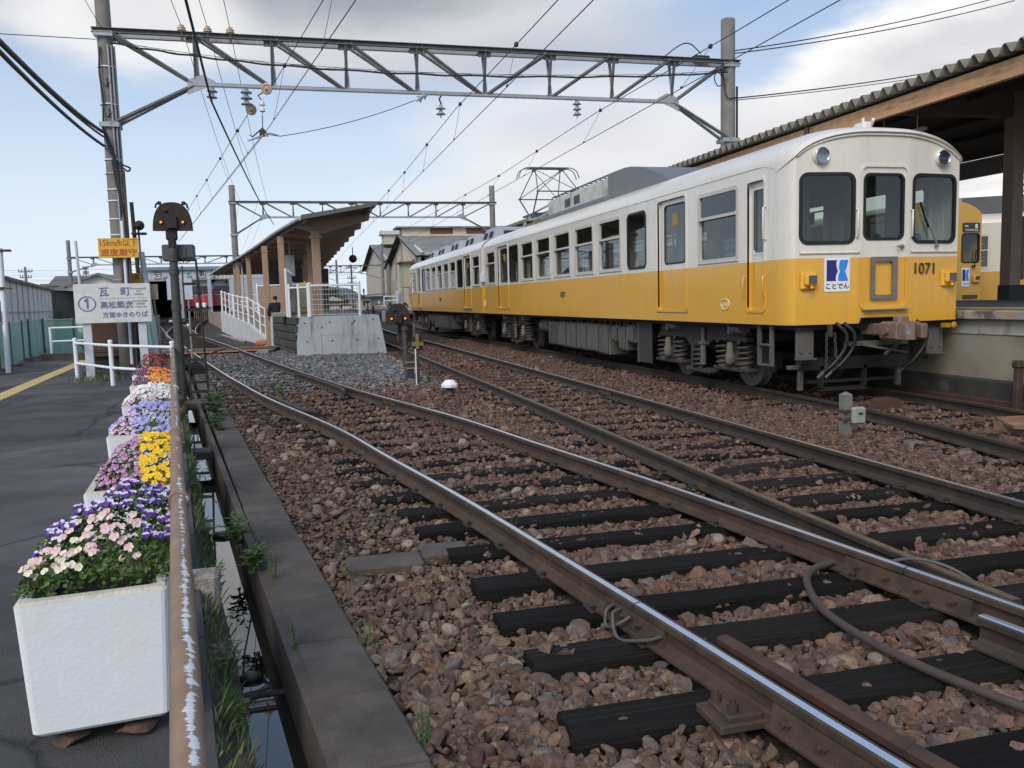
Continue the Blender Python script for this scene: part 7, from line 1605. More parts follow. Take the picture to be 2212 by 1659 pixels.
# white railing
WR = thing('railing', 'white two bar railing before the platform sign', 'railing', (-3.4, 18, -.05))
WP = [(-4.52, 20.05), (-3.42, 17.95), (-2.06, 16.15)]
for x, y in WP: q = MB(); q.cyl((x, y, -.06), (x, y, .83), .042, n=14); q.lathe([(.046, 0), (.046, .02), (.03, .04), (0, .045)], (x, y, .81), n=14); q.build('post', m_white, WR)
for z in (.74, .30):
    for a, b in zip(WP, WP[1:]): q = MB(); q.cyl((*a, z), (*b, z), .028, n=10); q.build('bar', m_white, WR)
W2 = thing('railing', 'white two bar railing at the far bend of the path before the green netting', 'railing', (-7, 28.4, -.05))
W2P = [(-7.06, 28.4), (-6.1, 28.5), (-5.2, 28.6)]
for x, y in W2P: q = MB(); q.cyl((x, y, .0), (x, y, .96), .042, n=10); q.build('post', m_white, W2)
for z in (.93, .52):
    for a, b in zip(W2P, W2P[1:]): q = MB(); q.cyl((*a, z), (*b, z), .03, n=8); q.build('bar', m_white, W2)
q = MB(); q.box(-7.35, -4.9, 28.25, 28.75, -.1, .16, 0, .02); tag(q.build('concrete_upstand', m_concd), 'grey concrete kerb block under the far white railing', 'kerb')

# platform sign
m_signw = mat('sign_white', (.70, .71, .72), .45, 0, .01, 1); m_blue = mat('sign_slate_blue', (.13, .145, .27), .5, 0, .03, 5); m_greyt = mat('sign_grey_text', (.33, .34, .38), .5)
PSn = thing('platform_sign', 'white platform 1 direction sign on two pale legs behind the white railing', 'sign', (-3.68, 19.95, -.05))
SX, SY, SZ = -3.68, 19.95, 1.575; k_ = 1.53/688
tl = R(1.2)
q = MB(); q.box(-.765, .765, -.03, .03, -.42, .42, 0, .006); q.v = [(SX+x, SY+y, SZ+z) for x, y, z in q.v]; bd = q.build('board', m_signw, PSn)
for x in (-4.24, -3.13): q = MB(); q.box(x-.085, x+.085, SY+.03, SY+.10, -.08, 1.6, 0, .004); q.build('leg', mat('sign_leg', (.52, .54, .58), .5, 0, .06, 3, (.33, .22, .15), (.66, .72)), PSn)
def sg(u, v): return SX+(u-976)*k_, SZ-(v-655)*k_
def put(body, u, v, size, m, bold=0., sx=1., par=None, y=SY-.034, nm='lettering'):
    X, Z = sg(u, v); q = MB(); add_text(q, body, size, lambda a, b, c: (X+a, y-c, Z+b), depth=.006, bold=bold, sx=sx); return q.build(nm, m, par or bd)
put('瓦', 900, 548, .215, m_blue, .0028); put('町', 1094, 546, .205, m_blue, .0028)
put('高松築港', 1008, 675, .165, m_blue, .0022); put('方面ゆきのりば', 1080, 770, .130, m_blue, .0018)
put('Kawaramachi', 1212, 515, .062, m_greyt, .0003, .95); put('瓦 町', 1214, 543, .042, m_greyt); put('카와라마치', 1215, 572, .042, m_greyt)
put('Takamatsu-Chikko', 1222, 636, .052, m_greyt, .0003, .8); put('高松筑港', 1225, 665, .042, m_greyt); put('다카마쓰 축항', 1227, 695, .040, m_greyt)
X, Z = sg(745, 655); q = MB(); ci_ = [(math.cos(a*math.pi/24), math.sin(a*math.pi/24)) for a in range(48)]
ring(q, [(X+.178*a, Z+.165*b) for a, b in ci_], [(X+.156*a, Z+.143*b) for a, b in ci_], SY-.038, SY-.03, lambda u, v, d: (u, d, v)); q.prism([(X-.012, Z-.10), (X+.027, Z-.10), (X+.027, Z+.115), (X-.008, Z+.115), (X-.055, Z+.075), (X-.055, Z+.038), (X-.012, Z+.06)], SY-.038, SY-.03, 'y'); q.build('platform_number', m_blue, bd)
q = MB(); xa, za = sg(848, 606); xb, _ = sg(1290, 606); q.box(xa, xb, SY-.036, SY-.03, za-.003, za+.003); q.build('divider', m_greyt, bd)
# speed sign
YS = thing('speed_sign', 'yellow speed limit sign with red lettering fixed to the left pole', 'sign', (-3.58, 20.5, 2.6))
q = MB(); q.box(-4.0, -3.18, 20.47, 20.50, 2.58, 3.01, 0, .004); yb_ = q.build('board', mat('sign_yellow', (.68, .40, .03), .45, 0, .04, 3), YS)
m_redt = mat('sign_orange_red', (.50, .10, .03), .5)
for body, z, s, sx in (('15km/h以下', 2.905, .19, .84), ('速度厳守', 2.69, .17, 1.12)):
    q = MB(); add_text(q, body, s, lambda a, b, c: (-3.59+a, 20.465-c, z+b), depth=.006, bold=.0015, sx=sx); q.build('lettering', m_redt, yb_)
q = MB(); q.box(-3.66, -3.54, 20.5, 20.64, 2.7, 2.9); q.build('bracket', m_galv, YS)
Y2 = thing('caution_sign', 'small orange sign peeking above the right end of the platform sign', 'sign', (-3.34, 21.1, 2.1))
q = MB(); q.box(-3.45, -3.26, 21.08, 21.10, 2.0, 2.26, 0, .004); b2 = q.build('board', mat('sign_orange', (.66, .34, .02), .45), Y2); q = MB(); add_text(q, '進', .13, lambda a, b, c: (-3.355+a, 21.075-c, 2.17+b), depth=.005, bold=.001); q.build('lettering', m_redt, b2)
q = MB(); q.cyl((-3.30, 21.14, 2.0), (-3.30, 21.14, -.1), .02, n=8); q.build('post', m_galv, Y2)
ST = thing('striped_pole', 'thin orange and black striped pole beside the left pole', 'pole', (-3.24, 21.3, -.1))
z = -.1; i = 0
while z < 3.25: q = MB(); q.cyl((-3.24-.012*z, 21.3, z), (-3.24-.012*(z+.24), 21.3, z+.24), .022, n=10); q.build('band', [m_orange, m_black][i % 2], ST); z += .24; i += 1
q = MB(); q.cyl((-2.99, 21, -.1), (-3.20, 21, 2.72), .062, n=14); q.lathe([(.066, 0), (.05, .02), (0, .025)], (-3.20, 21, 2.72), n=14); tag(q.build('white_post', mat('pale_blue_post', (.46, .49, .55), .5, 0, .06, 3)), 'plain pale post rising behind the right end of the platform sign', 'post')
RPs = thing('blank_sign', 'rusted blank sign plate on a thin rusty post', 'sign', (-3.0, 21.2, 0))
q = MB(); q.cyl((-2.94, 21.2, -.1), (-3.05, 21.2, 1.98), .022, n=8); q.build('post', mat('post_rust_light', (.36, .22, .12), .8, 0, .2, 5, (.45, .36, .28), (.5, .65)), RPs)
q = MB(); q.box(-3.13, -2.93, 21.17, 21.18, 1.65, 2.0, 0, .004); q.build('plate', mat('plate_rust_pale', (.46, .34, .25), .8, 0, .15, 6, (.38, .19, .09), (.55, .7)), RPs)
q = MB(); q.box(-4.36, -3.78, 20.9, 21.3, .45, 1.5, 0, .03); q.box(-4.40, -3.74, 20.85, 21.32, .38, .46, 0, .01); q.box(-4.34, -3.8, 20.95, 21.28, -.1, .4, 1, .02); tag(q.build('rusty_cabinet', [mat('peeling_rust', (.085, .045, .034), .85, .1, .25, 4, (.33, .31, .28), (.60, .66), s2=5, bump=.4), m_black]), 'rusty cabinet with peeling paint behind the platform sign', 'cabinet')
q = MB(); q.cyl((-3.4, 20.9, -.2), (-3.44, 20.9, 1.9), .12, n=14); q.box(-4.6, -3.2, 20.8, 21.4, -.12, .08, 0, .04); tag(q.build('stub_pole', mat('tarred_wood', (.045, .038, .032), .85, 0, .3, 5)), 'short dark tarred stub pole beside the rusty cabinet', 'pole')
B2 = thing('white_boards', 'pair of plain pale boards on a frame beyond the signal post', 'board', (-3.0, 27, 0))
for x0, x1 in ((-3.42, -3.20), (-2.98, -2.72)): q = MB(); q.box(x0, x1, 26.5, 26.53, 1.68, 2.30, 0, .004); q.build('board', mat('board_pale_blue', (.50, .54, .62), .5), B2)
q = MB(); q.cyl((-3.1, 26.55, -.2), (-3.1, 26.55, 2.2), .03, n=8); q.cyl((-2.85, 26.55, -.2), (-2.85, 26.55, 2.2), .03, n=8); q.box(-3.4, -2.75, 26.54, 26.57, 1.9, 1.95); q.build('frame', m_galv, B2)

# signals
m_sig = mat('signal_black_rust', (.030, .022, .018), .7, .2, .35, 10, (.06, .036, .025), (.5, .68), bump=.15)
m_lamp = mat('signal_lamp_amber', (.7, .25, .06), .4, emit=((1, .30, .08), .9)); m_sgrey = mat('signal_box_grey', (.10, .105, .115), .55, .1, .12, 6)
def half_head(par, cx, y, z, w, h, m, with_hub=True):
    q = MB(); pr = [(-w*.97, 0), (w*.97, 0)]+[(w*1.0*math.copysign(abs(math.cos(a))**.72, math.cos(a)), h*math.sin(a)**.95+.0) for a in [math.pi*i/22 for i in range(23)]]
    q.prism([(cx+a, z+b) for a, b in pr[1:]+[pr[0]]] if False else [(cx+a, z+b) for a, b in pr[2:]], y, y+.13, 'y')
    q.prism([(cx+a*1.04, z+b*1.03) for a, b in pr[2:]], y+.035, y+.10, 'y'); hd = q.build('signal_head', m, par)
    q = MB(); q.box(cx-w*.30, cx+w*.28, y-.05, y+.02, z+h*.06, z+h*.52, 0, .015); q.lathe([(.0, 0), (.03, 0), (.034, .02), (.02, .03), (0, .03)], (cx-w*.32, y, z+h*.72), (0, -1, 0), 12); q.build('hub_box', m, hd)
    for s, e in ((-1, -.05), (1, .02)):
        q = MB(); q.lathe([(.030, .0), (.030, .03), (.023, .03), (.023, .0)], (cx+s*w*.53+e*w, y, z+h*.30), (0, -1, 0), 14); q.build('lamp_bezel', m, hd)
        q = MB(); q.lathe([(0, .0), (.023, .0), (.017, .012), (0, .016)], (cx+s*w*.53+e*w, y, z+h*.30), (0, -1, 0), 14); q.build('lamp', m_lamp, hd)
    for s in (-1, 1): q = MB(); q.tube([(cx+s*w*.55, y+.06, z+h*.93), (cx+s*w*.66, y+.06, z+h*1.05), (cx+s*w*.8, y+.05, z+h*.95), (cx+s*w*.84, y+.05, z+h*.82)], .018, 6); q.box(cx+s*w*.62-.03, cx+s*w*.62+.03, y+.03, y+.09, z+h*.93, z+h*1.06, 0, .01); q.build('hinge', m, hd)
    return hd
SG = thing('railway_signal', 'tall half round black signal with two amber lamps on a laddered post', 'signal', (-1.86, 15.45, -.3))
q = MB(); q.lathe([(.08, -.4), (.078, 1.0), (.068, 2.2), (.066, 2.72), (0, 2.72)], (-1.86, 15.45, 0), (0, 0, 1), 16)
for z in (.25, .72, 1.45, 2.05, 2.28): q.cyl((-1.86, 15.45, z-.05), (-1.86, 15.45, z+.05), .085, n=16)
q.build('post', mat('signal_post_grey', (.075, .072, .066), .7, .2, .3, 5, (.11, .07, .05), (.55, .7)), SG)
half_head(SG, -1.83, 15.36, 2.74, .305, .46, m_sig)
q = MB(); q.box(-1.95, -1.77, 15.38, 15.5, 2.58, 2.76, 0, .02); q.box(-1.92, -1.80, 15.38, 15.5, 2.44, 2.60, 0, .02); q.build('mount', m_sig, SG)
q = MB(); q.box(-2.05, -1.53, 15.55, 15.80, 2.24, 2.52, 0, .02); q.box(-1.72, -1.66, 15.53, 15.56, 2.3, 2.46, 0, .005); q.build('relay_box', m_sgrey, SG)
q = MB(); q.beam((-1.70, 15.30, -.15), (-1.72, 15.36, 2.15), .035, .02); q.build('ladder_stile', m_sig, SG); q = MB(); q.tube([(-1.9, 15.5, 2.27), (-1.56, 15.45, 2.29), (-1.50, 15.42, 2.25), (-1.49, 15.4, 2.1), (-1.44, 15.25, .9), (-1.40, 15.2, -.15)], .02, 8); q.build('ladder_stile', m_sig, SG)
for z in (1.84, 1.40, .97, .55, .16, -.0): q = MB(); f_2 = (2.2-z)/2.3; q.box(-1.73+.01*f_2, -1.46+.05*f_2, 15.32-.05*f_2, 15.35-.05*f_2, z-.022, z+.022); q.build('rung', m_sig, SG)
q = MB(); q.box(-2.0, -1.30, 15.1, 15.7, -.3, -.16, 0, .02); q.build('base', m_concd, SG)
DS = thing('dwarf_signal', 'low half round black signal with two amber lamps on a short pipe post', 'signal', (2.2, 17.3, -.2))
half_head(DS, 2.15, 17.25, .98, .245, .42, m_sig)
q = MB(); q.cyl((2.29, 17.35, -.2), (2.27, 17.35, .95), .05, n=14)
for z in (.15, .5, .72): q.cyl((2.28, 17.35, z-.025), (2.28, 17.35, z+.025), .062, n=14)
q.cyl((2.28, 17.35, .86), (2.28, 17.35, 1.0), .075, n=12); q.build('post', mat('signal_post_grey', (.075, .072, .066)), DS)
q = MB(); q.box(2.16, 2.47, 17.5, 17.8, .62, .98, 0, .015); q.add([(2.45, 17.5, .98), (2.52, 17.55, .97), (2.50, 17.55, .52), (2.44, 17.5, .62)], [(0, 1, 2, 3)], 1); q.build('relay_box', [mat('box_brown', (.05, .036, .028), .8, 0, .2, 5), mat('box_edge', (.34, .28, .2), .8)], DS)
q = MB(); q.prism([(2.27, 17.05), (2.40, 17.05), (2.40, 17.18), (2.27, 17.18)], -.22, .32); q.lathe([(.09, 0), (0, .06)], (2.335, 17.115, .32), n=4)
for z in (.08, .2): q.box(2.25, 2.42, 17.03, 17.2, z, z+.03, 1)
tag(q.build('marker_stub', [mat('stub_green_black', (.03, .034, .032), .8, 0, .2, 6), mat('stub_band', (.24, .19, .11), .7)]), 'short dark stub post with tan bands beside the dwarf signal', 'stub post')
SK = thing('stake_marker', 'slim rusty stake with a cross plate and a white stripe', 'marker', (2.31, 15.9, -.2))
q = MB(); q.box(2.285, 2.345, 15.88, 15.92, -.25, .82, 0, .004); q.build('stake', mat('stake_brown', (.06, .04, .032), .8, 0, .2, 6), SK)
q = MB(); q.box(2.265, 2.283, 15.87, 15.90, -.2, .55); q.build('white_stripe', m_white, SK)
q = MB(); q.box(2.215, 2.43, 15.86, 15.875, .60, .68, 0, .003); q.box(2.285, 2.345, 15.85, 15.86, .55, .83, 0, .003); q.build('cross_plate', mat('plate_tan', (.24, .15, .075), .8, .1, .2, 8), SK)
q = MB(); q.box(2.22, 2.42, 15.9, 15.91, .52, .78); q.build('back_plate', mat('plate_dark', (.028, .025, .024), .8), SK)
MU = thing('marker_post', 'short brown stump with white faceted cap between the tracks', 'marker', (2.6, 14.2, -.2))
q = MB(); q.lathe([(.068, -.25), (.068, -.02), (0, -.02)], (2.6, 14.2, 0), n=10); q.build('stump', mat('stump_brown', (.06, .034, .028), .8, 0, .2, 8), MU)
q = MB(); q.lathe([(.0, -.045), (.128, -.045), (.145, -.035), (.145, .012), (.075, .085), (0, .09)], (2.6, 14.2, 0), n=8, smooth=False); q.build('cap', mat('cap_white', (.80, .82, .86), .45, 0, .02), MU)
S2 = thing('signal_lamp', 'small black signal lamp on a dark pole behind the left pole', 'signal', (-3.8, 24, 0))
q = MB(); q.cyl((-3.72, 24, -.1), (-3.82, 24, 4.2), .05, n=10); q.build('post', m_sig, S2)
q = MB(); q.box(-3.86, -3.5, 23.9, 24.05, 3.36, 3.42, 0, .01); q.lathe([(0, -.16), (.10, -.15), (.13, 0), (.10, .14), (0, .15)], (-3.66, 23.95, 3.6), (0, -1, 0), 14); q.cyl((-3.66, 23.8, 3.6), (-3.66, 23.6, 3.6), .06, n=12); q.build('lamp_housing', m_sig, S2)

# lamp pole, netting fence
LP = thing('lamp_post', 'white leaning lamp post at the left edge with a small dark hood', 'lamp post', (-6.8, 23.3, -.05))
q = MB(); q.cyl((-6.80, 23.3, -.1), (-6.76, 23.3, 3.0), .062, n=14); q.build('post', m_white, LP)
q = MB(); q.box(-6.9, -6.52, 23.2, 23.4, 2.92, 2.97, 0, .02); q.build('hood', mat('hood_brown', (.06, .04, .035), .6), LP)
q = MB(); q.beam((-6.8, 23.2, 2.03), (-6.5, 23.1, 2.01), .02, .03); q.box(-6.95, -6.7, 23.2, 23.26, 2.0, 2.06); q.box(-7.05, -6.84, 23.2, 23.22, 1.2, 1.5, 1); q.build('bracket', [m_rust, mat('sign_navy', (.03, .04, .16), .5)], LP)
NF = thing('netting_fence', 'fence of green netting on dark posts bending round the path', 'fence', (-8, 29, -.05))
NP = [(-6.9, 22.4), (-7.2, 24.0), (-7.52, 26.1), (-7.98, 28.9), (-8.2, 30.4), (-8.0, 31.3), (-7.3, 32.3), (-6.6, 33.0), (-6.0, 33.5), (-5.4, 34.0), (-4.8, 34.5)]
m_net = bpy.data.materials.new('green_netting'); m_net.use_nodes = True; t = m_net.node_tree; t.nodes.clear()
o_ = t.nodes.new('ShaderNodeOutputMaterial'); d_ = t.nodes.new('ShaderNodeBsdfPrincipled'); d_.inputs['Roughness'].default_value = .8; tr = t.nodes.new('ShaderNodeBsdfTransparent'); mx = t.nodes.new('ShaderNodeMixShader'); nz = t.nodes.new('ShaderNodeTexNoise'); nz.inputs['Scale'].default_value = 3; nz.inputs['Detail'].default_value = 6; cr = t.nodes.new('ShaderNodeMix'); cr.data_type = 'RGBA'; cr.inputs[6].default_value = (.20, .56, .38, 1); cr.inputs[7].default_value = (.42, .68, .55, 1)
tcn = t.nodes.new('ShaderNodeTexCoord'); t.links.new(tcn.outputs['Object'], nz.inputs['Vector']); t.links.new(nz.outputs[0], cr.inputs[0]); t.links.new(cr.outputs[2], d_.inputs['Base Color']); mx.inputs[0].default_value = .74; t.links.new(tr.outputs[0], mx.inputs[1]); t.links.new(d_.outputs[0], mx.inputs[2]); t.links.new(mx.outputs[0], o_.inputs[0])
for x, y in NP: q = MB(); q.cyl((x, y, -.15), (x, y, 1.2), .04, n=10); q.build('post', mat('fence_post_grey', (.11, .115, .125), .6, .2, .15, 6), NF)
q = MB(); P = []
for (a, b) in zip(NP, NP[1:]):
    for i in range(12): P.append((a[0]+(b[0]-a[0])*i/12+.02*math.sin(i*1.7+a[1]), a[1]+(b[1]-a[1])*i/12+.03*math.sin(i*2.3)))
rows = [[(x, y, z+.015*math.sin(i*.8)) for i, (x, y) in enumerate(P)] for z in (-.02, .3, .6, .9, 1.13)]
for a, b in zip(rows, rows[1:]): q.strip(a, b, 0, True)
q.build('net', m_net, NF, recalc=False)
q = MB(); q.tube([(x, y, 1.15) for x, y in P], .018, 6); q.build('top_rail', mat('rail_mint', (.42, .52, .47), .5), NF)
for i, (x, y) in enumerate(((-7.42, 26.0), (-7.1, 24.0), (-7.88, 28.8))): q = MB(); q.box(x-.15, x+.18, y-.2, y+.1, -.15, .02, 0, .02); q.build('footing', m_concd, NF)
leafy('yellow green shrub growing behind the far white railing', -6.2, 29.2, -.1, .75, 5, 40, mat('shrub_leaf', (.11, .13, .03), .6, 0, .4, 10, (.20, .19, .06), (.5, .7)), .5, 'shrub', .10, 16, 22)
# ================================================================== buildings and far things
m_cor = mat('pale_corrugated_wall', (.78, .77, .73), .7, .0, .06, 2, (.55, .53, .49), (.5, .75), stain=(.36, .34, .30), stain_k=.4, stain_s=(2.5, 2.5, .5))
m_corroof = mat('weathered_slate_roof', (.205, .20, .19), .9, 0, .18, 1.5, (.11, .105, .10), (.5, .7), stain=(.25, .24, .22), stain_k=.4, stain_s=(.6, .6, .6))
m_dark = mat('dark_opening', (.012, .012, .013), .9)
def corr(q, p0, p1, z0, z1, pitch=.3, amp=.03, mi=0, z1b=None):
    """corrugated wall sheet from p0 to p1"""
    a, b = Vector((*p0, 0)), Vector((*p1, 0)); d = b-a; L = d.length; d.normalize(); nn = Vector((d.y, -d.x, 0)); n = max(2, int(L/pitch*2)); z1b = z1 if z1b is None else z1b
    A = []; B = []
    for i in range(n+1):
        p = a+d*(L*i/n)+nn*(amp*(1 if i % 2 else -1)); A.append((p.x, p.y, z0)); B.append((p.x, p.y, z1+(z1b-z1)*i/n))
    q.strip(A, B, mi)
# ---- depot
YD = 85.; ZD = .62
DP = thing('depot', 'wide grey train depot with dark doorways numbered 3, 2, 1 and kanji signs', 'depot', (-9, YD, ZD))
doors = [(-12.5, -10.45), (-9.4, -7.32), (-7.02, -5.4)]
q = MB(); add_plate(q, [(-13.2, ZD-.3), (doors[0][0], ZD-.3), (doors[0][0], 3.98), (doors[0][1], 3.98), (doors[0][1], ZD-.3), (doors[1][0], ZD-.3), (doors[1][0], 4.02), (doors[1][1], 4.02), (doors[1][1], ZD-.3), (doors[2][0], ZD-.3), (doors[2][0], 4.05), (doors[2][1], 4.05), (doors[2][1], ZD-.3), (1.0, ZD-.3), (1.0, 5.05), (-13.2, 5.05)], [], .1, lambda u, v, d: (u, YD+d, v)); q.build('front_wall', mat('depot_grey', (.40, .42, .46), .6, 0, .05, 2), DP)
q = MB(); corr(q, (-13.2, YD-.08), (1.0, YD-.08), 4.12, 5.04, .35, .02); q.build('wall_cladding', mat('depot_cladding', (.46, .48, .51), .6, 0, .04, 2), DP, recalc=False)
q = MB(); q.box(-13.4, 1.2, YD-.35, YD+30, 5.05, 5.20); q.box(-13.4, 1.2, YD-.36, YD-.2, 4.98, 5.28); q.build('roof', mat('depot_roof_blue', (.17, .24, .29), .6, 0, .08, 2), DP)
q = MB(); q.box(-13.2, -13.1, YD, YD+30, ZD-.3, 5.0); q.box(.9, 1, YD, YD+30, ZD-.3, 5.0); q.box(-13.2, 1, YD+29.9, YD+30, ZD-.3, 5.0); q.box(-13.2, 1.0, YD, YD+30, ZD-.4, ZD-.06); q.box(-9.95, -9.85, YD+.2, YD+29, ZD, 4.0); q.box(-7.2, -7.15, YD+2, YD+29, ZD, 4.0); q.build('interior', m_dark, DP)
for x, s in ((-11.72, '安'), (-7.81, '第')):
    q = MB(); q.box(x-.32, x+.32, YD-.16, YD-.13, 4.22, 4.86); kb_ = q.build('kanji_sign', m_logow, DP); q = MB(); ring(q, [(x-.31, 4.23), (x+.31, 4.23), (x+.31, 4.85), (x-.31, 4.85)], [(x-.285, 4.255), (x+.285, 4.255), (x+.285, 4.825), (x-.285, 4.825)], YD-.18, YD-.16, lambda u, v, d: (u, d, v)); add_text(q, s, .60, lambda a, b, c: (x+a, YD-.17-c, 4.54+b), depth=.01, bold=.012); q.build('lettering', m_black, kb_)
for x, s in ((-11.0, '3'), (-8.87, '2'), (-6.72, '1')):
    q = MB(); c_ = [(math.cos(a*math.pi/16), math.sin(a*math.pi/16)) for a in range(32)]; ring(q, [(x+.19*a, 4.22+.19*b) for a, b in c_], [(x+.16*a, 4.22+.16*b) for a, b in c_], YD-.16, YD-.13, lambda u, v, d: (u, d, v)); add_text(q, s, .30, lambda a, b, c: (x+a, YD-.15-c, 4.22+b), depth=.01, bold=.004); q.build('door_number', m_black, DP)
for i in range(3): pass
q = MB(); q.box(-9.15, -8.92, YD-.17, YD-.13, 4.62, 4.90); q.build('green_notice', mat('notice_green', (.08, .45, .25), .5), DP)
for x in (-10.40, -9.5): q = MB(); q.box(x-.10, x+.10, YD-.3, YD-.06, ZD-.3, 4.0); q.build('door_frame', mat('frame_rusty', (.32, .29, .24), .7, 0, .2, 3, (.22, .13, .08), (.5, .7)), DP)
q = MB(); q.box(-7.34, -7.0, YD-.28, YD-.1, ZD-.3, 4.05); q.build('door_pillar', mat('depot_pillar', (.36, .40, .46), .6), DP)
def small_car(name, label, x, y, z, top, bot, w=2.6, L=14, ang=0.):
    T = thing(name, label, 'train car', (x, y, z)); h = w/2; mt = split_paint(name+'_paint_'+label[:5].replace(' ', '_'), z+1.95, top, bot, .35, .2, .1)
    q = MB(); A = [(x+u*h*(1-.03*abs(u)), z+3.0+.45*max(0, 1-abs(u)**2.6)**.6) for u in [math.sin(math.pi/2*i/8) for i in range(-8, 9)]]
    add_plate(q, [(x-h, z+.95), (x+h, z+.95)]+A[::-1], [rrect(x-h+.2, x-h+.95, z+2.05, z+2.85, .06), rrect(x-.30, x+.30, z+1.95, z+2.85, .05), rrect(x+h-.95, x+h-.2, z+2.05, z+2.85, .06)], .05, lambda u, v, d: (u, y+d, v))
    q.strip([(u, y, v) for u, v in A], [(u, y+L, v) for u, v in A], 0, True); q.box(x-h, x-h+.03, y+.03, y+L, z+.95, z+3.02); q.box(x+h-.03, x+h, y+.03, y+L, z+.95, z+3.02)
    q.build('body', mt, T, recalc=False)
    for a, b, c in ((x-h+.2, x-h+.95, 2.05), (x-.3, x+.3, 1.95), (x+h-.95, x+h-.2, 2.05)):
        q = MB(); ring(q, rrect(a-.04, b+.04, z+c-.04, z+2.89, .08), rrect(a, b, z+c, z+2.85, .05), -.01, .04, lambda u, v, d: (u, y-d, v)); q.add([(a, y, z+c), (b, y, z+c), (b, y, z+2.85), (a, y, z+2.85)], [(0, 1, 2, 3)], 1); q.build('window', [m_alu, mat('window_dark', (.02, .022, .024), .15, spec=.7)], T, recalc=False)
    q = MB(); ring(q, rrect(x-.36, x+.36, z+1.0, z+2.95, .05), rrect(x-.33, x+.33, z+1.03, z+2.92, .05), -.01, .03, lambda u, v, d: (u, y-d, v)); q.build('gangway_door_trim', mat('trim_cream', (.6, .55, .4), .5), T)
    q = MB(); q.box(x-h+.1, x+h-.1, y+.3, y+L, z+.3, z+.95); q.build('underframe', m_undd, T)
    q = MB(); q.lathe([(.13, 0), (.13, .04), (0, .06)], (x, y-.02, z+3.15), (0, -1, 0), 16); q.build('headlight', m_chrome, T)
    for s in (-1, 1): q = MB(); q.box(x+s*.75-.32, x+s*.75+.32, y-.06, y-.02, z+2.90, z+3.06, 0, .01); q.build('sign_box', m_logow, T)
    return T
rc = small_car('train_car', 'cream and red car standing in the middle doorway of the depot', -8.22, 85.7, .62, (.62, .56, .36), (.45, .035, .05))
q = MB()
q.add([(-9.1, 88.3, 3.97), (-7.8, 88.3, 3.97), (-7.8, 93, 3.97), (-9.1, 93, 3.97), (-8.8, 88.8, 4.4), (-8.0, 88.8, 4.4), (-8.0, 93, 4.4), (-8.8, 93, 4.4)], [(0, 1, 5, 4), (1, 2, 6, 5), (2, 3, 7, 6), (3, 0, 4, 7), (4, 5, 6, 7)]); q.build('roof_unit', mat('roof_unit_pale', (.42, .45, .48), .6), rc)
q = MB(); add_text(q, '23', .3, lambda a, b, c: (-9.15+a, 85.66-c, 2.05+b), depth=.01); q.build('number', mat('number_grey', (.35, .33, .32), .5), rc)
small_car('train_car', 'red and pale car half hidden behind the depot pillar at the right', -5.75, 85.9, .62, (.50, .50, .50), (.28, .03, .05), 2.6, 12)
BF = thing('buffer_stop', 'timber buffer platform with two white buckets in front of the red and cream car', 'buffer stop', (-7.6, 82, .6))
q = MB(); q.box(-8.4, -6.9, 81.4, 82.5, 1.30, 1.44); q.build('deck', m_black, BF)
for i in range(9): q = MB(); q.box(-8.36+i*.17, -8.28+i*.17, 81.4, 81.5, .3, 1.30); q.build('stake', mat('stake_timber', (.18, .13, .09), .85, 0, .3, 5), BF)
for i, x in enumerate((-8.0, -7.45)): q = MB(); q.lathe([(.15, 0), (.19, .42), (.17, .42), (.14, .03), (0, .03)], (x, 81.8, 1.44), (0, 0, 1), 16); tag(q.build('bucket', m_white), ('left', 'right')[i]+' white bucket on the timber buffer platform', 'bucket', 'white buckets on the buffer platform')
# ---- warehouses
def warehouse(label, X, y0, y1, ze, zr, Lx, m, monitor=None, pipes=()):
    T = thing('warehouse', label, 'warehouse', (X, (y0+y1)/2, 0)); ym = (y0+y1)/2
    q = MB(); q.prism([(y0, -.5), (y1, -.5), (y1, ze), (ym, zr), (y0, ze)], X, X+.3, 'x'); q.box(X, X+Lx, y0, y0+.3, -.5, ze); q.build('wall', m, T)
    q = MB()
    for s, (ya, yb) in enumerate(((y0-1.0, ym), (ym, y1+1.0))):
        za, zb = (ze-.35, zr+.12) if s == 0 else (zr+.12, ze-.35); n = int(Lx/1.1); A = []; B = []
        for i in range(n*2+1): xx = X-.7+(Lx+.7)*i/(n*2); o = .05*(i % 2); A.append((xx, ya, za+o)); B.append((xx, yb, zb+o))
        q.strip(A, B); q.strip([(a[0], a[1], a[2]-.18) for a in A], [(b[0], b[1], b[2]-.18) for b in B], 1)
    q.build('roof', [m_corroof, mat('eave_dark', (.035, .033, .032), .9)], T, recalc=False)
    if monitor:
        q = MB(); q.box(X-.2, X+Lx, ym-1.2, ym+1.2, zr-.6, zr+.75); q.build('monitor_wall', m, T); q = MB(); q.box(X-.9, X+Lx, ym-1.7, ym+1.7, zr+.75, zr+.92); q.build('monitor_roof', m_corroof, T)
        for i in range(9): q = MB(); q.box(X+3+i*4.2, X+5.6+i*4.2, ym-1.25, ym-1.2, zr+.1, zr+.72); q.build('monitor_vent', mat('vent_brick', (.17, .075, .055), .9, 0, .25, 4), T)
    return T
m_wh = mat('warehouse_wall', (.60, .52, .39), .85, 0, .06, .6, (.50, .44, .34), (.5, .7), stain=(.36, .32, .25), stain_k=.45, stain_s=(.6, .5, .12))
m_wh2 = mat('warehouse_wall_grey', (.46, .42, .345), .85, 0, .06, .6, stain=(.32, .29, .24), stain_k=.5, stain_s=(.6, .5, .12))
WA = warehouse('cream warehouse with slate roof and ridge ventilator behind the second car', 13, 84, 111, 6.3, 9.0, 42, m_wh, True)
WB = warehouse('farther drab warehouse with steep grey gable beside the round pole', 13, 115, 146, 7.3, 10.1, 40, m_wh2)
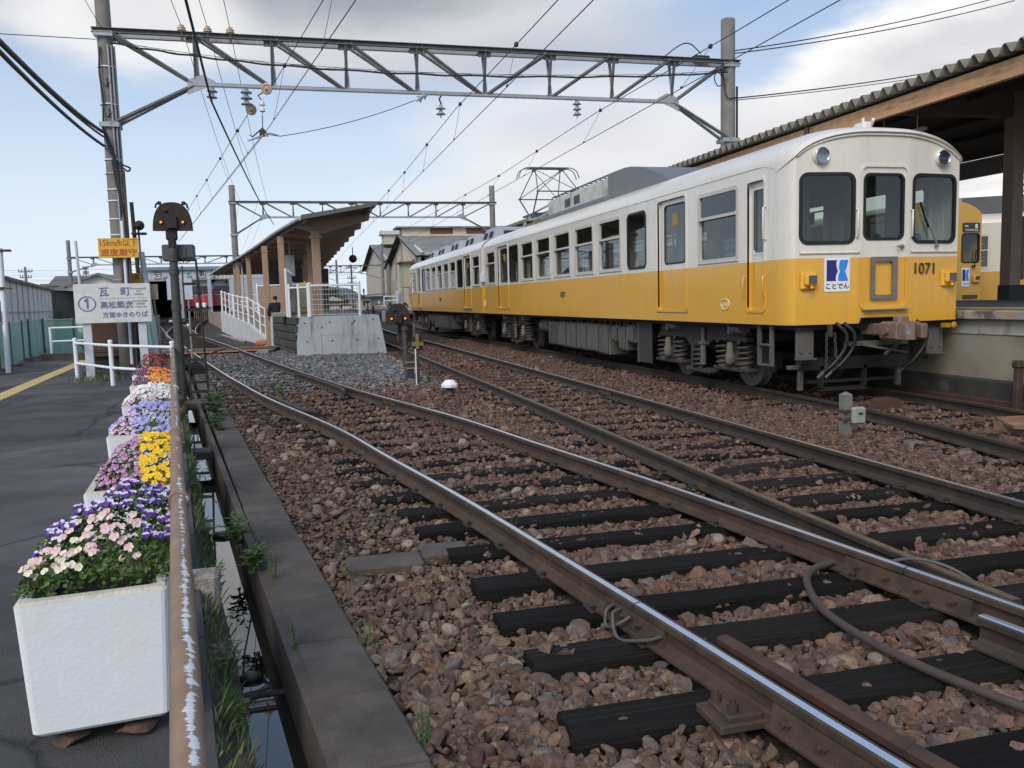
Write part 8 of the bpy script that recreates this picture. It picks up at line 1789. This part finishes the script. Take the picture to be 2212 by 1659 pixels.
for y in (89, 97.2): q = MB(); q.box(12.93, 13.0, y, y+1.0, 4.3-(y > 90)*.3, 5.9-(y > 90)*.4); q.build('window', m_dark, WA)
for y in (98.5, 87.0, 104): q = MB(); q.box(12.85, 12.98, y-.25, y+.25, .3, 8.3-.45*abs(y-97.5)*.45); q.build('pilaster', mat('pilaster_grey', (.28, .255, .21), .85), WA)
for y in (110.5, 109): q = MB(); q.tube([(12.6, y, 0), (12.6, y, 6.4)], .18, 8); q.build('downpipe', m_pole, WA)
q = MB(); q.box(11.4, 13, 88, 93, 5.55, 5.7); q.build('porch_roof', m_corroof, WA); q = MB(); q.box(11.8, 13, 88.5, 92.5, 3.0, 5.55); q.build('porch', mat('porch_cream', (.40, .37, .27), .8), WA)
q = MB(); q.box(14, 16.5, 126, 129, 10.0, 11.4); q.prism([(125.6, 11.4), (129.4, 11.4), (127.5, 12.1)], 13.6, 16.9, 'x'); q.build('roof_vent', m_wh2, WB)
# ---- hut, silo, deck
HU = thing('hut', 'low cream and blue grey hut with flat dark roof and a black flue', 'hut', (9, 98, .8))
q = MB(); q.box(7.8, 9.1, 98, 103, .4, 2.2); q.build('wall', mat('hut_cream', (.42, .40, .34), .8, 0, .08, 2), HU)
q = MB(); q.box(9.1, 11.2, 98.2, 103, .4, 2.2); q.build('wall', mat('hut_bluegrey', (.20, .235, .26), .7, 0, .1, 2), HU)
q = MB(); q.add([(7.5, 97.5, 2.22), (11.4, 97.5, 2.45), (11.4, 103.5, 2.45), (7.5, 103.5, 2.22), (7.5, 97.5, 2.34), (11.4, 97.5, 2.58), (11.4, 103.5, 2.58), (7.5, 103.5, 2.34)], [(0, 1, 2, 3), (4, 5, 6, 7), (0, 1, 5, 4), (1, 2, 6, 5), (2, 3, 7, 6), (3, 0, 4, 7)]); q.build('roof', m_corroof, HU)
q = MB(); q.box(8.25, 8.45, 97.96, 98, 1.1, 1.7); q.build('window', m_dark, HU)
q = MB(); q.cyl((8.45, 99, 2.3), (8.45, 99, 2.7), .06, n=8); q.cyl((8.45, 99, 2.65), (8.45, 99, 3.1), .10, n=10); q.build('flue', m_black, HU)
q = MB(); q.box(9.6, 9.82, 98.1, 98.2, .85, 1.4); q.build('red_cabinet', mat('cabinet_red', (.42, .03, .035), .5), HU)
q = MB(); q.box(9.95, 10.15, 98.1, 98.2, 1.35, 1.65); q.build('notice', m_logow, HU)
FD = thing('railway_signal', 'far small black half round signal on a dark post before the cream hut', 'signal', (5.9, 66, .7))
q = MB(); q.prism([(5.9+.2*math.cos(a), 1.62-.22*math.sin(a)) for a in [math.pi*i/10 for i in range(11)]], 66, 66.1, 'y'); q.build('signal_head', m_sig, FD); q = MB(); q.cyl((5.9, 66.1, .2), (5.9, 66.1, 1.5), .05, n=8); q.build('post', mat('post_darkred', (.09, .03, .025), .7), FD)
q = MB(); q.cyl((6.4, 67, .2), (6.4, 67, 1.25), .09, n=8); tag(q.build('bollard', m_black), 'short black bollard by the far small signal', 'bollard')
DK = thing('loading_deck', 'low far platform deck with white railing beside the second car', 'platform', (7.5, 62, .5))
q = MB(); q.box(6.45, 13.5, 62, 80, 1.0, 1.2); q.build('deck', m_conc, DK)
for x in (6.55, 8.0, 10, 12): q = MB(); q.box(x, x+.25, 62.1, 62.4, -.2, 1.0); q.build('deck_leg', m_conc, DK)
for x in (6.75, 7.7): q = MB(); q.cyl((x, 62.2, 1.2), (x, 62.2, 1.9), .04, n=8); q.build('railing_post', m_white, DK)
for z in (1.88, 1.58): q = MB(); q.cyl((6.75, 62.2, z), (7.7, 62.2, z), .035, n=8); q.build('railing_bar', m_white, DK)
SI = thing('sand_hopper', 'grey conical hopper with a thin mast beside the far white railing', 'hopper', (7.85, 63, 1.2))
q = MB(); q.lathe([(.14, 0), (.24, .75), (.25, 1.0), (.12, 1.08), (.04, 1.1), (.04, 1.9), (0, 1.9)], (7.9, 63, 1.2), (0, 0, 1), 16); q.build('hopper', mat('hopper_grey', (.33, .34, .35), .6), SI)
# utility poles
def upole(label, x, y, z0, z1, r, arms, m=m_pole):
    T = thing('utility_pole', label, 'pole', (x, y, z0)); q = MB(); q.cyl((x, y, z0), (x-.02*(z1-z0)*0, y, z1), r, r*.8, n=12); q.build('pole', m, T)
    for z, w in arms: q = MB(); q.box(x-w, x+w, y-.05, y+.05, z-.05, z+.05); [q.cyl((x+s*w*k, y, z+.05), (x+s*w*k, y, z+.25), .04, n=6) for s in (-1, 1) for k in (.5, .95)]; q.build('crossarm', m_trussd, T)
    return T
upole('dark utility pole seen through the mesh fence', 6.85, 95, .4, 5.7, .11, ((5.35, .55), (4.2, .45), (3.6, .4)), mat('pole_wood', (.10, .085, .07), .85))
upole('plain grey pole left of the dark utility pole', 4.3, 96, .5, 4.4, .09, ())
upole('distant utility pole above the left shed roof', -24.1, 90, 1, 5.7, .14, ((5.25, .6), (4.7, .5)))
upole('distant pole with small crossarms between the left houses', -18.85, 90, 1, 5.65, .10, ((5.45, .25), (5.0, .25), (4.65, .5)))
q = MB(); q.cyl((-10.75, 50, -.1), (-10.86, 50, 5.15), .085, .07, n=10); tag(q.build('thin_white_pole', mat('pole_pale', (.55, .55, .54), .6)), 'thin pale pole behind the left sheds', 'pole')
for i, (z, dz) in enumerate(((5.4, .25), (4.9, .2), (4.5, .15))): wire(sag((-60, 80, z+.5), (-24.1, 90, z), .3)+sag((-24.1, 90, z), (-18.8, 90, z), .1)[1:]+sag((-18.8, 90, z), (6.8, 95, z+.1), dz)[1:], .012, ('highest', 'middle', 'lowest')[i]+' of three faint wires far off on the left', 'wire')
for i, z in enumerate((5.3, 4.2, 3.6)): wire(sag((6.8, 95, z), (-40, 140, z+2), .5), .010, ('highest', 'middle', 'lowest')[i]+' of three faint wires beyond the island platform', 'wire')
# house and tree beyond
HO = thing('house', 'low house with grey hipped roof and orange brown wall far beyond the island platform', 'house', (5.7, 120, .9))
q = MB(); q.box(4.7, 7.2, 120, 128, .5, 1.86); q.build('wall', mat('house_tan', (.36, .21, .11), .8), HO)
q = MB(); q.add([(4.1, 119.3, 1.86), (7.5, 119.3, 1.86), (7.5, 129, 1.86), (4.1, 129, 1.86), (6.0, 121.5, 2.5), (6.2, 127, 2.5)], [(0, 1, 4), (1, 2, 5, 4), (2, 3, 5), (3, 0, 4, 5), (0, 1, 2, 3)]); q.build('roof', mat('tile_roof_pale', (.27, .265, .26), .8, 0, .1, 3), HO)
def tree(label, x, y, z, h, w, seed, col=(.045, .085, .025), n=2600):
    T = thing('tree', label, 'tree', (x, y, z)); rg = random.Random(seed); q = MB()
    q.cyl((x, y, z-.3), (x, y, z+h*.5), w*.05, w*.025, n=8)
    for i in range(7): a = i*.9; q.tube([(x, y, z+h*(.25+.04*i)), (x+math.cos(a)*w*.25, y+math.sin(a)*w*.25, z+h*(.55+.03*i))], w*.02, 5)
    q.build('trunk', m_woodg, T)
    q = MB(); cl_s = [(rg.gauss(0, .33)*w*.55, rg.gauss(0, .33)*w*.55, z+h*rg.uniform(.28, .92)) for _ in range(26)]
    for i in range(n):
        c = rg.choice(cl_s); p = Vector((x+c[0]+rg.gauss(0, .11)*w, y+c[1]+rg.gauss(0, .11)*w, c[2]+rg.gauss(0, .07)*h)); l = rg.uniform(.05, .12)*(w/3.)*1.2+.06; d = Vector((rg.uniform(-1, 1), rg.uniform(-1, 1), rg.uniform(-.5, .7))).normalized(); s = d.cross(Vector((rg.uniform(-1, 1), rg.uniform(-1, 1), rg.uniform(-1, 1)))).normalized()*l*.5
        q.add([p-d*l, p+s, p+d*l, p-s], [(0, 1, 2, 3)])
    o = q.build('crown', mat('tree_leaf_%d' % seed, col, .7, 0, .4, .9, tuple(c*1.7 for c in col), (.5, .7), s2=.6), T, recalc=False); o['kind'] = 'stuff'; return T
tree('round dark green tree behind the far house', 6.5, 134, .9, 3.0, 2.4, 3)
tree('dark green tree at the left of the far house', 4.6, 132, .9, 1.9, 2.6, 4)
tree('dusty dark tree right of the utility pole', 7.7, 128, .8, 1.9, 1.8, 5, (.05, .07, .035), 1400)
q = MB(); q.box(5.35, 6.6, 150, 152, .5, 3.9); tag(q.build('apartment_block', mat('block_pale', (.38, .42, .46), .8)), 'pale flat block rising behind the round tree', 'building')
WF = thing('low_fence', 'low white picket fence by the far road', 'fence', (6, 105, .7))
for i in range(14): q = MB(); q.box(4.9+i*.19, 5.0+i*.19, 105, 105.05, .55, 1.12); q.build('picket', m_white, WF)
q = MB(); q.box(4.85, 7.5, 105.05, 105.1, .95, 1.05); q.build('rail', m_white, WF)
q = MB(); q.lathe([(.18, 0), (.16, .7), (.12, .95), (0, 1.0)], (6.05, 104, .6), (0, 0, 1), 10); tag(q.build('post_stump', m_woodg), 'dark wooden post in front of the low white fence', 'post')
q = MB()
for i in range(30):
    pass
ridge = [(-500+i*40, 900, 14+10*math.sin(i*.7)+7*math.sin(i*1.9+1)+4*math.sin(i*4.1)) for i in range(60)]
q.strip([(x, y, -2) for x, y, z in ridge], ridge, 0, True); q.strip(ridge, [(x, y+300, 0) for x, y, z in ridge], 0, True); q.build('hills', mat('far_hills', (.10, .14, .17), .95, 0, .1, .01), recalc=False, kind='structure')
# a band of distant roofs and trees so that the plain does not end bare
rg = random.Random(21)
for i in range(16):
    x = -60+i*10.5+rg.uniform(-3, 3); y = 170+rg.uniform(-15, 40)
    if -2 < x < 30: y += 30
    T = thing('house', 'x', 'house', (x, y, 0), 'small distant houses along the horizon'); h = rg.uniform(2.6, 4.2); w = rg.uniform(3, 5); T['label'] = 'small distant house on the horizon'
    q = MB(); q.box(x-w, x+w, y, y+7, -.5, h); q.build('wall', mat('far_wall_%d' % (i % 3), [(.36, .35, .32), (.30, .28, .25), (.40, .40, .40)][i % 3], .85), T); q = MB(); q.prism([(x-w-.4, h), (x+w+.4, h), (x, h+1.5)], y-.4, y+7.4, 'y'); q.build('roof', mat('far_roof_%d' % (i % 2), [(.13, .13, .14), (.16, .14, .13)][i % 2], .85), T)
# ---- houses at the left
SH1 = thing('shed', 'long pale corrugated shed with grey roof behind the green netting', 'shed', (-10, 38, 0))
c0, c1, c2 = (-8.55, 29.4), (-11.5, 46.9), (-11.15, 50.2)
q = MB(); corr(q, c1, c0, -.2, 2.55, .45, .012); q.build('wall', m_cor, SH1, recalc=False)
q = MB(); corr(q, c2, c1, -.2, 2.5, .3, .012); q.build('end_wall', mat('dirty_wall_shade_tone', (.10, .095, .09), .9, 0, .3, 1.2, (.055, .05, .045), (.45, .7)), SH1, recalc=False)  # brown-grey dirt, with the shade of the gap also put into the wall colour
for i in range(11):
    t_ = i/10; p = Vector((*c0, 0)).lerp(Vector((*c1, 0)), t_); q = MB(); q.box(p.x+.01, p.x+.03, p.y-.03, p.y+.03, -.2, 2.54); q.build('batten', mat('batten_grey', (.52, .51, .48), .8), SH1)
q = MB(); q.beam((c0[0]+.03, c0[1], 1.45), (c1[0]+.03, c1[1], 1.45), .03, .03); q.build('seam', mat('batten_grey', (.38, .375, .36)), SH1)
q = MB(); A = []; B = []
d_ = (Vector((*c1, 0))-Vector((*c0, 0))); n = 90
for i in range(n+1):
    p = Vector((*c0, 0))+d_*(i/n*1.02-.01)+Vector((.14, .03, 0)); o = .035*(i % 2); A.append((p.x, p.y, 2.53+o)); B.append((p.x-3.6, p.y-.6, 3.0+o))
q.strip(A, B); q.strip([(a[0], a[1], a[2]-.09) for a in A], A); q.add([A[-1], (A[-1][0]+.8, A[-1][1]+3.6, 2.4), (B[-1][0], B[-1][1]+3, 2.95), B[-1]], [(0, 1, 2, 3)]); q.build('roof', m_corroof, SH1, recalc=False)
SH2 = thing('house', 'pale gabled shed behind the platform sign and left pole', 'shed', (-12.3, 62, 0))
q = MB(); q.prism([(-14.2, -.2), (-10.9, -.2), (-10.9, 3.2), (-12.2, 3.78), (-14.2, 3.1)], 62, 72, 'y'); q.build('wall', m_cor, SH2)
q = MB(); q.add([(-14.7, 61.6, 3.0), (-12.2, 61.6, 3.92), (-12.2, 73, 3.92), (-14.7, 73, 3.0), (-10.6, 61.6, 3.2), (-10.6, 73, 3.2)], [(0, 1, 2, 3), (1, 4, 5, 2)]); q.add([(-14.7, 61.6, 2.86), (-12.2, 61.6, 3.78), (-10.6, 61.6, 3.06), (-10.6, 61.6, 3.2), (-12.2, 61.6, 3.92), (-14.7, 61.6, 3.0)], [(0, 1, 4, 5), (1, 2, 3, 4)]); q.build('roof', m_corroof, SH2, recalc=False)
q = MB(); q.add([(-14.4, 59.5, 2.35), (-13.2, 59.5, 2.55), (-13.2, 62, 2.65), (-14.4, 62, 2.45), (-14.4, 59.5, 2.25), (-13.2, 59.5, 2.45)], [(0, 1, 2, 3), (0, 1, 5, 4)]); q.build('lean_to_roof', m_corroof, SH2, recalc=False)
SH3 = thing('house', 'grey tiled house roof showing between the two left sheds', 'house', (-22, 92, 0))
q = MB(); q.box(-26, -19, 92, 100, -.2, 3.6); q.build('wall', m_cor, SH3); q = MB(); q.prism([(91.5, 3.6), (100.5, 3.6), (96, 5.0)], -23, -19.6, 'x'); q.build('roof', mat('far_roof_0', (.13, .13, .14), .85), SH3)
leafy('dark climbing shrub in the gap beside the shed', -11.0, 46.5, 0, 1.6, 5, 60, m_grnleaf, .3, 'shrub', .08, 12, 20)
SH4 = thing('shed', 'white walled workshop seen left of the depot doorway', 'shed', (-16, 84, 0))
q = MB(); q.box(-20, -13.4, 80, 92, 0, 3.6); q.build('wall', mat('workshop_white', (.46, .46, .44), .8), SH4); q = MB(); q.box(-20.3, -13.2, 79.6, 92.4, 3.6, 3.78); q.build('roof', m_corroof, SH4)
for x in (-14.6, -16.2): q = MB(); q.box(x-.4, x+.4, 79.94, 80, 2.2, 3.0); q.build('window', m_dark, SH4)
for i, (x, y) in enumerate(((-8.9, 70), (-6.6, 60))): q = MB(); q.lathe([(.0, 0), (.17, 0), (.18, .1), (.1, .2), (0, .21)], (x, y, zg(y)-.05), (0, 0, 1), 10); tag(q.build('marker_dome', m_logow), ('farther', 'nearer')[i]+' small white dome marker between the depot tracks', 'marker')
